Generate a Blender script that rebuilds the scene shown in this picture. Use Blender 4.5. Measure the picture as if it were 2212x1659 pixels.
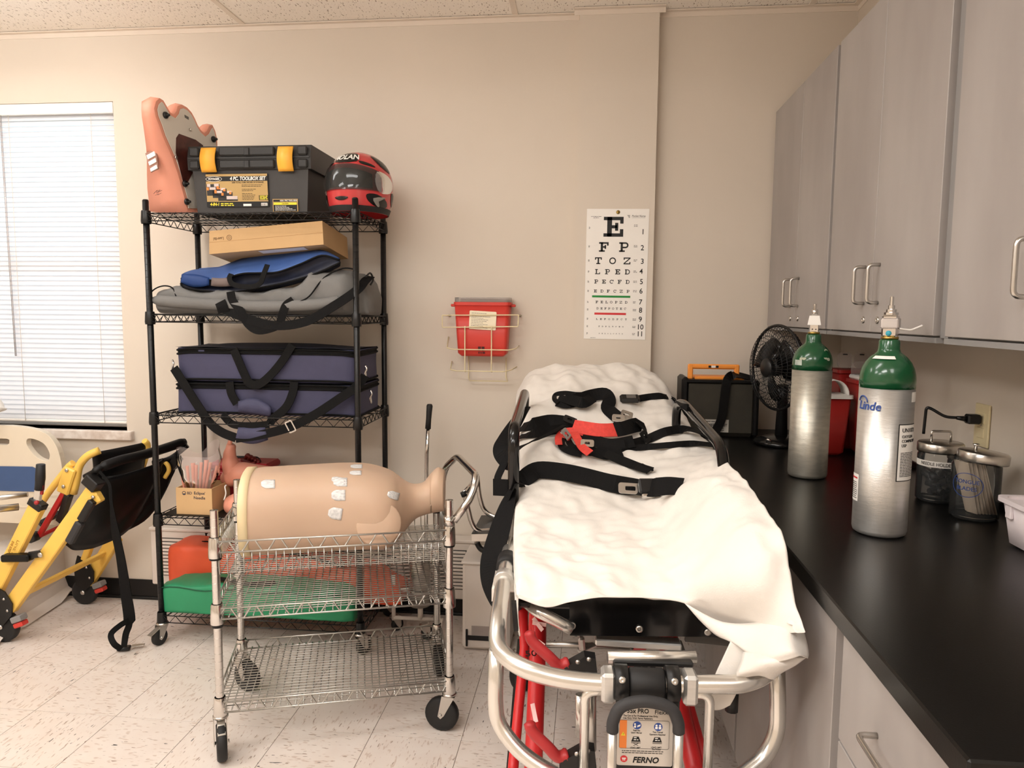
import bpy, bmesh, math, random
from mathutils import Vector, Matrix, noise
from mathutils.bvhtree import BVHTree
random.seed(7)
scene = bpy.context.scene
for o in list(bpy.data.objects):
    bpy.data.objects.remove(o)
C = scene.collection
PI = math.pi
# ------------------------------------------------------------------ camera
IW, IH, FPX = 2212.0, 1659.0, 1570.34
PITCH, YAW, ROLL, CAMH = 0.0967, 0.1047, -0.0082, 1.4081
_f = Vector((-math.sin(YAW) * math.cos(PITCH), math.cos(YAW) * math.cos(PITCH), -math.sin(PITCH)))
_r = Vector((math.cos(YAW), math.sin(YAW), 0))
_d = _f.cross(_r)
R_ = _r * math.cos(ROLL) + _d * math.sin(ROLL)
D_ = _d * math.cos(ROLL) - _r * math.sin(ROLL)
F_ = _f
EYE = Vector((0, 0, CAMH))
cam = bpy.data.objects.new('camera', bpy.data.cameras.new('camera'))
C.objects.link(cam)
cam.matrix_world = Matrix(((R_.x, -D_.x, -F_.x, EYE.x), (R_.y, -D_.y, -F_.y, EYE.y), (R_.z, -D_.z, -F_.z, EYE.z), (0, 0, 0, 1)))
cam.data.sensor_width = 36.0
cam.data.lens = 36.0 * FPX / IW
cam.data.clip_start = 0.02
scene.camera = cam
# ------------------------------------------------------------------ view + world + ceiling lights
vs = scene.view_settings
vs.view_transform = 'Standard'
vs.look = 'None'
vs.gamma = 1.0
vs.use_curve_mapping = False
vs.exposure = 0.27
scene.cycles.max_bounces = 8
scene.cycles.diffuse_bounces = 5
scene.cycles.glossy_bounces = 4
scene.cycles.transparent_max_bounces = 12
world = bpy.data.worlds.new('sky')
scene.world = world
world.use_nodes = True
wn = world.node_tree
wn.nodes['Background'].inputs[0].default_value = (0.86, 0.93, 1.0, 1)
wn.nodes['Background'].inputs[1].default_value = 1.3


def area(name, loc, sx, sy, power, col=(1, 1, 1), rot=(0, 0, 0), portal=False):
    l = bpy.data.lights.new(name, 'AREA')
    l.shape = 'RECTANGLE'
    l.size = sx
    l.size_y = sy
    l.energy = power
    l.color = col
    if portal:
        l.cycles.is_portal = True
    o = bpy.data.objects.new(name, l)
    o.location = loc
    o.rotation_euler = rot
    C.objects.link(o)
    return o


WARM = (1.0, 0.985, 0.96)
area('ceiling_troffer', (-2.75, 0.60, 2.66), 1.15, 0.56, 26, WARM)
area('ceiling_troffer', (-0.95, -0.40, 2.66), 1.15, 0.56, 38, WARM)
area('ceiling_troffer', (-2.75, -0.73, 2.66), 1.15, 0.56, 26, WARM)
area('ceiling_troffer', (0.55, -0.73, 2.66), 0.56, 1.15, 16, WARM)
area('window_portal', (-2.85, 3.37, 1.6), 1.3, 1.53, 1, rot=(-PI / 2, 0, 0), portal=True)


def ray(px, py):
    return F_ + R_ * ((px - IW / 2) / FPX) + D_ * ((py - IH / 2) / FPX)


def at(px, py, Y=None, X=None, Z=None):
    """a point of the room seen at a spot of the photograph, given one real coordinate"""
    d = ray(px, py)
    if Y is not None:
        t = Y / d.y
    elif X is not None:
        t = X / d.x
    else:
        t = (Z - CAMH) / d.z
    return EYE + d * t


def onplane(px, py, p0, n):
    d = ray(px, py)
    return EYE + d * ((p0 - EYE).dot(n) / d.dot(n))


# ------------------------------------------------------------------ materials
def lin(c):
    c = c / 255.0
    return c / 12.92 if c <= 0.04045 else ((c + 0.055) / 1.055) ** 2.4


def rgb(r, g, b):
    return (lin(r), lin(g), lin(b), 1.0)


MATS = {}


def mat(name, col, rough=0.5, metal=0.0, var=0.06, scale=12.0, bump=0.0, bscale=60.0, stretch=(1, 1, 1), spec=0.5, trans=0.0, ior=1.45,
        coat=0.0, aniso=0.0, coords='Object', sheen=0.0, sss=0.0, col2=None):
    if name in MATS:
        return MATS[name]
    m = bpy.data.materials.new(name)
    m.use_nodes = True
    nt = m.node_tree
    b = nt.nodes['Principled BSDF']
    b.inputs['Roughness'].default_value = rough
    b.inputs['Metallic'].default_value = metal
    b.inputs['Specular IOR Level'].default_value = spec
    b.inputs['Transmission Weight'].default_value = trans
    b.inputs['IOR'].default_value = ior
    b.inputs['Coat Weight'].default_value = coat
    b.inputs['Sheen Weight'].default_value = sheen
    b.inputs['Anisotropic'].default_value = aniso
    if sss:
        b.inputs['Subsurface Weight'].default_value = sss
        b.inputs['Subsurface Radius'].default_value = (0.02, 0.008, 0.004)
        b.inputs['Subsurface Scale'].default_value = 0.5
    tc = nt.nodes.new('ShaderNodeTexCoord')
    mp = nt.nodes.new('ShaderNodeMapping')
    mp.inputs['Scale'].default_value = stretch
    nt.links.new(tc.outputs[coords], mp.inputs['Vector'])
    nz = nt.nodes.new('ShaderNodeTexNoise')
    nz.inputs['Scale'].default_value = scale
    nz.inputs['Detail'].default_value = 4
    nt.links.new(mp.outputs[0], nz.inputs['Vector'])
    rp = nt.nodes.new('ShaderNodeValToRGB')
    rp.color_ramp.elements[0].position = 0.3
    rp.color_ramp.elements[1].position = 0.7
    lo = col2 if col2 else tuple(max(0, c * (1 - var)) for c in col[:3]) + (1,)
    hi = col if col2 else tuple(min(1, c * (1 + var)) for c in col[:3]) + (1,)
    rp.color_ramp.elements[0].color = lo
    rp.color_ramp.elements[1].color = hi
    nt.links.new(nz.outputs['Fac'], rp.inputs['Fac'])
    nt.links.new(rp.outputs['Color'], b.inputs['Base Color'])
    if bump:
        n2 = nt.nodes.new('ShaderNodeTexNoise')
        n2.inputs['Scale'].default_value = bscale
        n2.inputs['Detail'].default_value = 3
        nt.links.new(mp.outputs[0], n2.inputs['Vector'])
        bp = nt.nodes.new('ShaderNodeBump')
        bp.inputs['Strength'].default_value = bump
        bp.inputs['Distance'].default_value = 0.002
        nt.links.new(n2.outputs['Fac'], bp.inputs['Height'])
        nt.links.new(bp.outputs['Normal'], b.inputs['Normal'])
    MATS[name] = m
    return m


def glassy(name, col, alpha=0.25, rough=0.05):
    """thin clear plastic or glass: see-through, a little body colour, glossy at grazing angles"""
    m = mat(name, col, 0.5, var=0.03)
    nt = m.node_tree
    b = nt.nodes['Principled BSDF']
    out = nt.nodes['Material Output']
    tr = nt.nodes.new('ShaderNodeBsdfTransparent')
    tr.inputs['Color'].default_value = tuple(0.35 + 0.65 * c for c in col[:3]) + (1,)
    gl_ = nt.nodes.new('ShaderNodeBsdfGlossy')
    gl_.inputs['Roughness'].default_value = rough
    fr = nt.nodes.new('ShaderNodeFresnel')
    fr.inputs['IOR'].default_value = 1.4
    m1 = nt.nodes.new('ShaderNodeMixShader')
    m1.inputs[0].default_value = alpha
    nt.links.new(tr.outputs[0], m1.inputs[1])
    nt.links.new(b.outputs[0], m1.inputs[2])
    m2 = nt.nodes.new('ShaderNodeMixShader')
    nt.links.new(fr.outputs[0], m2.inputs[0])
    nt.links.new(m1.outputs[0], m2.inputs[1])
    nt.links.new(gl_.outputs[0], m2.inputs[2])
    nt.links.new(m2.outputs[0], out.inputs['Surface'])
    return m


def floor_tile_mat():
    m = bpy.data.materials.new('speckled_vinyl_tile')
    m.use_nodes = True
    nt = m.node_tree
    b = nt.nodes['Principled BSDF']
    b.inputs['Roughness'].default_value = 0.33
    tc = nt.nodes.new('ShaderNodeTexCoord')
    oi = nt.nodes.new('ShaderNodeObjectInfo')
    ad = nt.nodes.new('ShaderNodeVectorMath')
    ad.operation = 'MULTIPLY_ADD'
    ml = nt.nodes.new('ShaderNodeMath')
    ml.operation = 'MULTIPLY'
    ml.inputs[1].default_value = 40.0
    nt.links.new(oi.outputs['Random'], ml.inputs[0])
    cx = nt.nodes.new('ShaderNodeCombineXYZ')
    for i in range(3):
        nt.links.new(ml.outputs[0], cx.inputs[i])
    ad.inputs[1].default_value = (1, 1, 1)
    nt.links.new(tc.outputs['Object'], ad.inputs[0])
    nt.links.new(cx.outputs[0], ad.inputs[2])

    def layer(sc, st, lo, hi, prev, color, rot=0.0):
        mp = nt.nodes.new('ShaderNodeMapping')
        mp.inputs['Scale'].default_value = st
        mp.inputs['Rotation'].default_value = (0, 0, rot)
        nt.links.new(ad.outputs[0], mp.inputs['Vector'])
        n = nt.nodes.new('ShaderNodeTexNoise')
        n.inputs['Scale'].default_value = sc
        n.inputs['Detail'].default_value = 1.5
        nt.links.new(mp.outputs[0], n.inputs['Vector'])
        r = nt.nodes.new('ShaderNodeValToRGB')
        r.color_ramp.elements[0].position = lo
        r.color_ramp.elements[0].color = (0, 0, 0, 1)
        r.color_ramp.elements[1].position = hi
        r.color_ramp.elements[1].color = (1, 1, 1, 1)
        nt.links.new(n.outputs['Fac'], r.inputs['Fac'])
        mx = nt.nodes.new('ShaderNodeMix')
        mx.data_type = 'RGBA'
        nt.links.new(r.outputs['Color'], mx.inputs[0])
        if prev is None:
            mx.inputs[6].default_value = rgb(226, 215, 206)
        else:
            nt.links.new(prev, mx.inputs[6])
        mx.inputs[7].default_value = color
        return mx.outputs[2]
    c = layer(14, (1, 1, 1), 0.35, 0.75, None, rgb(222, 209, 199))
    c = layer(70, (0.5, 1.5, 1), 0.60, 0.68, c, rgb(206, 188, 175), 0.1)
    c = layer(74, (0.4, 1.7, 1), 0.685, 0.70, c, rgb(168, 148, 134), -0.15)
    c = layer(50, (0.5, 2.0, 1), 0.735, 0.745, c, rgb(66, 62, 60), 0.12)
    nt.links.new(c, b.inputs['Base Color'])
    return m


def ceiling_tile_mat():
    m = mat('fissured_ceiling_tile', rgb(242, 236, 226), 0.9, var=0.02)
    nt = m.node_tree
    b = nt.nodes['Principled BSDF']
    tc = nt.nodes.new('ShaderNodeTexCoord')
    mp = nt.nodes.new('ShaderNodeMapping')
    mp.inputs['Scale'].default_value = (1.9, 0.62, 1)
    mp.inputs['Rotation'].default_value = (0, 0, 0.35)
    nt.links.new(tc.outputs['Object'], mp.inputs['Vector'])
    n = nt.nodes.new('ShaderNodeTexNoise')
    n.inputs['Scale'].default_value = 92
    n.inputs['Detail'].default_value = 1.0
    nt.links.new(mp.outputs[0], n.inputs['Vector'])
    r = nt.nodes.new('ShaderNodeValToRGB')
    r.color_ramp.elements[0].position = 0.66
    r.color_ramp.elements[0].color = rgb(244, 237, 227)
    r.color_ramp.elements[1].position = 0.70
    r.color_ramp.elements[1].color = rgb(160, 146, 132)
    nt.links.new(n.outputs['Fac'], r.inputs['Fac'])
    nt.links.new(r.outputs['Color'], b.inputs['Base Color'])
    bp = nt.nodes.new('ShaderNodeBump')
    bp.invert = True
    bp.inputs['Strength'].default_value = 0.5
    bp.inputs['Distance'].default_value = 0.003
    nt.links.new(n.outputs['Fac'], bp.inputs['Height'])
    nt.links.new(bp.outputs['Normal'], b.inputs['Normal'])
    return m


def slat_mat():
    m = mat('blind_slat_vinyl', rgb(246, 245, 246), 0.4, var=0.02)
    nt = m.node_tree
    b = nt.nodes['Principled BSDF']
    out = nt.nodes['Material Output']
    tr = nt.nodes.new('ShaderNodeBsdfTranslucent')
    tr.inputs['Color'].default_value = (0.92, 0.92, 0.95, 1)
    mx = nt.nodes.new('ShaderNodeMixShader')
    mx.inputs[0].default_value = 0.42
    nt.links.new(b.outputs[0], mx.inputs[1])
    nt.links.new(tr.outputs[0], mx.inputs[2])
    nt.links.new(mx.outputs[0], out.inputs['Surface'])
    return m


M = dict(
    wall=mat('wall_paint_beige', rgb(214, 203, 189), 0.7, var=0.015, scale=3, bump=0.08, bscale=220),
    ceil=ceiling_tile_mat(),
    grid=mat('ceiling_grid_paint', rgb(226, 214, 200), 0.5, var=0.02),
    tile=floor_tile_mat(),
    grout=mat('tile_seam', rgb(120, 104, 92), 0.8),
    base=mat('black_cove_base', rgb(16, 15, 15), 0.45),
    white=mat('white_plastic', rgb(238, 234, 228), 0.4, var=0.02),
    whitep=mat('white_enamel', rgb(226, 216, 206), 0.4, var=0.02),
    slat=slat_mat(),
    sill=mat('marble_sill', rgb(233, 224, 216), 0.25, scale=26, col2=rgb(200, 184, 172)),
    cab=mat('grey_laminate', rgb(166, 160, 156), 0.42, scale=5, stretch=(1, 1, 0.35), col2=rgb(150, 143, 139), coords='Object'),
    cabedge=mat('grey_edge_band', rgb(136, 134, 133), 0.45, var=0.03),
    counter=mat('black_laminate', rgb(10, 9, 8), 0.3, var=0.25, scale=300, bump=0.05, bscale=400, spec=0.32),
    steel=mat('brushed_steel', rgb(200, 196, 190), 0.28, 1.0, var=0.05),
    chrome=mat('chrome', rgb(214, 211, 207), 0.14, 1.0, var=0.03),
    wirechrome=mat('zinc_wire', rgb(186, 184, 178), 0.28, 0.9, var=0.05),
    alu=mat('brushed_aluminium', rgb(208, 206, 202), 0.36, 0.8, var=0.06, scale=20, bump=0.12, bscale=80, stretch=(1, 1, 8)),
    alutube=mat('aluminium_tube', rgb(222, 219, 213), 0.26, 0.9, var=0.05, scale=9),
    black=mat('black_plastic', rgb(20, 19, 19), 0.4, var=0.1),
    blackgloss=mat('black_gloss_tube', rgb(14, 13, 13), 0.15, var=0.1),
    blackwire=mat('black_epoxy_wire', rgb(14, 14, 15), 0.35, var=0.1),
    rubber=mat('black_rubber', rgb(28, 27, 27), 0.6, var=0.12, bump=0.1),
    grip=mat('grey_foam_grip', rgb(50, 49, 50), 0.65, var=0.08, bump=0.15),
    web=mat('black_webbing', rgb(12, 11, 11), 0.75, spec=0.2, var=0.25, scale=200, bump=0.3, bscale=500),
    webred=mat('red_webbing', rgb(212, 62, 52), 0.6, var=0.12, scale=80, bump=0.3, bscale=400),
    vinylblk=mat('black_vinyl', rgb(11, 10, 10), 0.42, spec=0.3, var=0.2, scale=8, bump=0.15, bscale=300),
    sheet=mat('white_cotton_sheet', rgb(230, 224, 216), 0.85, var=0.015, scale=30, bump=0.25, bscale=260, sheen=0.2),
    yellow=mat('yellow_powder_coat', rgb(238, 194, 92), 0.38, var=0.03, bump=0.04, bscale=300),
    red=mat('red_powder_coat', rgb(196, 38, 40), 0.35, var=0.06),
    redplastic=mat('red_lever_plastic', rgb(168, 44, 46), 0.42, var=0.05),
    redbin=mat('red_sharps_plastic', rgb(206, 62, 52), 0.42, var=0.04),
    redbin2=mat('deep_red_plastic', rgb(158, 34, 30), 0.45, var=0.05),
    orange=mat('orange_plastic', rgb(240, 150, 62), 0.45, var=0.04),
    card=mat('cardboard', rgb(200, 164, 118), 0.8, var=0.04, scale=7, bump=0.05),
    carddark=mat('cardboard_edge', rgb(178, 138, 92), 0.85, var=0.06),
    greybag=mat('grey_canvas', rgb(112, 111, 109), 0.75, var=0.07, scale=6, bump=0.3, bscale=300),
    bluebag=mat('blue_nylon', rgb(60, 92, 152), 0.6, var=0.12, scale=9, bump=0.3, bscale=60),
    navy=mat('navy_nylon', rgb(62, 62, 88), 0.7, var=0.07, scale=20, bump=0.25, bscale=400),
    orangebag=mat('orange_vinyl', rgb(232, 92, 56), 0.5, var=0.06, scale=5, bump=0.2, bscale=12),
    greenbag=mat('green_vinyl', rgb(44, 140, 96), 0.5, var=0.07, scale=5, bump=0.2, bscale=12),
    skin=mat('tan_vinyl_skin', rgb(196, 167, 143), 0.5, var=0.05, scale=3, sss=0.1),
    skinrim=mat('cream_rim', rgb(226, 206, 164), 0.5, var=0.03),
    pink=mat('pink_vinyl_skin', rgb(226, 154, 130), 0.5, var=0.06, scale=5, sss=0.1),
    flesh=mat('dark_wound_red', rgb(120, 40, 34), 0.5, var=0.3, scale=30),
    greyplate=mat('pale_grey_board', rgb(206, 198, 186), 0.5, var=0.03),
    cream=mat('cream_bed_plastic', rgb(214, 202, 182), 0.4, var=0.02),
    bedblue=mat('blue_bed_panel', rgb(58, 84, 128), 0.45, var=0.05),
    toolbox=mat('charcoal_toolbox', rgb(58, 56, 55), 0.5, var=0.05, bump=0.2, bscale=400),
    toollid=mat('black_toolbox_lid', rgb(40, 39, 38), 0.45, var=0.05, bump=0.2, bscale=400),
    gold=mat('label_gold', rgb(184, 152, 96), 0.5, var=0.03),
    yellowp=mat('print_yellow', rgb(242, 222, 60), 0.5, var=0.02),
    orangep=mat('print_orange', rgb(240, 136, 60), 0.5, var=0.02),
    ink=mat('print_black', rgb(14, 14, 14), 0.5, var=0.02),
    inkgrey=mat('print_grey', rgb(92, 88, 84), 0.5, var=0.02),
    paper=mat('white_label', rgb(240, 236, 230), 0.5, var=0.015),
    greenink=mat('print_green', rgb(34, 136, 62), 0.5, var=0.02),
    redink=mat('print_red', rgb(210, 52, 56), 0.5, var=0.02),
    blueink=mat('print_blue', rgb(44, 76, 150), 0.5, var=0.02),
    cylgreen=mat('green_cylinder_paint', rgb(24, 78, 46), 0.2, var=0.08, scale=8, coat=0.3),
    ivory=mat('ivory_plate', rgb(222, 208, 168), 0.4, var=0.02),
    olive=mat('olive_bag', rgb(50, 46, 37), 0.75, var=0.12, bump=0.3, bscale=300),
    brass=mat('brass', rgb(168, 142, 80), 0.3, 1.0),
    hred=mat('helmet_red', rgb(196, 60, 62), 0.18, var=0.04, coat=0.4),
    hblk=mat('helmet_black', rgb(22, 21, 20), 0.22, var=0.1),
    hgrey=mat('helmet_silver', rgb(150, 146, 140), 0.3, 0.4, var=0.05),
    clear=glassy('clear_plastic', rgb(236, 230, 228), 0.2, 0.08),
    bagfilm=glassy('thin_plastic_bag', rgb(240, 230, 228), 0.16, 0.12),
    glass=glassy('clear_glass', rgb(225, 228, 228), 0.04, 0.03),
    visor=glassy('smoked_visor', rgb(60, 60, 58), 0.45, 0.05),
    pane=glassy('window_glass', rgb(235, 242, 245), 0.06, 0.02),
    cyan=mat('cyan_cap', rgb(60, 160, 180), 0.4),
    wood=mat('wooden_stick', rgb(206, 176, 138), 0.7, var=0.06),
    sticker=mat('ecg_pad_white', rgb(232, 230, 228), 0.6, scale=90, stretch=(1, 3, 1), col2=rgb(186, 186, 186)),
)
# ------------------------------------------------------------------ mesh helpers
def V(*a):
    return Vector(a)


def frames(pts, closed=False, up=None):
    n = len(pts)
    T = []
    for i in range(n):
        a = pts[(i - 1) % n] if (closed or i > 0) else pts[i]
        b = pts[(i + 1) % n] if (closed or i < n - 1) else pts[i]
        t = (b - a)
        T.append(t.normalized() if t.length > 1e-9 else Vector((0, 0, 1)))
    ref = up or (Vector((0, 0, 1)) if abs(T[0].z) < 0.9 else Vector((1, 0, 0)))
    u = (ref - T[0] * ref.dot(T[0])).normalized()
    out = []
    for i in range(n):
        u = u - T[i] * u.dot(T[i])
        if u.length < 1e-6:
            u = T[i].orthogonal()
        u.normalize()
        out.append((T[i], u.copy(), T[i].cross(u)))
    return out


def fillet(pts, r, n=5, closed=False):
    pts = [Vector(p) for p in pts]
    out = []
    m = len(pts)
    for i, p in enumerate(pts):
        if not closed and (i == 0 or i == m - 1):
            out.append(p)
            continue
        a, b = pts[(i - 1) % m], pts[(i + 1) % m]
        da, db = (a - p), (b - p)
        k = min(r, da.length * 0.48, db.length * 0.48)
        A, B = p + da.normalized() * k, p + db.normalized() * k
        for j in range(n + 1):
            t = j / n
            out.append(A * (1 - t) ** 2 + p * 2 * t * (1 - t) + B * t * t)
    return out


def crom(pts, n=6, closed=False):
    pts = [Vector(p) for p in pts]
    m = len(pts)
    out = []
    for i in range(m if closed else m - 1):
        p1, p2 = pts[i], pts[(i + 1) % m]
        p0 = pts[(i - 1) % m] if (closed or i > 0) else p1 * 2 - p2
        p3 = pts[(i + 2) % m] if (closed or i < m - 2) else p2 * 2 - p1
        for j in range(n):
            t = j / n
            out.append(0.5 * ((2 * p1) + (p2 - p0) * t + (2 * p0 - 5 * p1 + 4 * p2 - p3) * t * t + (3 * p1 - p0 - 3 * p2 + p3) * t ** 3))
    if not closed:
        out.append(pts[-1])
    return out


def plane(o, right, up):
    right = Vector(right).normalized()
    n = right.cross(Vector(up)).normalized()
    up = n.cross(right)
    o = Vector(o)
    return Matrix(((right.x, up.x, n.x, o.x), (right.y, up.y, n.y, o.y), (right.z, up.z, n.z, o.z), (0, 0, 0, 1)))


def rotz(a):
    return Matrix.Rotation(a, 4, 'Z')


class MB:
    def __init__(s):
        s.v, s.f, s.sm, s.mi = [], [], [], []

    def add(s, vs, fs, smooth=False, mi=0, X=None):
        k = len(s.v)
        for p in vs:
            p = Vector(p)
            s.v.append(X @ p if X is not None else p)
        for f in fs:
            s.f.append([i + k for i in f])
            s.sm.append(smooth)
            s.mi.append(mi)
        return s

    def box(s, c, sz, X=None, b=0.0, mi=0):
        cx, cy, cz = c
        hx, hy, hz = sz[0] / 2, sz[1] / 2, sz[2] / 2
        b = min(b, hx * 0.9, hy * 0.9, hz * 0.9)
        if b <= 0:
            vs = [(cx + i * hx, cy + j * hy, cz + k * hz) for i in (-1, 1) for j in (-1, 1) for k in (-1, 1)]
            fs = [(0, 1, 3, 2), (4, 6, 7, 5), (0, 4, 5, 1), (2, 3, 7, 6), (0, 2, 6, 4), (1, 5, 7, 3)]
            return s.add(vs, fs, False, mi, X)
        vs, idx = [], {}
        for i in (-1, 1):
            for j in (-1, 1):
                for k in (-1, 1):
                    for a in range(3):
                        e = [hx, hy, hz]
                        e = [e[q] - (0 if q == a else b) for q in range(3)]
                        idx[(i, j, k, a)] = len(vs)
                        vs.append((cx + i * e[0], cy + j * e[1], cz + k * e[2]))
        fs = []
        S = (-1, 1)

        def quad(l, outward):
            p = [Vector(vs[q]) for q in l]
            n = (p[1] - p[0]).cross(p[2] - p[0])
            fs.append(l if n.dot(Vector(outward)) > 0 else l[::-1])
        for i in S:
            quad([idx[(i, -1, -1, 0)], idx[(i, 1, -1, 0)], idx[(i, 1, 1, 0)], idx[(i, -1, 1, 0)]], (i, 0, 0))
            quad([idx[(-1, i, -1, 1)], idx[(1, i, -1, 1)], idx[(1, i, 1, 1)], idx[(-1, i, 1, 1)]], (0, i, 0))
            quad([idx[(-1, -1, i, 2)], idx[(1, -1, i, 2)], idx[(1, 1, i, 2)], idx[(-1, 1, i, 2)]], (0, 0, i))
            for j in S:
                quad([idx[(i, j, -1, 0)], idx[(i, j, 1, 0)], idx[(i, j, 1, 1)], idx[(i, j, -1, 1)]], (i, j, 0))
                quad([idx[(i, -1, j, 0)], idx[(i, 1, j, 0)], idx[(i, 1, j, 2)], idx[(i, -1, j, 2)]], (i, 0, j))
                quad([idx[(-1, i, j, 1)], idx[(1, i, j, 1)], idx[(1, i, j, 2)], idx[(-1, i, j, 2)]], (0, i, j))
                for k in S:
                    quad([idx[(i, j, k, 0)], idx[(i, j, k, 1)], idx[(i, j, k, 2)]], (i, j, k))
        return s.add(vs, fs, False, mi, X)

    def rbox(s, p, size, X=None, b=0.0, mi=0):
        """box from its min corner"""
        return s.box((p[0] + size[0] / 2, p[1] + size[1] / 2, p[2] + size[2] / 2), size, X, b, mi)

    def bar(s, a, b, w, h, up=(0, 0, 1), bev=0.0, mi=0):
        """rectangular bar from a to b; w across, h along up"""
        a, b = Vector(a), Vector(b)
        d = b - a
        L = d.length
        t = d.normalized()
        u = Vector(up)
        u = (u - t * u.dot(t)).normalized()
        w_ = t.cross(u)
        X = Matrix(((t.x, w_.x, u.x, a.x), (t.y, w_.y, u.y, a.y), (t.z, w_.z, u.z, a.z), (0, 0, 0, 1)))
        return s.box((L / 2, 0, 0), (L, w, h), X, bev, mi)

    def tube(s, pts, r, n=8, closed=False, caps=True, mi=0, X=None, smooth=True, sx=1.0, up=None):
        pts = [Vector(p) for p in pts]
        m = len(pts)
        fr = frames(pts, closed, up)
        vs, fs = [], []
        for i, p in enumerate(pts):
            rr = r[i] if isinstance(r, (list, tuple)) else r
            t, u, w = fr[i]
            for j in range(n):
                a = 2 * PI * j / n
                vs.append(p + u * (math.cos(a) * rr) + w * (math.sin(a) * rr * sx))
        for i in range(m if closed else m - 1):
            k = (i + 1) % m
            for j in range(n):
                l = (j + 1) % n
                fs.append((i * n + j, i * n + l, k * n + l, k * n + j))
        s.add(vs, fs, smooth, mi, X)
        if caps and not closed:
            k = len(s.v) - len(vs)
            s.f.append([k + j for j in range(n)][::-1])
            s.f.append([k + (m - 1) * n + j for j in range(n)])
            s.sm += [False, False]
            s.mi += [mi, mi]
        return s

    def lathe(s, prof, n=24, X=None, mi=0, smooth=True, sx=1.0, sy=1.0, close=True):
        """prof: (radius, z) from the bottom up"""
        vs, fs = [], []
        for r, z in prof:
            for j in range(n):
                a = 2 * PI * j / n
                vs.append((r * math.cos(a) * sx, r * math.sin(a) * sy, z))
        for i in range(len(prof) - 1):
            for j in range(n):
                l = (j + 1) % n
                fs.append((i * n + j, i * n + l, (i + 1) * n + l, (i + 1) * n + j))
        s.add(vs, fs, smooth, mi, X)
        if close:
            k = len(s.v) - len(vs)
            if prof[0][0] > 1e-6:
                s.f.append([k + j for j in range(n)][::-1])
                s.sm.append(False)
                s.mi.append(mi)
            if prof[-1][0] > 1e-6:
                s.f.append([k + (len(prof) - 1) * n + j for j in range(n)])
                s.sm.append(False)
                s.mi.append(mi)
        return s

    def cyl(s, a, b, r, n=16, mi=0, r2=None):
        a, b = Vector(a), Vector(b)
        return s.tube([a, b], [r, r if r2 is None else r2], n, mi=mi)

    def prism(s, poly, d, X=None, mi=0, smooth=False, z0=0.0):
        """polygon in x,y extruded from z0 to z0+d"""
        n = len(poly)
        ar = sum(poly[i][0] * poly[(i + 1) % n][1] - poly[(i + 1) % n][0] * poly[i][1] for i in range(n))
        if ar < 0:
            poly = poly[::-1]
        vs = [(p[0], p[1], z0) for p in poly] + [(p[0], p[1], z0 + d) for p in poly]
        k = len(s.v)
        s.add(vs, [tuple(range(n))[::-1], tuple(range(n, 2 * n))], False, mi, X)
        for i in range(n):
            j = (i + 1) % n
            s.f.append([k + i, k + j, k + n + j, k + n + i])
            s.sm.append(smooth)
            s.mi.append(mi)
        return s

    def ring(s, outer, inner, d, X=None, mi=0, z0=0.0):
        """frame between two loops of the same length"""
        n = len(outer)
        vs = [(p[0], p[1], z) for z in (z0, z0 + d) for l in (outer, inner) for p in l]
        fs = []
        for i in range(n):
            j = (i + 1) % n
            fs += [(i, j, n + j, n + i)[::-1], (2 * n + i, 2 * n + j, 3 * n + j, 3 * n + i), (i, j, 2 * n + j, 2 * n + i),
                   (n + i, n + j, 3 * n + j, 3 * n + i)[::-1]]
        return s.add(vs, fs, False, mi, X)

    def grid(s, fn, nu, nv, smooth=True, mi=0, cu=False, cv=False, X=None):
        vs = [fn(i / (nu if cu else nu - 1), j / (nv if cv else nv - 1)) for i in range(nu) for j in range(nv)]
        fs = []
        for i in range(nu if cu else nu - 1):
            for j in range(nv if cv else nv - 1):
                a, b = (i + 1) % nu, (j + 1) % nv
                fs.append((i * nv + j, a * nv + j, a * nv + b, i * nv + b))
        return s.add(vs, fs, smooth, mi, X)

    def ribbon(s, pts, nrm, w, t=0.0022, mi=0):
        """flat webbing along pts; nrm one normal or one per point"""
        pts = [Vector(p) for p in pts]
        m = len(pts)
        fr = frames(pts)
        vs, fs = [], []
        for i, p in enumerate(pts):
            T = fr[i][0]
            n = Vector(nrm[i]) if isinstance(nrm, list) else Vector(nrm)
            n = (n - T * n.dot(T))
            n = n.normalized() if n.length > 1e-6 else fr[i][1]
            q = T.cross(n)
            ww = w[i] if isinstance(w, (list, tuple)) else w
            vs += [p + q * ww / 2 + n * t, p - q * ww / 2 + n * t, p - q * ww / 2 - n * t * 0.2, p + q * ww / 2 - n * t * 0.2]
        for i in range(m - 1):
            a, b = 4 * i, 4 * i + 4
            for j in range(4):
                k = (j + 1) % 4
                fs.append((a + j, a + k, b + k, b + j)[::-1])
        fs += [(0, 1, 2, 3), tuple(4 * (m - 1) + q for q in (3, 2, 1, 0))]
        return s.add(vs, fs, False, mi)

    def text(s, body, size, X, bold=0.0, shear=0.0, align='CENTER', sx=1.0, sp=1.0, d=0.0004, mi=0):
        cu = bpy.data.curves.new('t', 'FONT')
        cu.body = body
        cu.size = size
        cu.align_x = align
        cu.align_y = 'CENTER'
        cu.offset = bold * size
        cu.shear = shear
        cu.space_character = sp
        cu.extrude = d
        cu.resolution_u = 3
        ob = bpy.data.objects.new('t', cu)
        me = bpy.data.meshes.new_from_object(ob)
        vs = [(v.co.x * sx, v.co.y, v.co.z) for v in me.vertices]
        fs = [tuple(p.vertices) for p in me.polygons]
        s.add(vs, fs, False, mi, X)
        bpy.data.meshes.remove(me)
        bpy.data.objects.remove(ob)
        bpy.data.curves.remove(cu)
        return s

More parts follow.
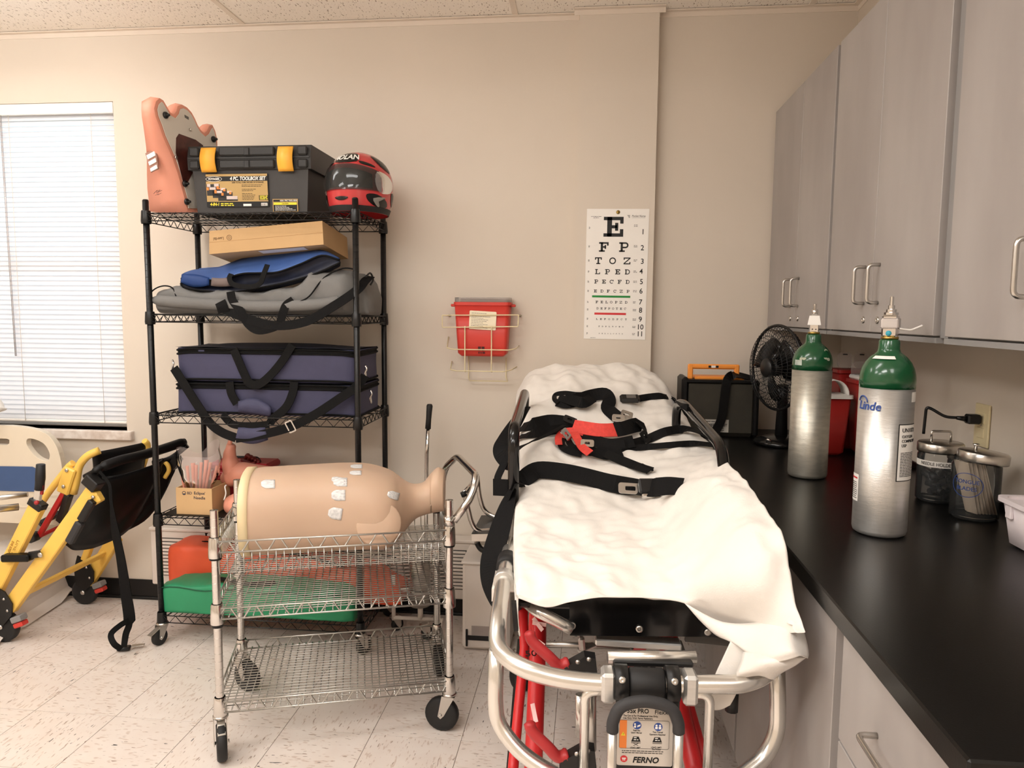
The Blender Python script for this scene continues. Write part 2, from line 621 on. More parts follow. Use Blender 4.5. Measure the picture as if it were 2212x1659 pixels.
    def fine(s, x0, x1, y, h, X, seed=0, mi=0, d=0.0004):
        """a line of print too small to read: word-length strokes"""
        rnd = random.Random(seed)
        x = x0
        while x < x1 - h:
            w = min(rnd.uniform(1.2, 4.5) * h, x1 - x)
            s.box((x + w / 2, y, d / 2), (w, h * 0.62, d), X, 0, mi)
            x += w + h * 0.6
        return s

    def xf(s, fn):
        s.v = [Vector(fn(p)) for p in s.v]
        return s

    def build(s, name, m, parent=None, X=None, sub=0, solid=0.0, bev=0.0):
        me = bpy.data.meshes.new(name)
        me.from_pydata([tuple((X @ p) if X is not None else p) for p in s.v], [], s.f)
        ms = m if isinstance(m, (list, tuple)) else [m]
        for q in ms:
            me.materials.append(q)
        me.polygons.foreach_set('use_smooth', s.sm)
        me.polygons.foreach_set('material_index', s.mi)
        me.update()
        o = bpy.data.objects.new(name, me)
        C.objects.link(o)
        if parent is not None:
            o.parent = parent
        if solid:
            q = o.modifiers.new('thickness', 'SOLIDIFY')
            q.thickness = solid
            q.offset = 0
        if sub:
            q = o.modifiers.new('smooth', 'SUBSURF')
            q.levels = q.render_levels = sub
        return o


def tag(o, label=None, cat=None, group=None, kind=None):
    if label:
        o['label'] = label
    if cat:
        o['category'] = cat
    if group:
        o['group'] = group
    if kind:
        o['kind'] = kind
    return o


def thing(name, label, cat, loc=(0, 0, 0), rz=0.0, group=None):
    o = bpy.data.objects.new(name, None)
    o.empty_display_size = 0.05
    C.objects.link(o)
    o.location = loc
    o.rotation_euler = (0, 0, rz)
    return tag(o, label, cat, group)


def copyobj(o, parent=None, loc=None, rz=None):
    c = o.copy()
    C.objects.link(c)
    if parent is not None:
        c.parent = parent
    if loc is not None:
        c.location = loc
    if rz is not None:
        c.rotation_euler = (0, 0, rz)
    return c


def copytree(o, parent=None, loc=None, rz=None):
    c = copyobj(o, parent, loc, rz)
    for ch in list(o.children):
        copytree(ch, c)
    return c


def arc(cx, cy, r, a0, a1, n):
    return [(cx + r * math.cos(a0 + (a1 - a0) * i / n), cy + r * math.sin(a0 + (a1 - a0) * i / n)) for i in range(n + 1)]


def rrect(w, h, r, n=4, cx=0, cy=0):
    p = []
    for (x, y, a) in ((w / 2 - r, h / 2 - r, 0), (-w / 2 + r, h / 2 - r, PI / 2), (-w / 2 + r, -h / 2 + r, PI), (w / 2 - r, -h / 2 + r, 1.5 * PI)):
        p += arc(cx + x, cy + y, r, a, a + PI / 2, n)
    return p


def wrapcyl(mb, R, a0, z0, cx=0.0, cy=0.0):
    """bend a flat label (x across, y up, z out) round an upright cylinder"""
    return mb.xf(lambda p: (cx + (R + p.z) * math.cos(a0 + p.x / R), cy + (R + p.z) * math.sin(a0 + p.x / R), z0 + p.y))


def gridrect(mb, x0, x1, y0, y1, z, n, mi=0, t=0.0005):
    for i in range(n):
        a, b = x0 + (x1 - x0) * i / n, x0 + (x1 - x0) * (i + 1) / n
        mb.add([(a, y0, z), (b, y0, z), (b, y1, z), (a, y1, z)], [(0, 1, 2, 3)], True, mi)
    return mb
# ------------------------------------------------------------------ the room
XL, XR, YB, YF, ZC = -4.2, 1.074, 3.245, -2.6, 2.68
WX0, WX1, WZ0, WZ1 = -3.5, -2.2, 0.833, 2.366


def struct(name, mb, m, parent=None, **k):
    o = mb.build(name, m, parent, **k)
    if parent is None:
        o['kind'] = 'structure'
    return o


fl = struct('floor', MB().rbox((XL, YF, -0.08), (XR - XL, YB + 0.1 - YF, 0.0785)), M['grout'])
TS, TU, TV = 0.3048, -1.9204, 2.2527
proto = None
for i in range(-9, 11):
    for j in range(-6, 4):
        x0, x1 = max(TU + i * TS, XL), min(TU + (i + 1) * TS, XR)
        y0, y1 = max(TV + j * TS, YF), min(TV + (j + 1) * TS, YB)
        if x1 - x0 < 0.02 or y1 - y0 < 0.02:
            continue
        full = abs(x1 - x0 - TS) < 1e-4 and abs(y1 - y0 - TS) < 1e-4
        cx, cy = (x0 + x1) / 2, (y0 + y1) / 2
        if full and proto is not None:
            t = copyobj(proto, fl, (cx, cy, 0), (PI / 2 if (i + j) % 2 else 0))
        elif full:
            proto = t = MB().box((0, 0, -0.00075), (TS - 0.0016, TS - 0.0016, 0.0015), b=0.0006).build('floor_tile', M['tile'], fl)
            t.location = (cx, cy, 0)
            t.rotation_euler.z = PI / 2 if (i + j) % 2 else 0
        else:
            t = MB().box((0, 0, -0.00075), (x1 - x0 - 0.0016, y1 - y0 - 0.0016, 0.0015), b=0.0006).build('floor_tile', M['tile'], fl)
            t.location = (cx, cy, 0)
# the far part of the room behind the camera has the same tiles
t = MB().rbox((XL, YF, -0.0015), (XR - XL, TV - 6 * TS - YF, 0.0015)).build('floor_sheet', M['tile'], fl)

wb = MB()
TH = 0.16
wb.rbox((XL, YB, -0.08), (WX0 - XL, TH, ZC + 0.28))
wb.rbox((WX1, YB, -0.08), (XR + 0.1 - WX1, TH, ZC + 0.28))
wb.rbox((WX0, YB, -0.08), (WX1 - WX0, TH, WZ0 + 0.08))
wb.rbox((WX0, YB, WZ1), (WX1 - WX0, TH, ZC + 0.2 - WZ1))
wall_back = struct('wall_back', wb, M['wall'])
PX0, PX1, PD = -0.061, 0.268, 0.052
MB().rbox((PX0, YB - PD, 0.0), (PX1 - PX0, PD + 0.01, ZC)).build('pilaster', M['wall'], wall_back)
struct('wall_right', MB().rbox((XR, YF, -0.08), (0.1, YB - YF, ZC + 0.28)), M['wall'])
struct('wall_left', MB().rbox((XL - 0.1, YF, -0.08), (0.1, YB - YF, ZC + 0.28)), M['wall'])
struct('wall_front', MB().rbox((XL - 0.1, YF - 0.1, -0.08), (XR - XL + 0.2, 0.1, ZC + 0.28)), M['wall'])

ce = struct('ceiling', MB().rbox((XL, YF, ZC + 0.012), (XR - XL, YB - YF, 0.1)), M['ceil'])
gx = [-1.556 + 1.2192 * k for k in range(-3, 4)]
gx = [XL] + [g for g in gx if XL + 0.05 < g < XR - 0.05] + [XR]
gy = [2.72 - 0.6096 * k for k in range(0, 9)]
gy = [YB] + [g for g in gy if g > YF + 0.1] + [YF]
for a, b in zip(gx[:-1], gx[1:]):
    for c, d in zip(gy[1:], gy[:-1]):
        t = MB().box((0, 0, 0.004), (b - a - 0.022, d - c - 0.022, 0.014)).build('ceiling_tile', M['ceil'], ce)
        t.location = ((a + b) / 2, (c + d) / 2, ZC + 0.003)
gm = MB()
for g in gx[1:-1]:
    gm.rbox((g - 0.012, YF, ZC - 0.004), (0.024, YB - YF, 0.006))
for g in gy[1:-1]:
    gm.rbox((XL, g - 0.012, ZC - 0.0045), (XR - XL, 0.024, 0.006))
gm.build('ceiling_grid', M['grid'], ce)
# wall angle, running round the pilaster
tr = MB()


def angle(ax, ay, bx, by, nx, ny):
    w, e = 0.024, 0.003
    L = math.hypot(bx - ax, by - ay)
    if abs(bx - ax) > abs(by - ay):
        y0 = min(ay, ay + ny * w)
        tr.rbox((min(ax, bx), y0, ZC - 0.006), (L, w, 0.004))
        y1 = min(ay, ay + ny * e)
        tr.rbox((min(ax, bx), y1, ZC - 0.026), (L, e, 0.022))
    else:
        x0 = min(ax, ax + nx * w)
        tr.rbox((x0, min(ay, by), ZC - 0.0065), (w, L, 0.004))
        x1 = min(ax, ax + nx * e)
        tr.rbox((x1, min(ay, by), ZC - 0.0262), (e, L, 0.022))


angle(XL, YB, PX0, YB, 0, -1)
angle(PX0 - 0.024, YB - PD, PX1 + 0.024, YB - PD, 0, -1)
angle(PX0, YB - PD, PX0, YB, -1, 0)
angle(PX1, YB - PD, PX1, YB, 1, 0)
angle(PX1, YB, XR, YB, 0, -1)
angle(XR, YF, XR, YB, -1, 0)
struct('trim_1', tr, M['grid'])
bb = MB()
bb.rbox((XL, YB - 0.006, 0.0), (PX0 - XL, 0.006, 0.098), b=0.002)
bb.rbox((XL, YB - 0.016, 0.0), (PX0 - XL, 0.016, 0.014), b=0.004)
bb.rbox((PX0, YB - PD - 0.006, 0.0), (PX1 - PX0, 0.006, 0.098), b=0.002)
struct('baseboard_back', bb, M['base'])

# window: frame, panes, marble sill
w1 = MB()
yf = YB + 0.10
for (x0, z0, sx, sz) in ((WX0, WZ0, 0.05, WZ1 - WZ0), (WX1 - 0.05, WZ0, 0.05, WZ1 - WZ0), (WX0, WZ0, WX1 - WX0, 0.06), (WX0, WZ1 - 0.05, WX1 - WX0, 0.05),
                         (WX0, 1.60, WX1 - WX0, 0.045)):
    w1.rbox((x0, yf, z0), (sx, 0.04, sz), b=0.004)
win = struct('window_1', w1, M['white'])
for z0, z1 in ((WZ0 + 0.05, 1.61), (1.635, WZ1 - 0.04)):
    MB().rbox((WX0 + 0.04, yf + 0.015, z0), (WX1 - WX0 - 0.08, 0.005, z1 - z0)).build('pane', M['pane'], win)
MB().rbox((-3.6, YB - 0.028, WZ0 - 0.045), (3.6 - 2.165, 0.13, 0.045), b=0.004).build('window_sill', M['sill'], win)

# horizontal blind
bl = thing('window_blind', 'white horizontal slat blind closed over the bright window', 'blind', (-2.85, YB + 0.03, WZ0))
BW = 1.285
MB().box((0, 0.0, WZ1 - WZ0 - 0.022), (BW, 0.045, 0.04), b=0.004).build('head_rail', M['white'], bl)
MB().box((0, -0.024, WZ1 - WZ0 - 0.026), (BW + 0.005, 0.005, 0.05), b=0.002).build('valance', M['white'], bl)
sp = MB()
ns = 6


def slat(u, v):
    a = math.radians(62)
    w = (v - 0.5) * 0.0256
    bow = 0.0022 * (1 - (2 * v - 1) ** 2)
    return ((u - 0.5) * (BW - 0.01), w * math.cos(a) - bow * math.sin(a), -w * math.sin(a) * -1 - bow * math.cos(a))


sp.grid(slat, 2, ns)
sl = sp.build('slat', M['slat'], bl)
nsl = 62
zt, zb = WZ1 - WZ0 - 0.062, 0.055
sl.location = (0, 0, zt)
for i in range(1, nsl):
    copyobj(sl, bl, (0, 0, zt + (zb - zt) * i / (nsl - 1)))
MB().box((0, 0, 0.034), (BW - 0.01, 0.024, 0.014), b=0.004).build('bottom_rail', M['white'], bl)
for x in (-0.42, 0.11, 0.525):
    MB().tube([(x, -0.014, zt + 0.02), (x, -0.014, 0.03)], 0.0012, 5).build('ladder_cord', M['whitep'], bl)
MB().tube([(0.075, -0.02, zt + 0.03), (0.08, -0.023, 0.9), (0.085, -0.022, 0.35)], 0.004, 8).build('tilt_wand', M['clear'], bl)

# louvred convector cover along the foot of the back wall
cv = thing('wall_convector', 'long cream louvred heater cover low on the back wall behind the black rack', 'heater', (-1.28, YB - 0.001, 0.0))
CW = 1.56
MB().box((0, -0.035, 0.235), (CW, 0.07, 0.265), b=0.006).build('cover', M['whitep'], cv)
MB().box((0, -0.0375, 0.375), (CW + 0.01, 0.075, 0.016), b=0.004).build('top_cap', M['whitep'], cv)
for k in range(6):
    pm = MB()
    x0 = -CW / 2 + 0.03 + k * 0.253
    for i in range(11):
        pm.box((x0 + 0.115, -0.0715, 0.16 + i * 0.0165), (0.225, 0.008, 0.011), Matrix.Translation((0, 0, 0)), 0.002)
    o = pm.build('louvre_panel', M['whitep'], cv)
    MB().box((x0 + 0.115, -0.0702, 0.243), (0.232, 0.002, 0.186)).build('louvre_backing', M['inkgrey'], o)

# ------------------------------------------------------------------ upper cabinets
FX = 0.76
ZB_, ZT_ = 1.362, 2.258


def cab_handle(parent, mbm, a, b, out, r=0.0048):
    a, b, out = Vector(a), Vector(b), Vector(out)
    p = fillet([a, a + out, b + out, b], 0.014, 6)
    return MB().tube(p, r, 10).build('handle', M['steel'], parent)


def upper(y0, y1, label, seam, hand=True):
    t = thing('wall_cabinet', label, 'cabinet', (FX, y0, ZB_), 0, 'grey wall cabinets above the counter')
    D = XR - FX
    L = y1 - y0
    b = MB()
    b.rbox((0.020, 0.001, 0.0), (D - 0.021, L - 0.002, ZT_ - ZB_))
    b.build('body', M['cabedge'], t)
    MB().rbox((0.004, 0.0, -0.012), (0.03, L, 0.012)).build('light_rail', M['cabedge'], t)
    s = seam - y0
    for (a, c, hy, ly) in ((0.010, s - 0.0015, s - 0.045, s - 0.05), (s + 0.0015, L - 0.010, s + 0.055, s + 0.05)):
        d = MB().rbox((0.0, a, 0.004), (0.019, c - a, ZT_ - ZB_ - 0.008), b=0.0012).build('door', M['cab'], t)
        cab_handle(d, None, (0, hy, 0.082), (0, hy, 0.182), (-0.03, 0, 0))
        lk = MB().lathe([(0.0095, 0), (0.0095, 0.003), (0.0075, 0.0045), (0.004, 0.0045), (0.0038, 0.0025), (0, 0.0025)], 16,
                        plane((0, ly, 0.036), (0, -1, 0), (0, 0, 1)), close=False).build('lock', M['steel'], d)
    return t


upper(2.452, YB - 0.008, 'grey two-door wall cabinet against the back wall, above the black fan', 2.82)
upper(1.70, 2.446, 'grey two-door wall cabinet in the middle of the row, above the two oxygen cylinders', 2.074)
upper(0.62, 1.664, 'grey wall cabinet nearest the camera, at the right edge', 1.30)
MB().rbox((FX + 0.012, 1.664, ZB_), (XR - FX - 0.013, 0.036, ZT_ - ZB_)).build('cabinet_filler', M['cabedge'])
tag(bpy.data.objects['cabinet_filler'], 'narrow grey filler strip between the middle and nearest wall cabinets', 'filler')

# ------------------------------------------------------------------ base cabinets and worktop
CX, CZ = 0.4316, 0.914
wt = thing('worktop', 'long black laminate worktop along the right wall', 'worktop', (CX, 0.0, 0.0))
MB().rbox((0, 0.82, CZ - 0.038), (XR - CX - 0.001, YB - 0.821, 0.038), b=0.003).build('slab', M['counter'], wt)
MB().rbox((XR - CX - 0.012, 0.82, CZ), (0.011, YB - 0.82 - 0.002, 0.022), b=0.003).build('wall_upstand', M['counter'], wt)
BX = 0.452


def basecab(y0, y1, label, fronts):
    t = thing('base_cabinet', label, 'cabinet', (BX, y0, 0.0), 0, 'grey base cabinets under the worktop')
    L = y1 - y0
    MB().rbox((0.02, 0.0, 0.10), (XR - BX - 0.022, L, CZ - 0.038 - 0.101)).build('body', M['cabedge'], t)
    MB().rbox((0.07, 0.0, 0.0), (XR - BX - 0.08, L, 0.10)).build('plinth', M['base'], t)
    for (nm, a, c, z0, z1, h) in fronts:
        d = MB().rbox((0.0, a, z0), (0.019, c - a, z1 - z0), b=0.0012).build(nm, M['cab'], t)
        if h == 'h':
            m_ = (a + c) / 2
            zz = (z0 + z1) / 2
            cab_handle(d, None, (0, m_ - 0.05, zz), (0, m_ + 0.05, zz), (-0.03, 0, 0))
        elif h == 'v':
            cab_handle(d, None, (0, c - 0.04, z1 - 0.16), (0, c - 0.04, z1 - 0.06), (-0.03, 0, 0))
    return t


basecab(1.302, 2.10, 'grey base cabinet with plain doors beside the stretcher', [('door', 0.012, 0.395, 0.11, 0.868, ''), ('door', 0.4, 0.788, 0.11, 0.868, '')])
basecab(2.104, YB - 0.01, 'grey base cabinet in the far corner behind the stretcher', [('door', 0.01, 0.56, 0.11, 0.868, 'v'), ('door', 0.565, 1.12, 0.11, 0.868, '')])
basecab(0.84, 1.298, 'grey base cabinet with drawers nearest the camera', [('drawer', 0.012, 0.436, 0.665, 0.868, 'h'), ('drawer', 0.012, 0.436, 0.39, 0.66, 'h'),
                                                                          ('drawer', 0.012, 0.436, 0.11, 0.385, 'h')])

# added unseen light hung under the ceiling to brighten it near the window
wl = thing('added_wrap_light', 'added unseen light hung under the ceiling near the window', 'added light', (-2.55, 2.30, ZC - 0.005))
MB().box((0, 0, -0.05), (1.18, 0.06, 0.03), b=0.004).build('housing', M['white'], wl)
for x_ in (-0.4, 0.4):
    MB().tube([(x_, 0, -0.04), (x_, 0, 0.0)], 0.006, 8).build('hanger', M['white'], wl)
em = bpy.data.materials.new('added_light_diffuser')
em.use_nodes = True
en = em.node_tree
en.nodes.remove(en.nodes['Principled BSDF'])
ee = en.nodes.new('ShaderNodeEmission')
ee.inputs[0].default_value = (1.0, 0.985, 0.96, 1)
ee.inputs[1].default_value = 13.0
en.links.new(ee.outputs[0], en.nodes['Material Output'].inputs['Surface'])
MB().box((0, 0, -0.095), (1.18, 0.2, 0.06), b=0.012).build('diffuser', em, wl)
w2 = copytree(wl, None, (-0.85, 1.30, ZC - 0.005))  # second added light, out of view, lifts the middle of the ceiling
w2['label'] = 'second added unseen light hung under the ceiling above the chrome cart'
# ------------------------------------------------------------------ eye chart on the pilaster
SLAB = {
    'E': [('r', 0, 0, 5, .85), ('r', 0, 4.15, 5, 5), ('r', .9, 0, 2.1, 5), ('r', 2, 2.1, 3.4, 2.9), ('r', 2.9, 1.5, 3.7, 3.5), ('r', 4.15, .8, 5, 1.9), ('r', 4.15, 3.3, 5, 4.2)],
    'F': [('r', 0, 4.15, 5, 5), ('r', .9, 0, 2.1, 5), ('r', 0, 0, 3.1, .8), ('r', 2, 2.1, 3.4, 2.9), ('r', 2.9, 1.5, 3.7, 3.5), ('r', 4.15, 3.2, 5, 4.2)],
    'P': [('r', .8, 0, 1.9, 5), ('r', 0, 0, 3.0, .8), ('r', 0, 4.2, 3.3, 5), ('r', 1.8, 1.9, 3.3, 2.7), ('a', 3.3, 3.45, 1.55, .75, -90, 90)],
    'T': [('r', 0, 4.2, 5, 5), ('r', 0, 3.2, .8, 4.3), ('r', 4.2, 3.2, 5, 4.3), ('r', 1.95, 0, 3.05, 5), ('r', 1, 0, 4, .8)],
    'O': [('a', 2.5, 2.5, 2.5, 1.65, 0, 360)],
    'Z': [('r', 0, 4.2, 5, 5), ('r', 0, 0, 5, .8), ('r', 0, 3.3, .8, 4.3), ('r', 4.2, .7, 5, 1.7), ('q', 0, .8, 1.15, .8, 5, 4.2, 3.85, 4.2)],
    'L': [('r', .8, 0, 1.9, 5), ('r', 0, 0, 5, .8), ('r', 0, 4.2, 2.8, 5), ('r', 4.2, 0, 5, 1.8)],
    'D': [('r', .6, 0, 1.7, 5), ('r', 0, 4.2, 2.6, 5), ('r', 0, 0, 2.6, .8), ('a', 2.55, 2.5, 2.5, 1.7, -90, 90)],
    'C': [('a', 2.5, 2.5, 2.5, 1.65, 42, 318), ('r', 4.2, 3.0, 5, 4.9)],
}


def slab(mb, ch, x, y, s, X, d=0.0004):
    k = s / 5.0
    for q in SLAB[ch]:
        if q[0] == 'r':
            mb.rbox((x + q[1] * k, y + q[2] * k, 0), ((q[3] - q[1]) * k, (q[4] - q[2]) * k, d), X)
        elif q[0] == 'q':
            mb.prism([(x + q[i] * k, y + q[i + 1] * k) for i in (1, 3, 5, 7)], d, X)
        else:
            a0, a1 = math.radians(q[5]), math.radians(q[6])
            n = 20 if s > 0.02 else 12
            ro = arc(x + q[1] * k, y + q[2] * k, q[3] * k, a0, a1, n)
            ri = arc(x + q[1] * k, y + q[2] * k, q[4] * k, a0, a1, n)
            for i in range(n):
                mb.add([(ro[i][0], ro[i][1], d), (ro[i + 1][0], ro[i + 1][1], d), (ri[i + 1][0], ri[i + 1][1], d), (ri[i][0], ri[i][1], d)], [(0, 1, 2, 3)], False, 0, X)


CWD, CHT = 0.264, 0.556
yc = YB - PD - 0.0012
ch = thing('eye_chart', 'white paper eye chart with rows of black letters pinned to the wall pilaster', 'eye chart', (-0.0225, yc, 1.3015), 0)
ch.rotation_euler.y = 0.008
MB().box((CWD / 2, 0, CHT / 2), (CWD, 0.0012, CHT)).build('paper', M['paper'], ch)
X = plane((0, -0.0007, 0), (1, 0, 0), (0, 0, 1))
kx, ky = CWD / 765.0, CHT / 1510.0


def cx_(u, v):      # spot of the printed sheet -> metres on the sheet
    f = (v - 55) / 1510.0
    left = 140 - 32 * f
    right = 875 - 50 * f
    return ((u - left) / (right - left) * CWD, CHT - (v - 58) / 1502.0 * CHT)


tiny = MB()
rows = [('E', [335], 375, 243), ('FP', [283, 520], 548, 118), ('TOZ', [236, 404, 573], 690, 84), ('LPED', [238, 355, 474, 588], 806, 62),
        ('PECFD', [230, 320, 411, 504, 598], 914, 48), ('EDFCZP', [226, 303, 377, 455, 529, 610], 1018, 36), ('FELOPZD', [246, 304, 361, 415, 474, 528, 590], 1143, 31),
        ('DEFPOTEC', [258, 304, 350, 395, 440, 485, 532, 580], 1215, 26), ('LEFODPCT', [252, 299, 347, 396, 444, 493, 541, 592], 1337, 22),
        ('FDPLTCEO', [282, 322, 362, 402, 441, 480, 520, 559], 1420, 16), ('PEZOLCFTD', [286, 320, 353, 387, 420, 453, 486, 520, 555], 1501, 12)]
for s_, xs, base, w in rows:
    for c_, u in zip(s_, xs):
        x, y = cx_(u, base)
        if w < 20:
            slab(tiny, c_, x, y, w * kx, X)
        else:
            q_ = MB()
            slab(q_, c_, x, y, w * kx, X)
            q_.build('letter', M['ink'], ch)
for i, (u, v, sz) in enumerate([(800, 320, 62), (793, 502, 62), (793, 657, 62), (780, 772, 62), (783, 890, 62), (778, 998, 62), (772, 1125, 62), (773, 1220, 62),
                                (770, 1325, 62), (768, 1415, 62), (766, 1495, 62)]):
    x, y = cx_(u, v)
    q_ = MB().text(str(i + 1), 0.031, X @ Matrix.Translation((x, y, 0)), bold=0.012, sx=0.95)
    q_.build('row_number', M['ink'], ch)
tiny.build('tiny_letters', M['ink'], ch)['kind'] = 'stuff'
sm = MB()
for i, (v, vl) in enumerate([(248, 275), (482, 488), (645, 650), (773, 778), (890, 893), (998, 1001), (1128, 1128), (1217, 1217), (1326, 1326), (1413, 1413), (1496, 1496)]):
    x, y = cx_(715 - i * 2, v)
    for q in (-1, 1):
        sm.fine(x - 0.007, x + 0.008, y + q * 0.0026, 0.0034, X, i * 3 + q)
    x, y = cx_(172 - 24 * (v - 248) / 1250, vl)
    for q in (-1, 0, 1):
        sm.fine(x - 0.003, x + 0.003, y + q * 0.003, 0.0026, X, i * 5 + q)
x, y = cx_(250, 145)
sm.fine(x - 0.022, x + 0.022, y, 0.003, X, 91)
sm.fine(x - 0.012, x + 0.012, y - 0.006, 0.003, X, 92)
x, y = cx_(735, 140)
sm.text('Pocket Nurse', 0.0125, X @ Matrix.Translation((x + 0.005, y, 0)), bold=0.008, shear=0.25, sx=0.82)
sm.box((x + 0.005, y - 0.0075, 0), (0.056, 0.0006, 0.0004), X)
for q in range(4):
    sm.box((x - 0.037 + q * 0.001, y + 0.003 - q * 0.003, 0), (0.011 - q * 0.002, 0.0016, 0.0004), X)
x, y = cx_(218, 1546)
sm.fine(x - 0.012, x + 0.012, y, 0.0024, X, 77)
sm.build('small_print', M['inkgrey'], ch)['kind'] = 'stuff'
for (u0, u1, v, w, nm) in ((205, 653, 1064, 'greenink', 'green_bar'), (233, 603, 1264, 'redink', 'red_bar')):
    x0, y = cx_(u0, v)
    x1, _ = cx_(u1, v)
    MB().rbox((x0, y - 0.0045, 0), (x1 - x0, 0.009, 0.0004), X).build(nm, M[w], ch)
x, y = cx_(508, 96)
MB().lathe([(0.0085, 0), (0.0085, 0.001), (0.006, 0.004), (0, 0.0055)], 16, X @ Matrix.Translation((x, y, 0))).build('pin', M['brass'], ch)

# ------------------------------------------------------------------ red sharps container in its wire wall bracket
SY = YB - 0.055
sh = thing('sharps_container', 'red sharps container with clear lid hanging in a white wire bracket on the wall', 'sharps bin', (-0.465, SY, 1.22))


def tub(w0, w1, d0, d1, h, r=0.018):
    m_ = MB()
    n = 5
    for k, t in enumerate((0.0, 0.06, 1.0)):
        w = w0 + (w1 - w0) * t
        d = d0 + (d1 - d0) * t
        if k == 0:
            w -= 0.03
            d -= 0.02
        z = h * t if k else 0
        for p in rrect(w, d, r if k else r * 0.5, n):
            m_.v.append(Vector((p[0], p[1], z)))
    q = 4 * (n + 1)
    m_.f.append(list(range(q))[::-1])
    m_.sm.append(False)
    for k in range(2):
        for i in range(q):
            j = (i + 1) % q
            m_.f.append([k * q + i, k * q + j, (k + 1) * q + j, (k + 1) * q + i])
            m_.sm.append(True)
    m_.f.append([2 * q + i for i in range(q)])
    m_.sm.append(False)
    m_.mi = [0] * len(m_.f)
    return m_


bd = tub(0.215, 0.245, 0.085, 0.098, 0.225)
bd.build('tub', M['redbin'], sh)
rim = MB().prism(rrect(0.252, 0.104, 0.02), 0.014, Matrix.Translation((0, 0, 0.222)))
for sx in (-1, 1):
    rim.box((sx * 0.132, 0, 0.222), (0.022, 0.03, 0.012), b=0.003)
rim.build('rim', M['redbin'], sh)
MB().prism(rrect(0.244, 0.097, 0.018), 0.02, Matrix.Translation((0, 0, 0.2365))).build('lid', M['clear'], sh)
X = plane((0.005, -0.052, 0.157), (1, 0, 0.0), (0, -0.045, 1))
lb = MB().prism(rrect(0.118, 0.08, 0.004), 0.0006, X @ Matrix.Rotation(-0.05, 4, 'Z'))
lab = lb.build('notice_label', mat('cream_label', rgb(240, 228, 202), 0.5, var=0.01), sh)
lt = MB()
for i in range(10):
    lt.fine(-0.05, random.uniform(0.0, 0.05), 0.03 - i * 0.0068, 0.0026, X @ Matrix.Rotation(-0.05, 4, 'Z') @ Matrix.Translation((0, 0, 0.0007)), i)
lt.build('notice_print', M['inkgrey'], lab)['kind'] = 'stuff'
sl_ = MB()
for i, x in enumerate((-0.01, 0.006)):
    sl_.box((x, -0.0445, 0.034), (0.012, 0.003, 0.018))
for x in (-0.012, -0.003, 0.006, 0.012):
    sl_.box((x, -0.0435, 0.016), (0.005, 0.003, 0.008))
sl_.build('vent_slots', mat('slot_dark', rgb(70, 14, 14), 0.6), sh)
WR = 0.0026
br = thing('wire_bracket', 'white wire bracket holding the red sharps container', 'bracket', (-0.465, YB - 0.002, 1.22))
dY = -0.112
wm = MB()


def wire(*p, r=WR, f=0.006):
    wm.tube(fillet([Vector(q) for q in p], f, 3), r, 7)


wire((-0.165, -0.004, 0.175), (-0.172, dY, 0.178), (0.162, dY, 0.182), (0.158, dY + 0.02, 0.18), (0.16, -0.004, 0.178))
wire((-0.172, dY, 0.178), (-0.172, dY, 0.125), (0.16, dY, 0.132), (0.162, dY, 0.182))
wire((-0.165, -0.004, 0.08), (-0.155, dY + 0.02, 0.035), (-0.12, dY, 0.03), (0.12, dY, 0.03), (0.15, dY + 0.03, 0.036), (0.155, -0.004, 0.045))
wire((-0.15, -0.004, -0.03), (-0.14, dY + 0.02, -0.06), (-0.11, dY, -0.064), (0.1, dY, -0.064), (0.13, dY + 0.03, -0.058), (0.145, -0.004, -0.05))
for x in (-0.072, 0.045):
    wire((x, dY, 0.132), (x, dY, -0.066), (x, dY + 0.02, -0.068))
wire((-0.072, -0.01, 0.0), (-0.072, -0.012, -0.105), (-0.06, -0.05, -0.112), (0.11, -0.05, -0.112), (0.098, -0.012, -0.1), (0.098, -0.01, -0.01))
wm.build('wire_frame', M['ivory'], br)
for s_ in (-1, 1):
    MB().lathe([(0.006, 0), (0.006, 0.002), (0, 0.004)], 10, plane((s_ * 0.16, -0.002, 0.178), (1, 0, 0), (0, 0, 1))).build('screw', M['steel'], br)

# ------------------------------------------------------------------ black wire rack
RX0, RX1, RY0, RY1 = -1.778, -0.913, 2.80, 3.185
DECK = [1.795, 1.392, 0.980, 0.552, 0.128]
rack = thing('wire_rack', 'tall black wire shelving rack on casters left of the sharps container', 'shelving', (RX0, RY0, 0))
RW, RD = RX1 - RX0, RY1 - RY0
for (x, y) in ((0, 0), (RW, 0), (0, RD), (RW, RD)):
    p = MB().tube([(x, y, 0.095), (x, y, 1.845)], 0.0122, 12)
    for k in range(67):
        p.tube([(x, y, 0.12 + k * 0.0254), (x, y, 0.1212 + k * 0.0254)], 0.01245, 12)
    po = p.build('post', M['blackwire'], rack)
    MB().tube([(x, y, 1.8455), (x, y, 1.851)], [0.0125, 0.009], 12).build('post_cap', M['black'], po)


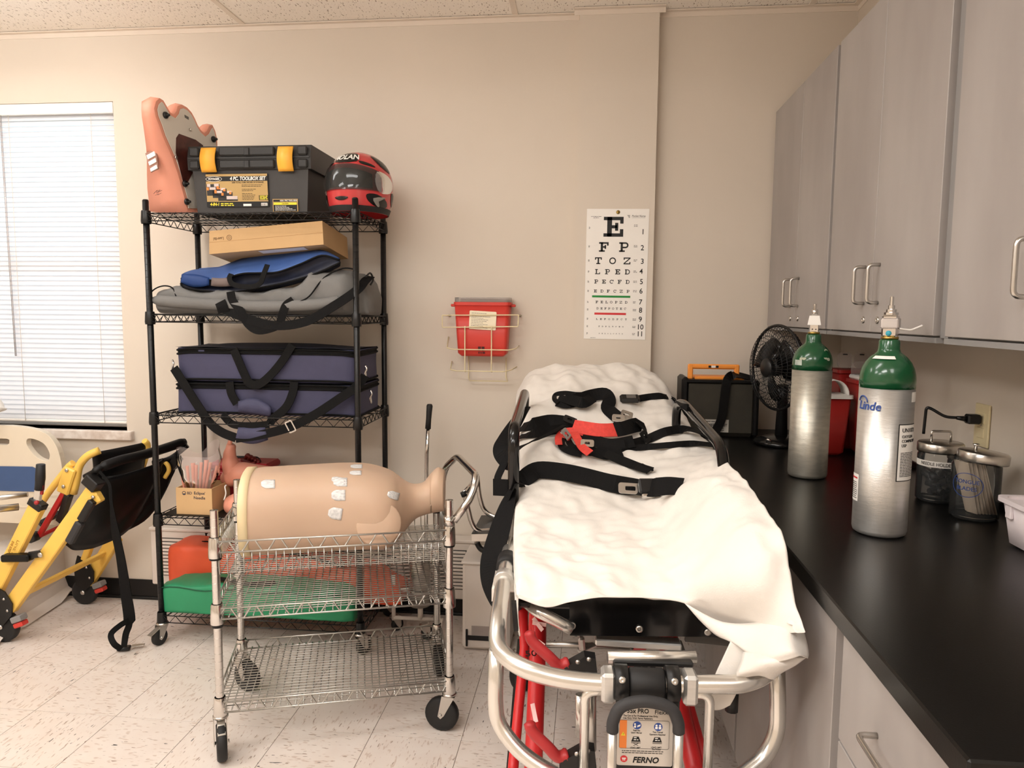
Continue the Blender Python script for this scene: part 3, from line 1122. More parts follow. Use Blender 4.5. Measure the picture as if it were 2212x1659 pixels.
def caster(parent, x, y, r, swing, zt, br=True, wm_='rubber', w=0.022, fork='steel'):
    """swivel caster: plate, fork, tyre, brake; wheel centre trails along swing"""
    c_ = MB()
    c_.lathe([(0.014, zt - 0.012), (0.024, zt - 0.010), (0.024, zt - 0.004), (0.013, zt)], 16, Matrix.Translation((x, y, 0)))
    ox, oy = math.cos(swing) * r * 0.45, math.sin(swing) * r * 0.45
    nx, ny = -math.sin(swing), math.cos(swing)
    for s_ in (-1, 1):
        o_ = s_ * (w / 2 + 0.004)
        poly = [(-0.022, zt - 0.012), (0.022, zt - 0.012), (r * 0.45 + 0.010, r - 0.004), (r * 0.45, r - 0.012), (r * 0.45 - 0.012, r)]
        X = plane((x + nx * (o_ - 0.0012), y + ny * (o_ - 0.0012), 0), (math.cos(swing), math.sin(swing), 0), (0, 0, 1))
        c_.prism(poly, 0.0024, X)
    c_.cyl((x + ox + nx * (w / 2 + 0.008), y + oy + ny * (w / 2 + 0.008), r), (x + ox - nx * (w / 2 + 0.008), y + oy - ny * (w / 2 + 0.008), r), 0.005, 8)
    co = c_.build('caster', M[fork], parent)
    X = plane((x + ox, y + oy, r), (math.cos(swing), math.sin(swing), 0), (0, 0, 1))
    t_ = MB().lathe([(r * 0.55, -w / 2), (r * 0.9, -w / 2), (r, -w * 0.3), (r, w * 0.3), (r * 0.9, w / 2), (r * 0.55, w / 2)], 24, X)
    t_.build('tyre', M[wm_], co)
    if br:
        d = Vector((math.cos(swing), math.sin(swing), 0))
        p0 = Vector((x, y, zt - 0.016)) + d * 0.01
        p1 = p0 + d * 0.055 - Vector((0, 0, 0.022))
        MB().bar(p0, p1, 0.024, 0.004, bev=0.001).build('brake_pedal', M[fork], co)
    return co


for (x, y, sw) in ((0, 0, -1.9), (RW, 0, 0.9), (0, RD, 1.2), (RW, RD, 0.5)):
    caster(rack, x, y, 0.035, sw, 0.096)


def truss(mb, a, b, h, r, n, up=V(0, 0, 1), smooth=False):
    a, b = Vector(a), Vector(b)
    if smooth:
        pts = []
        for i in range(n * 8 + 1):
            t = i / (n * 8)
            s_ = math.sin(2 * PI * t * n)
            s_ = max(-1, min(1, s_ * 1.35))
            pts.append(a.lerp(b, t) + up * (h / 2 * (s_ - 1)))
        mb.tube(pts, r, 6)
    else:
        pts = [a.lerp(b, i / (2 * n)) - up * (h * (i % 2)) for i in range(2 * n + 1)]
        mb.tube(pts, r, 5, smooth=False)


def wire_shelf(W, D, hgt, r, nt, nd, deck_n, cross):
    e = 0.012
    f = MB()
    cs = [V(0, -e, 0), V(W, -e, 0)], [V(0, D + e, 0), V(W, D + e, 0)], [V(-e, 0, 0), V(-e, D, 0)], [V(W + e, 0, 0), V(W + e, D, 0)]
    for k, (a, b) in enumerate(cs):
        d = (b - a).normalized() * 0.012
        for z in (0, -hgt):
            f.tube([a + d + V(0, 0, z), b - d + V(0, 0, z)], r, 6)
        truss(f, a + d, b - d, hgt, r * 0.85, nt if k < 2 else nd, smooth=cross)
    for (x, y) in ((0, 0), (W, 0), (0, D), (W, D)):
        f.lathe([(0.019, -hgt - 0.010), (0.0205, -hgt), (0.018, 0.008), (0.0165, 0.012)], 14, Matrix.Translation((x, y, 0)), close=False)
    g = MB()
    for i in range(deck_n):
        x = W * (i + 0.5) / deck_n
        g.tube([(x, -e, 0.002), (x, D + e, 0.002)], r * 0.75, 5)
    for i in range(3):
        y = D * (i + 1) / 4
        g.tube([(0, y, -0.003), (W, y, -0.003)], r, 5)
    return f, g


f_, g_ = wire_shelf(RW, RD, 0.03, 0.0023, 15, 7, 36, False)
s0 = f_.build('wire_shelf', M['blackwire'], rack)
s0.location.z = DECK[0]
d0 = g_.build('deck_wires', M['blackwire'], s0)
d0['kind'] = 'stuff'
for z in DECK[1:]:
    copytree(s0, rack, (0, 0, z))
# solid liner on the fourth shelf
MB().rbox((0.012, 0.004, DECK[3] + 0.003), (RW - 0.03, RD - 0.008, 0.003)).build('shelf_liner', M['vinylblk'], rack)
# ------------------------------------------------------------------ on the rack: top shelf
T0 = DECK[0] + 0.004
# toolbox
tb = thing('toolbox', 'black toolbox with two yellow latches and a gold label on the top rack shelf', 'toolbox', (-1.362, 2.99, T0))
BWT, BD_, BH = 0.485, 0.275, 0.185
body = MB()
body.add([(-BWT / 2 + 0.012, -BD_ / 2 + 0.01, 0), (BWT / 2 - 0.012, -BD_ / 2 + 0.01, 0), (BWT / 2 - 0.012, BD_ / 2 - 0.01, 0), (-BWT / 2 + 0.012, BD_ / 2 - 0.01, 0),
          (-BWT / 2, -BD_ / 2, BH), (BWT / 2, -BD_ / 2, BH), (BWT / 2, BD_ / 2, BH), (-BWT / 2, BD_ / 2, BH)],
         [(3, 2, 1, 0), (4, 5, 6, 7), (0, 1, 5, 4), (1, 2, 6, 5), (2, 3, 7, 6), (3, 0, 4, 7)])
body.build('tub', M['toolbox'], tb)
ld = MB()
ld.prism([(-BD_ / 2 - 0.008, BH - 0.012), (-BD_ / 2 - 0.012, BH + 0.035), (-BD_ / 2 + 0.0, BH + 0.082), (BD_ / 2 - 0.0, BH + 0.082), (BD_ / 2 + 0.01, BH + 0.03), (BD_ / 2 + 0.008, BH - 0.012)],
         BWT + 0.028, plane((-BWT / 2 - 0.014, 0, 0), (0, 1, 0), (0, 0, 1)))
lid = ld.build('lid', M['toollid'], tb)
rb = MB()
rb.box((0, -BD_ / 2 - 0.012, BH + 0.033), (BWT + 0.02, 0.006, 0.006))
for x0, x1 in ((-0.245, -0.205), (-0.120, 0.11), (0.205, 0.245)):
    rb.box(((x0 + x1) / 2, -BD_ / 2 - 0.013, BH + 0.058), (x1 - x0, 0.014, 0.036), b=0.005)
    rb.box(((x0 + x1) / 2, -BD_ / 2 - 0.013, BH + 0.008), (x1 - x0, 0.014, 0.034), b=0.005)
rb.box((-0.002, -BD_ / 2 - 0.022, BH + 0.055), (0.022, 0.006, 0.03), b=0.003)
rb.box((-0.002, -BD_ / 2 - 0.022, BH + 0.006), (0.022, 0.006, 0.03), b=0.003)
rb.build('lid_ribs', M['toollid'], lid)
MB().box((0.1, 0.04, BH + 0.079), (0.27, 0.15, 0.016), b=0.006).build('organiser_lid', M['clear'], lid)
for x in (-0.162, 0.158):
    la = MB().grid(lambda u, v: (x + (u - 0.5) * 0.062, -BD_ / 2 - 0.012 - 0.014 * math.sin(v * PI) - 0.004, BH - 0.022 + v * 0.094), 2, 9)
    la.build('latch', M['orange'] if False else mat('latch_yellow', rgb(246, 178, 62), 0.45, var=0.03), tb, solid=0.006)
# front sticker
X = plane((-0.152, -BD_ / 2 + 0.0005, 0.095), (1, 0, 0), (0, -0.054, 1))
X = plane((-0.187, -BD_ / 2 + 0.0035, 0.028), (1, 0, 0), (0, -0.06, 1))
LW, LH = 0.262, 0.132
st = MB().rbox((0, 0, 0), (LW, LH, 0.0008), X).build('label', M['ink'], tb)
Xs = X @ Matrix.Translation((0, 0, 0.0009))
gd = MB().rbox((0.002, 0.021, 0), (LW - 0.004, 0.080, 0.0003), Xs)
gd.rbox((0.002, LH - 0.012, 0), (LW - 0.004, 0.009, 0.0003), Xs)
gd.build('gold_field', M['gold'], st)
Xt = Xs @ Matrix.Translation((0, 0, 0.0004))
tx = MB().text('4 PC. TOOLBOX SET', 0.0195, Xt @ Matrix.Translation((0.178, LH - 0.0215, 0)), bold=0.03, shear=0.2, sx=0.83)
tx.text('VOYAGER', 0.011, Xt @ Matrix.Translation((0.036, LH - 0.022, 0.0003)), bold=0.03, sx=0.95)
o_ = [(0.036 + 0.034 * math.cos(a), LH - 0.022 + 0.0105 * math.sin(a)) for a in [2 * PI * i / 32 for i in range(32)]]
i_ = [(0.036 + 0.0325 * math.cos(a), LH - 0.022 + 0.0092 * math.sin(a)) for a in [2 * PI * i / 32 for i in range(32)]]
tx.ring(o_, i_, 0.0004, Xt)
tx.rbox((0.155, 0.003, 0), (0.034, 0.009, 0.0004), Xt)
tx.rbox((0.23, 0.004, 0), (0.026, 0.011, 0.0004), Xt)
tx.build('white_lettering', M['paper'], st)
MB().prism([(0.036 + 0.035 * math.cos(a), LH - 0.022 + 0.0112 * math.sin(a)) for a in [2 * PI * i / 32 for i in range(32)]], 0.0002, Xt).build('badge_oval', M['ink'], st)
ty = MB().text('4-IN-1', 0.0165, Xt @ Matrix.Translation((0.034, 0.0105, 0)), bold=0.03, shear=0.2, sx=0.9)
ty.fine(0.06, 0.115, 0.0135, 0.006, Xt, 3)
ty.fine(0.06, 0.115, 0.0065, 0.006, Xt, 4)
for i in range(3):
    ty.fine(0.226, 0.258, 0.0415 - i * 0.0055, 0.005, Xt @ Matrix.Translation((0, 0, 0.0003)), 20 + i)
ty.build('yellow_lettering', M['yellowp'], st)
tk = MB().text('5600 TOTAL CUBIC INCHES OF STORAGE!', 0.0088, Xt @ Matrix.Translation((0.178, 0.0955, 0)), bold=0.02, sx=0.8)
for i, (x1) in enumerate((0.238, 0.236, 0, 0.214, 0.2, 0, 0.195, 0.207, 0.205, 0.205, 0.2)):
    if x1:
        tk.fine(0.152, x1, 0.086 - i * 0.0057, 0.003, Xt, 40 + i)
tk.rbox((0.222, 0.026, 0), (0.038, 0.019, 0.0002), Xt)
for i in range(5):
    tk.rbox((0.232 + i * 0.0045, 0.005, 0.0004), (0.0022, 0.008, 0.0002), Xt)
tk.build('black_print', mat('print_brown', rgb(60, 46, 28), 0.5), st)
pic, pio = MB(), MB()
for (x, y, w, h) in ((0.004, 0.045, 0.055, 0.045), (0.028, 0.036, 0.06, 0.036), (0.05, 0.024, 0.062, 0.034), (0.085, 0.024, 0.048, 0.014)):
    pic.rbox((x, y, 0), (w, h, 0.0003), Xt)
pic.build('picture_boxes', M['toollid'], st)
piw = MB()
for (x, y, w, h) in ((0.006, 0.079, 0.014, 0.012), (0.036, 0.08, 0.02, 0.012), (0.016, 0.068, 0.026, 0.010), (0.062, 0.066, 0.02, 0.009), (0.046, 0.055, 0.022, 0.009), (0.09, 0.055, 0.018, 0.008),
                     (0.086, 0.03, 0.046, 0.013)):
    piw.rbox((x, y, 0.0003), (w, h, 0.0003), Xt)
piw.build('picture_lids', mat('print_pale', rgb(206, 190, 184), 0.5), st)
for (x, y, w, h) in ((0.004, 0.066, 0.009, 0.011), (0.046, 0.074, 0.01, 0.008), (0.036, 0.054, 0.009, 0.013), (0.073, 0.062, 0.01, 0.008), (0.065, 0.045, 0.009, 0.011), (0.098, 0.05, 0.009, 0.01), (0.046, 0.07, 0.02, 0.003)):
    pio.rbox((x, y, 0.0006), (w, h, 0.0003), Xt)
pio.build('picture_latches', M['orangep'], st)
X2 = X @ Matrix.Translation((LW + 0.016, -0.022, 0))
s2 = MB().rbox((0, 0, 0), (0.105, 0.052, 0.0008), X2).build('warning_label', M['gold'], tb)
q = MB().rbox((0.003, 0.003, 0.0009), (0.098, 0.036, 0.0002), X2)
q.rbox((0.003, 0.041, 0.0009), (0.098, 0.008, 0.0002), X2)
q.build('black_field', M['ink'], s2)
MB().rbox((0.004, 0.029, 0.0011), (0.096, 0.009, 0.0002), X2).build('yellow_bar', M['yellowp'], s2)
q = MB().text('4-IN-1 PVC TOOL BOX', 0.0085, X2 @ Matrix.Translation((0.066, 0.045, 0.0012)), bold=0.02, sx=0.82)
for i in range(4):
    q.fine(0.01, 0.06 + 0.012 * i, 0.024 - i * 0.0052, 0.0028, X2 @ Matrix.Translation((0, 0, 0.0011)), 60 + i)
q.build('white_print', M['paper'], s2)
q = MB().text('CAUTION', 0.006, X2 @ Matrix.Translation((0.052, 0.0335, 0.0014)), bold=0.02)
q.build('caution_word', M['ink'], s2)

# pelvis trainer standing on edge beside the toolbox
pv = thing('pelvis_trainer', 'pink rubber pelvis training model standing on edge with its pale grey back board showing', 'training model', (-1.66, 2.93, T0))
pvl = pv.location.copy()
pn_d = Vector((0.14, 0.990, 0))
pn_n = Vector((0.990, -0.14, 0))
pP0 = at(402, 455, Y=2.86)


def pvp(px, py):
    return onplane(px, py, pP0, pn_n) - pvl


OUT = [(405, 457), (399, 430), (392, 405), (384, 375), (372, 340), (362, 318), (352, 296), (344, 272), (336, 252), (333, 234), (337, 219), (345, 212), (353, 217), (361, 231), (368, 243), (375, 248), (381, 240), (384, 229),
       (393, 226), (404, 232), (414, 243), (421, 256), (427, 270), (433, 280), (441, 288), (447, 283), (452, 272), (459, 270), (465, 283), (469, 300), (470, 330), (470, 457)]
face = [pvp(*p) for p in OUT]
for p in face:
    p.z = max(p.z, 0.0)
bot = max(0.0, min(p.z for p in face))
TK = 0.17
EXT = Vector((-0.985, 0.17, 0))
nface = len(face)
pm = MB()


def insetpts(pts, d):
    out = []
    n = len(pts)
    for i in range(n):
        a, b = pts[i - 1], pts[(i + 1) % n]
        t = (b - a).normalized()
        nn = t.cross(pn_n)
        out.append(pts[i] + nn * d)
    return out


fr2 = face
FLK = [max(0.058, (OUT[i][0] - 300) * 0.00180) if i < 14 else 0.06 for i in range(nface)]
_m, _b = insetpts(face, -0.008), insetpts(face, 0.006)
mid = [_m[i] + EXT * FLK[i] * 0.5 for i in range(nface)]
bck = [_b[i] + EXT * (FLK[i] + 0.006 * math.sin(OUT[i][1] * 0.035)) for i in range(nface)]
for p in mid + bck:
    p.z = max(p.z, 0.0)
inn = [p + pn_n * 0.0 for p in insetpts(face, 0.016)]
pm.v = [*bck, *mid, *fr2, *inn]
for k in range(3):
    for i in range(nface):
        j = (i + 1) % nface
        pm.f.append([k * nface + i, k * nface + j, (k + 1) * nface + j, (k + 1) * nface + i])
        pm.sm.append(k < 2)
pm.f.append(list(range(nface)))
pm.sm.append(False)
pm.f.append([3 * nface + i for i in range(nface)])
pm.sm.append(False)
pm.mi = [0] * len(pm.f)
pm.build('rubber_body', M['pink'], pv)
brd = insetpts(face, 0.014)
pm = MB()
pm.v = [p + pn_n * 0.002 for p in brd] + [p + pn_n * 0.005 for p in brd]
pm.f = [[nface + i for i in range(nface)]] + [[i, (i + 1) % nface, nface + (i + 1) % nface, nface + i] for i in range(nface)]
pm.sm = [False] * len(pm.f)
pm.mi = [0] * len(pm.f)
pb = pm.build('back_board', M['greyplate'], pv)


def pvpoly(pts, off, th):
    a = [pvp(*p) + pn_n * off for p in pts]
    m_ = MB()
    n = len(a)
    m_.v = a + [p + pn_n * th for p in a]
    m_.f = [list(range(n))[::-1], [n + i for i in range(n)]] + [[i, (i + 1) % n, n + (i + 1) % n, n + i] for i in range(n)]
    m_.sm = [False] * len(m_.f)
    m_.mi = [0] * len(m_.f)
    return m_


pvpoly([(378, 298), (384, 289), (420, 302), (436, 314), (436, 330), (400, 400), (392, 390), (382, 350), (377, 330)], 0.0052, 0.001).build('cavity', mat('cavity_brown', rgb(74, 34, 28), 0.5, var=0.5, scale=22), pv)
for (px, py) in ((354, 249), (458, 301), (400, 436), (396, 397)):
    c = pvp(px, py) + pn_n * 0.005
    MB().lathe([(0.013, 0), (0.013, 0.006), (0.010, 0.010), (0.005, 0.010), (0.005, 0.02), (0, 0.021)], 14, plane(c, pn_d, (0, 0, 1))).build('foot_knob', M['black'], pb)
pvpoly([(396, 248), (405, 253), (405, 259), (397, 254)], 0.0052, 0.001).build('maker_plate', M['inkgrey'], pb)
for (px, py) in ((408, 280), (376, 340)):
    c = pvp(px, py) + pn_n * 0.005
    MB().cyl(c, c + pn_n * 0.008, 0.006, 10).build('latch_stud', M['steel'], pb)
# side opening with a striped rib block, on the left flank
sd = -pn_d * 0.0
wb0 = pvp(372, 372) + EXT * 0.116
Xq = plane(wb0 + Vector((0, -0.014, 0)), -EXT, (0, 0, 1))
sb0 = pvp(390, 418) + EXT * 0.12 + Vector((0, -0.016, 0))
for k in range(7):
    q_ = sb0 - EXT * (0.004 * k) + Vector((0, 0, 0.006 * math.sin(k * 2.3)))
    MB().tube([q_, q_ - EXT * 0.018 + Vector((0, 0, 0.010 + 0.004 * math.cos(k * 1.7)))], 0.0007, 5).build('ink_scribble', M['ink'], pv)
h_ = MB().prism([(0.004, 0.075), (0.055, 0.088), (0.064, 0.012), (0.028, 0.0)], 0.004, Xq)
ob = h_.build('flank_window', mat('window_dark', rgb(150, 110, 96), 0.6), pv)
for k in range(3):
    MB().prism([(0.012 + 0.012 * k * 0.6, 0.066 - k * 0.026), (0.05 + 0.004 * k, 0.08 - k * 0.026), (0.054 + 0.004 * k, 0.064 - k * 0.025), (0.018 + 0.01 * k * 0.6, 0.050 - k * 0.024)], 0.003, Xq, z0=0.004).build('white_rib', M['paper'], ob)

# helmet
HC = Vector((-0.945, 2.965, T0 + 0.128))
hl = thing('motorcycle_helmet', 'red and black full-face helmet with a dark visor on the top rack shelf', 'helmet', (HC.x, HC.y, T0), math.radians(-101))


def hs(th, ph, off=0.0):
    """helmet surface: th round the head (0 = face), ph up from the brow line"""
    a, b, c = 0.150, 0.130, 0.128
    ct, st_ = math.cos(th), math.sin(th)
    if ph >= 0:
        cp, z = math.cos(ph), c * math.sin(ph)
    else:
        q = ph / -1.2
        cp, z = 1 - 0.17 * q ** 2.2, -0.122 * q
        if ct > 0:
            cp += 0.10 * q * ct ** 2
    x, y = a * cp * ct, b * cp * st_
    p = Vector((x, y, z))
    n = Vector((x / a / a, y / b / b, (z / c / c if z > 0 else 0))).normalized()
    return p + n * off + Vector((0, 0, 0.128))


m_ = MB().grid(lambda u, v: hs(2 * PI * u, -1.2 + (PI / 2 + 1.2 - 0.001) * v), 40, 26, cu=True)
m_.build('shell', M['hred'], hl)


def hpatch(pts, off, name, mt, sub=3):
    """patch on the shell from (th, ph) corner loop, fanned from its middle"""
    pts = [Vector((p[0], p[1], 0)) for p in pts]
    pts = crom(pts, sub, closed=True)
    c = sum(pts, Vector()) / len(pts)
    m_ = MB()
    rings = 4
    n = len(pts)
    for k in range(1, rings + 1):
        for p in pts:
            q = c.lerp(p, k / rings)
            m_.v.append(hs(q.x, q.y, off if k < rings else off * 0.6))
    m_.v.append(hs(c.x, c.y, off))
    ci = len(m_.v) - 1
    for i in range(n):
        j = (i + 1) % n
        m_.f.append([ci, i, j])
        for k in range(rings - 1):
            m_.f.append([k * n + i, (k + 1) * n + i, (k + 1) * n + j, k * n + j])
    m_.sm = [True] * len(m_.f)
    m_.mi = [0] * len(m_.f)
    return m_.build(name, mt, hl)


v_ = MB().grid(lambda u, v: hs(-1.2 + 2.4 * u, -0.40 + (0.88 - 0.22 * abs(2 * u - 1) ** 2) * v, 0.006), 26, 8)
v_.build('visor', M['visor'], hl)
g_ = MB().grid(lambda u, v: hs(-0.92 + 1.84 * u, -0.32 + (0.66 - 0.16 * abs(2 * u - 1) ** 2) * v, 0.0016), 22, 6)
g_.build('eye_opening', M['hblk'], hl)
for s_ in (-1, 1):
    hpatch([(s_ * 1.05, 0.28), (s_ * 1.5, 0.2), (s_ * 1.75, -0.05), (s_ * 1.6, -0.38), (s_ * 1.15, -0.45), (s_ * 0.98, -0.1)], 0.009, 'visor_pivot', M['clear'])
    hpatch([(s_ * 0.75, -0.55), (s_ * 1.1, -0.52), (s_ * 1.5, -0.72), (s_ * 1.55, -0.95), (s_ * 1.1, -0.98), (s_ * 0.8, -0.8)], 0.002, 'black_flash', M['hblk'])
    hpatch([(s_ * 0.95, -0.68), (s_ * 1.45, -0.58), (s_ * 1.0, -0.74), (s_ * 1.2, -0.95), (s_ * 1.1, -0.95)], 0.004, 'silver_arrow', M['hgrey'])
    hpatch([(s_ * 0.55, 0.62), (s_ * 0.95, 0.52), (s_ * 1.05, 0.42), (s_ * 0.6, 0.50)], 0.003, 'vent', M['hblk'])
    hpatch([(s_ * 1.1, 0.95), (s_ * 1.7, 0.75), (s_ * 1.8, 0.35), (s_ * 1.3, 0.5)], 0.003, 'dark_flash', M['hblk'])
    hpatch([(s_ * 1.75, -0.35), (s_ * 2.2, -0.4), (s_ * 2.3, -0.8), (s_ * 1.85, -0.75)], 0.003, 'rear_flash', M['hblk'])
hpatch([(-0.45, 0.58), (0.45, 0.58), (0.42, 1.0), (-0.42, 1.0)], 0.003, 'brow_panel', M['hblk'])
m_ = MB().grid(lambda u, v: hs(2 * PI * u, -1.2 + 0.22 * v, 0.004), 36, 3, cu=True)
m_.build('neck_trim', M['rubber'], hl)
hpatch([(-0.22, -0.70), (0.0, -0.66), (0.22, -0.70), (0.1, -0.80), (-0.1, -0.80)], 0.006, 'chin_vent', M['hblk'])
nm = MB().text('NOLAN', 0.042, Matrix(), bold=0.02, sx=0.95)
nm.xf(lambda p: hs(-(p.x) / 0.128 * -1.0, 0.74 + p.y / 0.13, 0.0045 + p.z))
nm.build('brow_lettering', M['paper'], hl)

# ------------------------------------------------------------------ second shelf: carton, blue bag, grey duffel
S1 = DECK[1] + 0.004
du = thing('grey_duffel_bag', 'long grey canvas duffel bag with black straps on the second rack shelf', 'bag', (-1.34, 2.975, S1))
dl = du.location.copy()


def profile(u, pts):
    for (a, b) in zip(pts[:-1], pts[1:]):
        if a[0] <= u <= b[0]:
            t = (u - a[0]) / (b[0] - a[0])
            t = t * t * (3 - 2 * t)
            return a[1] + (b[1] - a[1]) * t
    return pts[-1][1]


def sack(L, hp, dp, mesh_n=(60, 28), wr=0.012, ex=2.6, seed=0.0, y0=0.0, ypr=None):
    """soft bag lying along x: hp height profile, dp half depth profile over u"""
    def fn(u, v):
        a = 2 * PI * v
        h = profile(u, hp)
        d = profile(u, dp)
        ca, sa = math.cos(a), math.sin(a)
        y = math.copysign(abs(ca) ** (2 / ex), ca) * d
        z = h / 2 + math.copysign(abs(sa) ** (2 / ex), sa) * h / 2
        x = (u - 0.5) * L
        w = noise.noise(Vector((x * 9 + seed, y * 14, z * 14))) * wr + noise.noise(Vector((x * 30 + seed, y * 30, z * 24))) * wr * 0.35
        k = 1 if z > 0.012 else 0
        yo = profile(u, ypr) if ypr else 0
        return Vector((x, y + yo + w * ca * k, max(0, z + w * max(0, sa) * k)))
    m_ = MB().grid(fn, mesh_n[0], mesh_n[1], cv=True)
    n1 = mesh_n[1]
    m_.f.append(list(range(n1)))
    m_.f.append([(mesh_n[0] - 1) * n1 + i for i in range(n1)][::-1])
    m_.sm += [True, True]
    m_.mi += [0, 0]
    return m_


sack(0.90, [(0, 0.05), (0.03, 0.105), (0.12, 0.118), (0.22, 0.10), (0.5, 0.095), (0.66, 0.11), (0.76, 0.175), (0.9, 0.18), (0.97, 0.15), (1, 0.09)],
     [(0, 0.1), (0.04, 0.16), (0.5, 0.165), (0.9, 0.165), (1, 0.10)], mesh_n=(90, 40), wr=0.016, ex=4.2, seed=3).build('bag_body', M['greybag'], du)


def dpt(px, py, Y):
    return at(px, py, Y=Y) - dl


# folded front panel along the shelf edge
fp = crom([dpt(330, 648, 2.815), dpt(420, 655, 2.812), dpt(560, 662, 2.81), (dpt(680, 658, 2.81)), dpt(740, 650, 2.815)], 6)
MB().tube(fp, [0.012] + [0.024] * (len(fp) - 2) + [0.012], 10).build('front_roll', M['greybag'], du)
hd = MB()
for pts in ([(498, 630, 2.80), (503, 650, 2.795), (520, 672, 2.785), (536, 700, 2.78), (560, 714, 2.775), (600, 703, 2.78), (610, 680, 2.785), (618, 660, 2.79), (634, 648, 2.80)],):
    p = crom([dpt(*q) for q in pts], 6)
    hd.ribbon(p, [V(0.2, -1, 0.2)] * len(p), 0.032, 0.003)
hd.build('carry_handle', M['web'], du)
p = crom([dpt(480, 665, 2.795), dpt(520, 683, 2.786), dpt(590, 703, 2.78), dpt(660, 695, 2.78), dpt(720, 662, 2.785), dpt(770, 628, 2.80), dpt(790, 606, 2.86), dpt(800, 598, 2.92)], 6)
MB().ribbon(p, [V(0.1, -1, 0.25)] * len(p), 0.036, 0.003).build('shoulder_strap', M['web'], du)
MB().ribbon(crom([dpt(476, 652, 2.788), dpt(480, 662, 2.784), dpt(484, 675, 2.788)], 4), V(0.1, -1, 0), 0.045, 0.003).build('handle_wrap', M['web'], du)
pi = MB()
pi.tube(crom([dpt(640, 655, 2.795), dpt(668, 640, 2.80), dpt(700, 600, 2.82), dpt(740, 580, 2.83), dpt(775, 583, 2.83)], 6), 0.003, 6)
pi.tube(crom([dpt(322, 655, 2.80), dpt(328, 630, 2.81), dpt(350, 618, 2.82), dpt(372, 622, 2.82), dpt(382, 645, 2.81)], 6), 0.003, 6)
pi.build('piping', M['web'], du)
MB().tube(crom([dpt(790, 598, 2.86), dpt(800, 590, 2.9), dpt(806, 604, 2.92), dpt(800, 616, 2.92)], 4), 0.004, 6).build('snap_hook', M['black'], du)

bg = thing('blue_nylon_bag', 'blue nylon bag with open black zip lying on the grey duffel', 'bag', (-1.35, 2.96, S1 + 0.1))
bl_ = bg.location.copy()


def bpt(px, py, Y):
    return at(px, py, Y=Y) - bl_


NU = 16
lo = [(390, 612), (400, 622), (440, 628), (500, 632), (560, 622), (620, 610), (680, 592), (725, 572), (735, 566)]
mo = [(391, 602), (420, 600), (470, 606), (520, 592), (560, 590), (600, 588), (650, 570), (695, 552), (734, 562)]
to = [(393, 592), (420, 583), (470, 578), (520, 560), (570, 548), (620, 542), (660, 540), (700, 542), (733, 558)]


def lens(rowa, rowb, ya, yb, bulge):
    a = crom([Vector((p[0], p[1], 0)) for p in rowa], 4)
    b = crom([Vector((p[0], p[1], 0)) for p in rowb], 4)

    def fn(u, v):
        i = u * (len(a) - 1)
        k = min(int(i), len(a) - 2)
        t = i - k
        pa, pb = a[k].lerp(a[k + 1], t), b[k].lerp(b[k + 1], t)
        p = pa.lerp(pb, v)
        y = ya + (yb - ya) * v * (0.15 + 0.85 * max(0.0, math.sin(u * PI)) ** 0.6) - bulge * math.sin(v * PI) * math.sin(u * PI) ** 0.5
        y += 0.006 * noise.noise(Vector((u * 9, v * 5, ya)))
        return bpt(p.x, p.y, y)
    return fn


MB().grid(lens(mo, to, 2.84, 2.99, 0.0), 40, 8).build('top_panel', M['bluebag'], bg, solid=0.004)
MB().grid(lens(lo, mo, 2.835, 2.87, -0.02), 40, 6).build('mouth_lining', mat('blue_dark_lining', rgb(24, 28, 46), 0.6, var=0.3, scale=18), bg, solid=0.003)
MB().grid(lens([(p[0], p[1] + 8) for p in lo], lo, 2.86, 2.832, 0.0), 40, 4).build('lower_panel', mat('blue_black_base', rgb(16, 18, 30), 0.6, var=0.2), bg, solid=0.003)
MB().grid(lens([(391, 610), (410, 618), (430, 620), (452, 616)], [(393, 594), (410, 592), (430, 594), (452, 600)], 2.832, 2.834, 0.01), 12, 5).build('end_panel', mat('deep_blue_nylon', rgb(22, 58, 118), 0.6, var=0.1), bg, solid=0.003)
MB().grid(lens([(456, 617), (475, 619), (500, 618)], [(458, 600), (475, 601), (498, 600)], 2.832, 2.832, 0.006), 8, 4).build('grey_insert', mat('taupe_panel', rgb(112, 98, 94), 0.7), bg, solid=0.003)
bt_ = MB()
# back half filling the bag so it is solid from behind
bt_.grid(lambda u, v: bpt(430 + 295 * u, 580 - 22 * u + 36 * v * (1 - 0.4 * u), 3.0 + 0.02 * math.sin(v * PI)), 20, 4)
bt_.build('rear_panel', M['bluebag'], bg, solid=0.004)
zz = MB()
for row, yy in ((mo, 2.838), (lo, 2.832)):
    p = crom([bpt(q[0], q[1], yy) for q in row], 5)
    zz.tube(p, 0.004, 6)
zz.build('zip_edge', M['web'], bg)
hn = MB()
for pts in ([(500, 592, 2.83), (496, 602, 2.82), (505, 615, 2.812), (540, 620, 2.80), (562, 612, 2.80), (570, 592, 2.81), (578, 572, 2.83)],):
    p = crom([bpt(*q) for q in pts], 5)
    hn.ribbon(p, [V(0.1, -1, 0.3)] * len(p), 0.02, 0.003)
hn.build('carry_handle', M['web'], bg)
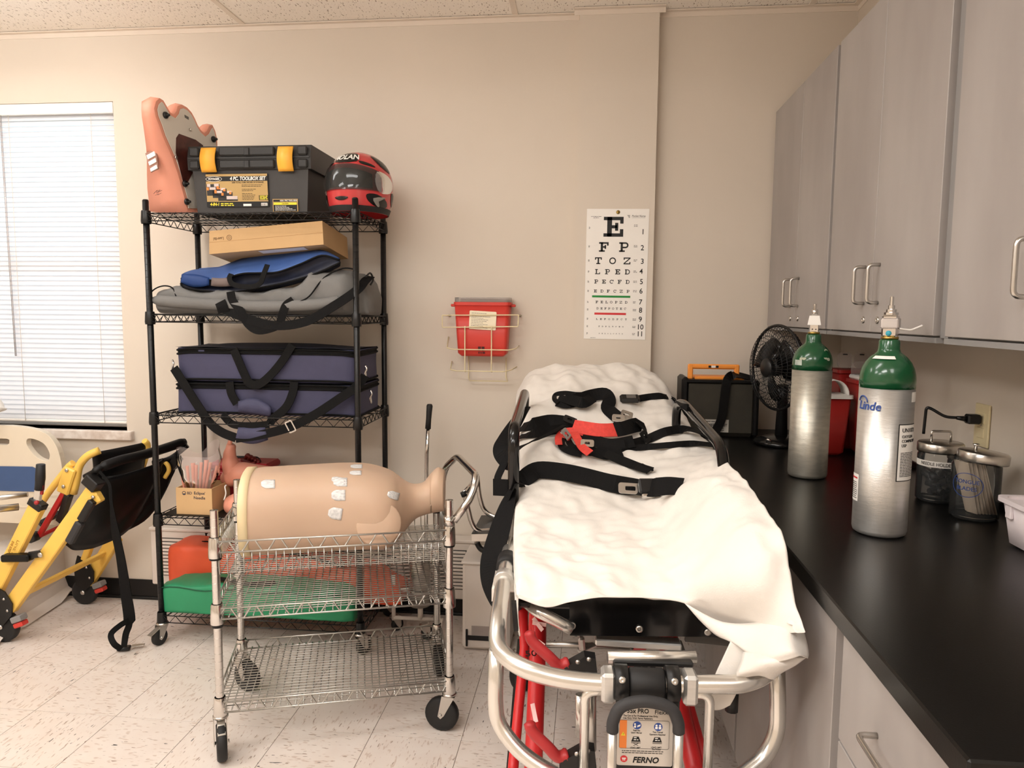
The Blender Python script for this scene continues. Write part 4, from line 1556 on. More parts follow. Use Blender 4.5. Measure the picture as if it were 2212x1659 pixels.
# flat carton
ct = thing('flat_cardboard_box', 'flat brown cardboard box tilted on top of the blue bag', 'box', (-1.3, 2.95, S1 + 0.2))
cl = ct.location.copy()
fA = [at(452, 549, Y=2.86) - cl, at(699, 528, Y=2.86) - cl, at(696, 477, Y=2.86) - cl, at(452, 499, Y=2.86) - cl]
bv = Vector((0.0, 0.30, -0.035))
fB = [p + bv for p in fA]
cm = MB()
cm.add(fA + fB, [(0, 1, 2, 3), (1, 5, 6, 2), (5, 4, 7, 6), (4, 0, 3, 7), (3, 2, 6, 7), (4, 5, 1, 0)])
co = cm.build('carton', M['card'], ct)
ex = (fA[1] - fA[0]).normalized()
ez = (fA[3] - fA[0]).normalized()
nf = ex.cross(ez).normalized()
Xc = plane(fA[3].lerp(fA[0], 0.36) + ex * 0.052 + nf * 0.0006, -ex, -ez)
pr = MB().text('Laerdal', 0.017, Xc @ Matrix.Translation((0.012, 0, 0)), bold=0.004, sx=0.9)
pr.ring([(-0.034 + 0.011 * math.cos(a), 0.011 * math.sin(a)) for a in [2 * PI * i / 20 for i in range(20)]], [(-0.034 + 0.0092 * math.cos(a), 0.0092 * math.sin(a)) for a in [2 * PI * i / 20 for i in range(20)]], 0.0004, Xc)
pr.ring([(-0.034 + 0.005 * math.cos(a), 0.005 * math.sin(a)) for a in [2 * PI * i / 12 for i in range(12)]], [(-0.034 + 0.0035 * math.cos(a), 0.0035 * math.sin(a)) for a in [2 * PI * i / 12 for i in range(12)]], 0.0004, Xc)
pr.build('maker_print', mat('print_faded', rgb(120, 92, 60), 0.6), co)
nb = (fA[1] - fA[0]).cross(bv).normalized()
Xb = plane(fA[0].lerp(fA[1], 0.43) + bv * 0.04 + nb * -0.0006 * (1 if nb.z < 0 else -1) * -1, ex, -bv)
MB().add([fA[0].lerp(fA[1], 0.42) + bv * 0.03 + V(0, 0, -0.002), fA[0].lerp(fA[1], 0.82) + bv * 0.03 + V(0, 0, -0.002), fA[0].lerp(fA[1], 0.82) + bv * 0.2 + V(0, 0, -0.002), fA[0].lerp(fA[1], 0.42) + bv * 0.2 + V(0, 0, -0.002)],
         [(3, 2, 1, 0)]).build('shipping_label', M['paper'], co)
MB().bar(fA[0].lerp(fA[3], 0.5) + nf * 0.0004, fA[1].lerp(fA[2], 0.5) + nf * 0.0004, 0.0006, 0.0008, up=nf).build('flap_seam', M['carddark'], co)

# ------------------------------------------------------------------ third shelf: two navy cases
S2 = DECK[2] + 0.004


def case(name, label, zz, h, x0, x1, y0, y1):
    c = thing(name, label, 'case', ((x0 + x1) / 2, (y0 + y1) / 2, zz), 0, 'navy padded cases')
    W, D = x1 - x0, y1 - y0
    b = MB()

    def fn(u, v):
        a = 2 * PI * v
        ca, sa = math.cos(a), math.sin(a)
        x = math.copysign(abs(ca) ** 0.16, ca) * W / 2
        y = math.copysign(abs(sa) ** 0.22, sa) * D / 2
        z = u * h
        w = 0.004 * noise.noise(Vector((x * 8, y * 8 + zz * 30, z * 12)))
        return Vector((x + w * ca, y + w * sa, z))
    b.grid(fn, 10, 64, cv=True)
    b.f.append(list(range(64)))
    b.f.append([9 * 64 + i for i in range(64)][::-1])
    b.sm += [False, False]
    b.mi += [0, 0]
    b.build('case_body', M['navy'], c)
    e = MB()

    def loop(z, off=0.003):
        return [Vector((math.copysign(abs(math.cos(a)) ** 0.16, math.cos(a)) * (W / 2 + off), math.copysign(abs(math.sin(a)) ** 0.22, math.sin(a)) * (D / 2 + off), z + 0.004 * math.sin(a * 3))) for a in [2 * PI * i / 64 for i in range(64)]]
    for z in (0.004, h - 0.022, h - 0.006):
        e.tube(loop(z), 0.0042, 6, closed=True)
    for z0, z1, nm in ((h - 0.024, h - 0.004, 'zip'),):
        A, B = loop(z0, 0.0015), loop(z1, 0.0015)
        k = len(e.v)
        e.v += A + B
        for i in range(64):
            j = (i + 1) % 64
            e.f.append([k + i, k + j, k + 64 + j, k + 64 + i])
            e.sm.append(True)
            e.mi.append(0)
    e.build('zip_and_piping', M['web'], c)
    tp = MB().grid(lambda u, v: Vector(((u - 0.5) * (W - 0.01), (v - 0.5) * (D - 0.01), h + 0.004 + 0.012 * math.sin(PI * u) * math.sin(PI * v) + 0.008 * noise.noise(Vector((u * 5, v * 3, zz))))), 24, 8)
    tp.build('lid_panel', mat('navy_black_lid', rgb(26, 26, 36), 0.7, var=0.1), c)
    return c


x0, x1 = at(372, 850, Y=2.83).x, at(770, 850, Y=2.83).x
c1 = case('navy_case', 'lower of the two stacked navy padded cases on the third rack shelf', S2, 0.128, x0, x1 + 0.004, 2.835, 3.16)
c2 = case('navy_case', 'upper of the two stacked navy padded cases on the third rack shelf', S2 + 0.137, 0.135, x0 + 0.008, x1, 2.835, 3.16)


def cpt(c, px, py, Y=2.83):
    return at(px, py, Y=Y) - c.location


def strap(c, pts, w, nm, m='web', n=V(0, -1, 0.15), t=0.003):
    p = crom([cpt(c, *q) for q in pts], 6)
    return MB().ribbon(p, [n] * len(p), w, t).build(nm, M[m], c)


strap(c2, [(505, 755, 2.828), (515, 778, 2.82), (528, 808, 2.815), (540, 828, 2.81), (560, 830, 2.81), (585, 810, 2.815), (610, 780, 2.82), (632, 745, 2.828)], 0.034, 'carry_handle')
strap(c1, [(496, 825, 2.828), (500, 850, 2.82), (512, 872, 2.815)], 0.034, 'carry_handle')
strap(c1, [(636, 825, 2.828), (632, 850, 2.82), (618, 880, 2.81), (590, 905, 2.80), (583, 916, 2.795)], 0.034, 'carry_handle')
strap(c1, [(482, 895, 2.80), (492, 908, 2.795), (508, 918, 2.79), (545, 920, 2.785), (582, 917, 2.79)], 0.03, 'handle_loop')
gp = MB().grid(lambda u, v: cpt(c1, 515 + 70 * u, 868 + 22 * v + 10 * u - 12 * math.sin(PI * u) * (1 - v), 2.815 - 0.015 * math.sin(PI * v)), 12, 7)
gp.build('handle_wrap', M['navy'], c1, solid=0.006)
ps = MB().grid(lambda u, v: cpt(c2, 512 + 64 * u - 6 * (v - 0.5) * (1 - 2 * u), 924 + 34 * v * (0.75 + 0.25 * math.sin(PI * u)), 2.785 - 0.012 * math.sin(PI * v)), 10, 7)
ps.build('strap_pad', M['navy'], c2, solid=0.006)
strap(c2, [(376, 795, 2.825), (395, 825, 2.815), (430, 880, 2.80), (455, 915, 2.79), (480, 934, 2.785), (510, 946, 2.78)], 0.036, 'shoulder_strap')
strap(c2, [(510, 947, 2.78), (560, 940, 2.775), (625, 923, 2.775), (680, 896, 2.785), (735, 860, 2.80), (770, 835, 2.82), (789, 812, 2.86)], 0.036, 'shoulder_strap', t=0.0036)
bk_ = MB()
p = cpt(c2, 628, 921, 2.772)
Xb = plane(p, (0.9, 0, 0.42), (-0.42, -0.1, 0.9))
bk_.ring(rrect(0.032, 0.05, 0.006), rrect(0.022, 0.04, 0.004), 0.004, Xb)
bk_.build('slider_buckle', M['steel'], c2)
for (px, py, Y, c) in ((373, 793, 2.84, c2), (789, 805, 2.87, c2), (800, 858, 2.9, c1)):
    q = cpt(c, px, py, Y)
    MB().tube(crom([q + V(0, 0, 0.03), q + V(0.008, -0.006, 0.015), q + V(0.0, -0.006, -0.005), q + V(0.004, 0, -0.025), q + V(0.0, 0, 0.01)], 4), 0.0035, 6).build('snap_hook', M['chrome'], c)
# ------------------------------------------------------------------ fourth shelf: needle carton, tubes in a bag, red case, manikin limbs
S3 = DECK[3] + 0.007
nb = thing('needle_carton', 'small open cardboard carton printed in black on the fourth rack shelf', 'box', (0, 0, S3))
a, b = at(383, 1128, Y=2.825), at(460, 1126, Y=2.825)
nb.location = ((a.x + b.x) / 2, 2.825 + 0.075, S3)
NW, ND, NH = b.x - a.x, 0.15, 0.112
for (nm, c, s_) in (('front_wall', (0, -ND / 2, NH / 2), (NW, 0.004, NH)), ('back_wall', (0, ND / 2, NH / 2), (NW, 0.004, NH)), ('side_wall', (-NW / 2 + 0.002, 0, NH / 2), (0.004, ND - 0.005, NH)),
                    ('side_wall', (NW / 2 - 0.002, 0, NH / 2), (0.004, ND - 0.005, NH)), ('bottom', (0, 0, 0.002), (NW - 0.009, ND - 0.005, 0.004))):
    MB().box(c, s_).build(nm, M['card'], nb)
X = plane((0, -ND / 2 - 0.0023, NH - 0.022), (1, 0, 0), (0, 0, 1))
pr = MB().text('BD', 0.0165, X @ Matrix.Translation((-0.019, 0, 0)), bold=0.006).text('Eclipse', 0.0175, X @ Matrix.Translation((0.024, 0.001, 0)), bold=0.008).text('Needle', 0.0175, X @ Matrix.Translation((0.024, -0.019, 0)), bold=0.008)
pr.ring([(-0.043 + 0.0085 * math.cos(t), 0.0085 * math.sin(t)) for t in [2 * PI * i / 20 for i in range(20)]], [(-0.043 + 0.0065 * math.cos(t), 0.0065 * math.sin(t)) for t in [2 * PI * i / 20 for i in range(20)]], 0.0004, X)
pr.rbox((-0.047, -0.006, 0), (0.008, 0.005, 0.0004), X)
pr.fine(0.047, 0.051, 0.006, 0.003, X, 1)
pr.build('print', mat('print_navy', rgb(46, 50, 66), 0.5), nb)
# pink tubes standing in the carton
rnd = random.Random(5)
tubes = [(-0.045, 0.085, -0.20), (-0.03, 0.075, -0.14), (-0.018, 0.085, -0.07), (-0.006, 0.08, -0.02), (0.004, 0.09, 0.03), (0.012, 0.1, 0.09), (0.022, 0.095, 0.17), (0.032, 0.085, 0.27), (-0.036, 0.06, -0.3)]
for k, (x, hh, lean) in enumerate(tubes):
    o = nb.location + Vector((x - 0.005, -0.045 + 0.006 * (k % 3), 0.02))
    L = 0.10 + hh
    e = o + Vector((math.sin(lean) * L, 0.02, math.cos(lean) * L))
    r = 0.006 + 0.0022 * (k % 3 == 2)
    t = MB().tube([o, o.lerp(e, 0.9), e], [r * 0.8, r, r * 1.15], 9)
    tag(t.build('pink_tube', M['pink']), 'pink rubber training tube in a clear bag standing in the needle carton', 'tube', 'pink tubes in the needle carton')
# clear bag round the tubes
pb_ = thing('plastic_bag', 'crumpled clear plastic bag round the pink tubes in the needle carton', 'plastic bag', (nb.location.x, nb.location.y - 0.03, S3 + 0.03))


def bagfn(u, v):
    a = 2 * PI * v
    z = 0.02 + 0.19 * u
    r = 0.035 + 0.085 * u - 0.06 * max(0, u - 0.75) * 4 * (0.4 + 0.6 * math.sin(a) ** 2)
    r += 0.012 * noise.noise(Vector((math.cos(a) * 2.2, math.sin(a) * 2.2, u * 5)))
    spike = 0.07 * max(0, math.cos(a - 0.55)) ** 3 * u ** 2 + 0.035 * max(0, math.cos(a - 2.9)) ** 3 * u ** 2
    return Vector((r * math.cos(a), r * 0.45 * math.sin(a), z + spike))


MB().grid(bagfn, 14, 34, cv=True).build('film', M['bagfilm'], pb_)
# red case
rc = thing('red_plastic_case', 'red plastic case behind the carton on the fourth rack shelf', 'case', (-1.545, 3.115, S3))
MB().box((0, 0, 0.07), (0.27, 0.14, 0.14), b=0.012).build('case_body', mat('case_red', rgb(176, 44, 52), 0.4, var=0.05), rc)
q = MB()
for i in range(3):
    q.box((0, -0.071, 0.086 + i * 0.016), (0.25, 0.004, 0.007), b=0.001)
q.build('ribs', mat('case_red', rgb(176, 44, 52), 0.4), rc)
MB().box((0, 0, 0.157), (0.275, 0.145, 0.034), b=0.01).build('lid', mat('case_red', rgb(176, 44, 52), 0.4), rc)
MB().tube(fillet([(-0.08, -0.02, 0.172), (-0.07, -0.02, 0.192), (0.07, -0.02, 0.192), (0.08, -0.02, 0.172)], 0.012, 4), 0.006, 8).build('handle', M['black'], rc)
# manikin foot
ft = thing('manikin_limb', 'pink vinyl manikin lower leg with toes pointing up on the fourth rack shelf', 'manikin limb', (-1.43, 2.99, S3))
fl_ = ft.location.copy()


def fpt(px, py, Y):
    return at(px, py, Y=Y) - fl_


def blob(path, radii, sy, name, m, parent, n=16, sub=6):
    P = crom([Vector(p) for p in path], sub)
    k = len(path) - 1
    rr = []
    for i in range(len(P)):
        t = i / sub
        j = min(int(t), k - 1)
        w = t - j
        w = w * w * (3 - 2 * w)
        rr.append(radii[j] * (1 - w) + radii[j + 1] * w)
    P = [P[0] - (P[1] - P[0]).normalized() * rr[0] * 0.45, P[0] - (P[1] - P[0]).normalized() * rr[0] * 0.25] + P + [P[-1] + (P[-1] - P[-2]).normalized() * rr[-1] * 0.25, P[-1] + (P[-1] - P[-2]).normalized() * rr[-1] * 0.45]
    rr = [rr[0] * 0.4, rr[0] * 0.8] + rr + [rr[-1] * 0.8, rr[-1] * 0.4]
    return MB().tube(P, rr, n, sx=sy, up=V(0, 1, 0.01)).build(name, m, parent)


# sole profile: heel low left, toes up, shin to the right
blob([fpt(500, 963, 2.975), fpt(496, 983, 2.975), fpt(499, 1005, 2.98), fpt(505, 1026, 2.985)], [0.022, 0.031, 0.043, 0.048], 0.85, 'foot', M['pink'], ft)
blob([fpt(487, 1034, 2.985), fpt(500, 1030, 2.985), fpt(520, 1022, 2.985), fpt(550, 1025, 2.99), fpt(590, 1032, 3.0), fpt(650, 1040, 3.02)], [0.034, 0.050, 0.054, 0.050, 0.052, 0.06], 0.9, 'ankle_and_shin', M['pink'], ft)
for k in range(5):
    MB().lathe([(0, -0.012), (0.008, -0.008), (0.0095, 0), (0.007, 0.010), (0, 0.013)], 10, Matrix.Translation(fpt(497 - k * 1.2, 955 + k * 3, 2.965 + k * 0.013))).build('toe', M['pink'], ft)
# second limb, thigh stump
tg = thing('manikin_thigh', 'pink vinyl manikin thigh stump behind the chrome cart post on the fourth rack shelf', 'manikin part', (-1.42, 2.90, S3))
tl_ = tg.location.copy()
blob([at(497, 1090, Y=2.90) - tl_, at(515, 1090, Y=2.90) - tl_, at(560, 1090, Y=2.905) - tl_, at(640, 1090, Y=2.92) - tl_], [0.045, 0.058, 0.055, 0.05], 0.9, 'stump', M['pink'], tg)
MB().tube(crom([at(484, 1080, Y=2.845) - tl_, at(488, 1066, Y=2.84) - tl_, at(486, 1052, Y=2.84) - tl_, at(489, 1048, Y=2.85) - tl_], 5), 0.003, 6).build('white_tie', M['white'], tg)
# red hand behind the foot
hd_ = thing('red_manikin_hand', 'small red manikin hand lying behind the pink manikin leg', 'manikin hand', (-1.37, 3.1, S3))
hl_ = hd_.location.copy()
blob([at(525, 992, Y=3.1) - hl_, at(540, 998, Y=3.1) - hl_, at(560, 1012, Y=3.1) - hl_], [0.018, 0.026, 0.03], 0.7, 'palm', M['flesh'], hd_)
for k in range(4):
    blob([at(530 + k * 7, 990 + k * 3, Y=3.09) - hl_, at(535 + k * 7, 983 + k * 3.5, Y=3.075) - hl_, at(541 + k * 6, 988 + k * 4, Y=3.06) - hl_], [0.009, 0.009, 0.008], 1, 'finger', M['flesh'], hd_, n=8, sub=4)
blob([at(528, 1000, Y=3.08) - hl_, at(540, 1003, Y=3.06) - hl_, at(550, 1000, Y=3.05) - hl_], [0.010, 0.0095, 0.008], 1, 'thumb', M['flesh'], hd_, n=8, sub=4)

# ------------------------------------------------------------------ bottom shelf: orange and green vinyl bags
S4 = DECK[4] + 0.004


def pouch(name, label, m, x0, x1, y0, y1, hp, seed, extra=None):
    t = thing(name, label, 'bag', ((x0 + x1) / 2, (y0 + y1) / 2, S4))
    L, D = x1 - x0, y1 - y0
    sack(L, hp, [(0, D / 2 * 0.8), (0.05, D / 2), (0.95, D / 2), (1, D / 2 * 0.8)], (60, 36), 0.010, 8.0, seed).build('bag_body', M[m], t)
    return t


gb = pouch('green_vinyl_bag', 'green vinyl equipment bag lying at the front of the bottom rack shelf', 'greenbag', -1.80, -0.945, 2.795, 2.965, [(0, 0.10), (0.06, 0.125), (0.5, 0.135), (0.9, 0.115), (1, 0.08)], 11)
og = pouch('orange_vinyl_bag', 'orange vinyl equipment bag behind the green bag on the bottom rack shelf', 'orangebag', -1.865, -0.80, 2.985, 3.165, [(0, 0.215), (0.04, 0.235), (0.3, 0.225), (0.6, 0.215), (0.85, 0.15), (1, 0.08)], 21)
z = MB()
for yy, zz_ in ((0.0, 0.1),):
    p = [Vector((-0.40 + 0.78 * i / 20, -0.086, 0.115 + 0.006 * math.sin(i))) for i in range(21)]
    z.tube(p, 0.0025, 5)
z.build('seam', mat('green_dark', rgb(18, 84, 56), 0.6), gb)
MB().tube(crom([V(-0.18, -0.02, 0.14), V(-0.10, -0.07, 0.155), V(0, -0.085, 0.150), V(0.08, -0.04, 0.142)], 6), 0.007, 6, sx=2.2).build('carry_handle', M['web'], gb)
MB().tube([V(-0.40 + 0.9 * i / 16, -0.02 + 0.01 * math.sin(i * 0.9), 0.232 - 0.012 * i / 16 * (1 + 2 * (i / 16) ** 3)) for i in range(17)], 0.004, 6).build('zip', M['web'], og)
MB().tube(crom([V(-0.12, -0.08, 0.215), V(0.0, -0.092, 0.225), V(0.10, -0.09, 0.215), V(0.28, -0.086, 0.17)], 6), 0.006, 6, sx=2.0).build('carry_handle', M['web'], og)

# ------------------------------------------------------------------ chrome wire cart
KA = 0.307
cart = thing('wire_cart', 'chrome wire utility cart on black casters in front of the black rack', 'cart', (-1.140, 2.085, 0), KA)
KW, KD = 0.728, 0.418


def kw(x, y, z):
    return Vector((-1.140, 2.085, 0)) + Vector((math.cos(KA) * x - math.sin(KA) * y, math.sin(KA) * x + math.cos(KA) * y, z))


def kl(p):
    """room point to cart point"""
    d = p - Vector((-1.140, 2.085, 0))
    return Vector((math.cos(KA) * d.x + math.sin(KA) * d.y, -math.sin(KA) * d.x + math.cos(KA) * d.y, d.z))


LV = [0.700, 0.487, 0.182]
for (x, y, sw, br_) in ((0, 0, -1.35, True), (KW, 0, 2.7, False), (0, KD, -0.7, False), (KW, KD, -1.5, False)):
    p = MB().tube([(x, y, 0.135), (x, y, 0.797)], 0.0127, 16, caps=False)
    for k in range(25):
        p.tube([(x, y, 0.16 + k * 0.0254), (x, y, 0.161 + k * 0.0254)], 0.01295, 16)
    p.tube([(x, y, 0.79), (x, y, 0.791)], 0.0122, 16)
    po = p.build('post', M['chrome'], cart)
    for zz_ in (0.645, 0.448, 0.148):
        MB().tube([(x, y, zz_ - 0.004), (x, y, zz_ + 0.003)], 0.0185, 16).build('collar_ring', M['black'], po)
    caster(cart, x, y, 0.058, sw, 0.138, br_, 'rubber', 0.030)
MB().tube([(0, 0, 0.424), (0, 0, 0.447)], 0.0165, 14).build('rubber_sleeve', M['rubber'], cart)


def chrome_shelf(z, basket):
    e, r, h = 0.014, 0.0031, 0.034
    f = MB()
    sides = [(V(0, -e, 0), V(KW, -e, 0), 9), (V(0, KD + e, 0), V(KW, KD + e, 0), 9), (V(-e, 0, 0), V(-e, KD, 0), 5), (V(KW + e, 0, 0), V(KW + e, KD, 0), 5)]
    for a, b, n in sides:
        d = (b - a).normalized() * 0.014
        for q in (0, -h):
            f.tube([a + d + V(0, 0, q), b - d + V(0, 0, q)], r, 7)
        truss(f, a + d, b - d, h, r * 0.9, n, smooth=True)
    so = f.build('wire_shelf', M['wirechrome'], cart)
    so.location.z = z
    for (x, y) in ((0, 0), (KW, 0), (0, KD), (KW, KD)):
        MB().lathe([(0.021, -h - 0.018), (0.0215, -h - 0.005), (0.019, 0.006), (0.0165, 0.012)], 16, Matrix.Translation((x, y, 0)), close=False).build('corner_sleeve', M['chrome'], so)
    g = MB()
    zd = -h - 0.075 if basket else -h + 0.006
    nx_, ny_ = 30, 22
    for i in range(nx_):
        x = KW * (i + 0.5) / nx_
        if basket:
            g.tube(fillet([(x, -e + 0.002, -h), (x, -e + 0.008, zd), (x, KD + e - 0.008, zd), (x, KD + e - 0.002, -h)], 0.008, 2), 0.0019, 5)
        else:
            g.tube([(x, -e, zd), (x, KD + e, zd)], 0.0022, 5)
    for j in range(ny_):
        y = KD * (j + 0.5) / ny_
        if basket:
            g.tube(fillet([(-e + 0.002, y, -h), (-e + 0.008, y, zd + 0.003), (KW + e - 0.008, y, zd + 0.003), (KW + e - 0.002, y, -h)], 0.008, 2), 0.0015, 5)
        else:
            g.tube([(-e, y, zd + 0.003), (KW + e, y, zd + 0.003)], 0.0018, 5)
    go = g.build('mesh_deck', M['wirechrome'], so)
    go['kind'] = 'stuff'
    if not basket:
        return so
    return so


for k, z_ in enumerate(LV):
    chrome_shelf(z_, k == 0)
# push handle on the right end
hp = [V(KW + 0.01, 0.0, 0.735), V(KW + 0.075, 0.02, 0.80), V(KW + 0.118, 0.05, 0.875), V(KW + 0.075, 0.19, 0.925), V(KW + 0.01, KD, 0.81)]
hp = [V(KW + 0.015, 0, 0.725)] + [kl(at(1018, 1075, Y=2.335)), kl(at(1030, 1028, Y=2.37)), kl(at(988, 985, Y=2.60)), kl(at(962, 1010, Y=2.70))] + [V(KW + 0.015, KD, 0.73)]
MB().tube(fillet(hp, 0.035, 6), 0.0125, 14).build('push_handle', M['chrome'], cart)
for y in (0, KD):
    MB().tube([(KW, y, 0.712), (KW, y, 0.742)], 0.0185, 16).build('handle_clamp', M['chrome'], cart)

# ------------------------------------------------------------------ adult torso trainer lying in the cart basket
ZD = LV[0] - 0.034 - 0.075 + 0.007
to_ = thing('torso_trainer', 'tan vinyl torso trainer with white paper pads lying in the basket of the chrome cart', 'training torso', kw(0, 0, ZD), KA)


def tl(p):
    q = kl(p)
    return Vector((q.x, q.y, q.z - ZD))


# stations along the cart: x, centre y, half width (y), height top, height bottom
xw = tl(at(528, 1090, Y=2.30)).x
ST = [  # x, cy, hw, z0, z1
    (0.085, 0.205, 0.165, 0.004, 0.274), (0.12, 0.205, 0.168, 0.002, 0.278), (0.20, 0.207, 0.168, 0.0, 0.280), (0.30, 0.21, 0.166, 0.0, 0.282), (0.38, 0.21, 0.172, 0.0, 0.283), (0.45, 0.21, 0.180, 0.0, 0.279),
    (0.50, 0.21, 0.182, 0.0, 0.268), (0.54, 0.21, 0.170, 0.004, 0.254), (0.57, 0.21, 0.138, 0.022, 0.238), (0.60, 0.21, 0.094, 0.055, 0.216), (0.63, 0.21, 0.070, 0.085, 0.205), (0.665, 0.21, 0.064, 0.098, 0.212), (0.69, 0.21, 0.066, 0.102, 0.245), (0.712, 0.21, 0.070, 0.105, 0.262), (0.735, 0.21, 0.070, 0.108, 0.250)]


def tsurf(u, v, off=0.0):
    n = len(ST) - 1
    i = min(int(u * n), n - 1)
    t = u * n - i
    P = [ST[max(i - 1, 0)], ST[i], ST[i + 1], ST[min(i + 2, n)]]
    s_ = [0.5 * ((2 * P[1][k]) + (P[2][k] - P[0][k]) * t + (2 * P[0][k] - 5 * P[1][k] + 4 * P[2][k] - P[3][k]) * t * t + (3 * P[1][k] - P[0][k] - 3 * P[2][k] + P[3][k]) * t ** 3) for k in range(5)]
    a = 2 * PI * v
    ca, sa = math.cos(a), math.sin(a)
    ex = 2.7 if u < 0.55 else 2.3
    x, cy, hw, z0, z1 = s_
    zc, hh = (z0 + z1) / 2, (z1 - z0) / 2
    x += 0.012 * ca * (1 if u > 0.85 else 0)
    y = cy + math.copysign(abs(ca) ** (2 / ex), ca) * (hw + off)
    z = zc + math.copysign(abs(sa) ** (2 / ex), sa) * (hh + off)
    # chest groove and belly button dip
    if sa > 0.3:
        z -= 0.006 * math.exp(-((y - cy) / 0.02) ** 2) * math.exp(-((u - 0.42) / 0.18) ** 2)
        z -= 0.010 * math.exp(-(((y - cy) / 0.012) ** 2 + ((x - 0.19) / 0.014) ** 2))
    return Vector((x, y, z))


m_ = MB().grid(lambda u, v: tsurf(u, v), 56, 48, cv=True)
m_.f.append(list(range(48)))
m_.f.append([55 * 48 + i for i in range(48)][::-1])
m_.sm += [False, False]
m_.mi += [0, 0]
m_.build('torso', M['skin'], to_)
# cream waist rim
rm = MB()
for k, (x, off) in enumerate(((0.060, 0.002), (0.062, 0.006), (0.088, 0.0065), (0.09, 0.001))):
    for i in range(48):
        p = tsurf(0.0, i / 48, off)
        rm.v.append(Vector((x, p.y, max(0.0005, p.z))))
for k in range(3):
    for i in range(48):
        j = (i + 1) % 48
        rm.f.append([k * 48 + i, k * 48 + j, (k + 1) * 48 + j, (k + 1) * 48 + i])
rm.f.append(list(range(48)))
rm.sm = [True] * len(rm.f)
rm.mi = [0] * len(rm.f)
rm.build('waist_rim', M['skinrim'], to_)
# shoulder stump disc facing the camera
sc_ = tl(at(833, 1112, Y=2.335))
c_ = Vector((0.500, 0.036, 0.120))
MB().lathe([(0.074, -0.022), (0.074, 0.0), (0.070, 0.005), (0.03, 0.008), (0, 0.009)], 28, plane(c_, (1, 0, 0), (0, 0.25, 1))).build('shoulder_plug', M['skin'], to_)
c_ = Vector((0.500, 0.384, 0.120))
MB().lathe([(0.074, -0.022), (0.074, 0.0), (0.070, 0.005), (0.03, 0.008), (0, 0.009)], 28, plane(c_, (-1, 0, 0), (0, 0, 1))).build('shoulder_plug', M['skin'], to_)
# paper pads laid on the skin where the photograph shows them
tobj = m_
bv_ = BVHTree.FromPolygons([kw(p.x, p.y, p.z + ZD) for p in m_.v], [f for f in m_.f if len(f) == 4])


def onskin(px, py):
    h = bv_.ray_cast(EYE, ray(px, py).normalized())
    return (h[0], h[1]) if h[0] is not None else (None, None)


for (px, py, w, h, rot) in ((579, 1046, 26, 16, 0), (731, 1038, 26, 12, 0.2), (770, 1008, 22, 7, 0), (768, 1022, 22, 8, 0), (735, 1042, 26, 16, 0), (731, 1070, 26, 20, 0), (724, 1109, 26, 22, 0.15), (849, 1070, 22, 14, 0.3)):
    q = MB()
    ok = True
    for iu in range(7):
        for iv in range(6):
            uu, vv = iu / 6 - 0.5, (iv / 5 - 0.5) * (1 if iu > 1 else (0.45 if iu == 0 else 0.8))
            x = 1.15 * uu * math.cos(rot) * w - 1.15 * vv * math.sin(rot) * h
            y = 1.15 * uu * math.sin(rot) * w + 1.15 * vv * math.cos(rot) * h
            p_, n_ = onskin(px + x, py + y)
            if p_ is None:
                ok = False
                break
            if n_.dot(ray(px, py)) > 0:
                n_ = -n_
            q.v.append(tl(p_ + n_ * 0.0014))
    if ok:
        for iu in range(6):
            for iv in range(5):
                q.f.append([iu * 6 + iv, iu * 6 + iv + 1, iu * 6 + iv + 7, iu * 6 + iv + 6])
        q.sm = [True] * len(q.f)
        q.mi = [0] * len(q.f)
        q.build('paper_pad', M['sticker'], to_, solid=0.0008)
# ------------------------------------------------------------------ hospital bed in the corner under the window
bed = thing('hospital_bed', 'cream hospital bed end with oval hand holes and a blue panel under the window', 'bed', (-2.75, 3.05, 0))
bl0 = bed.location.copy()
YB_ = 3.07


def bp(px, py, Y=YB_):
    return at(px, py, Y=Y) - bl0


Xf = Matrix.Identity(4)


def bedpoly(pts):
    return [(bp(*p).x, bp(*p).z) for p in pts]


out = bedpoly([(0, 915), (40, 916), (80, 921), (115, 932), (136, 955), (147, 985), (152, 1020), (153, 1060), (152, 1095), (148, 1120), (138, 1128), (0, 1120)])
out = [(-0.62, out[-1][1])] + [(-0.62, out[0][1])] + out
ob_ = [(p[0], p[1]) for p in crom([Vector((p[0], p[1], 0)) for p in out[1:-1]], 3)]
poly = ob_ + [(-0.62, out[-1][1])]
ho1 = bedpoly([(0, 943), (34, 944), (37, 950), (34, 957), (0, 956)])
Xp = plane((0, 0.0, 0), (1, 0, 0), (0, 0, 1))
hole = [Vector((bp(*p).x, bp(*p).z, 0)) for p in [(78, 944), (95, 946), (112, 955), (122, 970), (124, 984), (116, 991), (98, 984), (84, 970), (75, 955)]]
hole2 = [Vector((bp(*p).x, bp(*p).z, 0)) for p in [(-90, 944), (0, 944), (33, 944), (38, 950), (33, 957), (0, 956), (-90, 956)]]


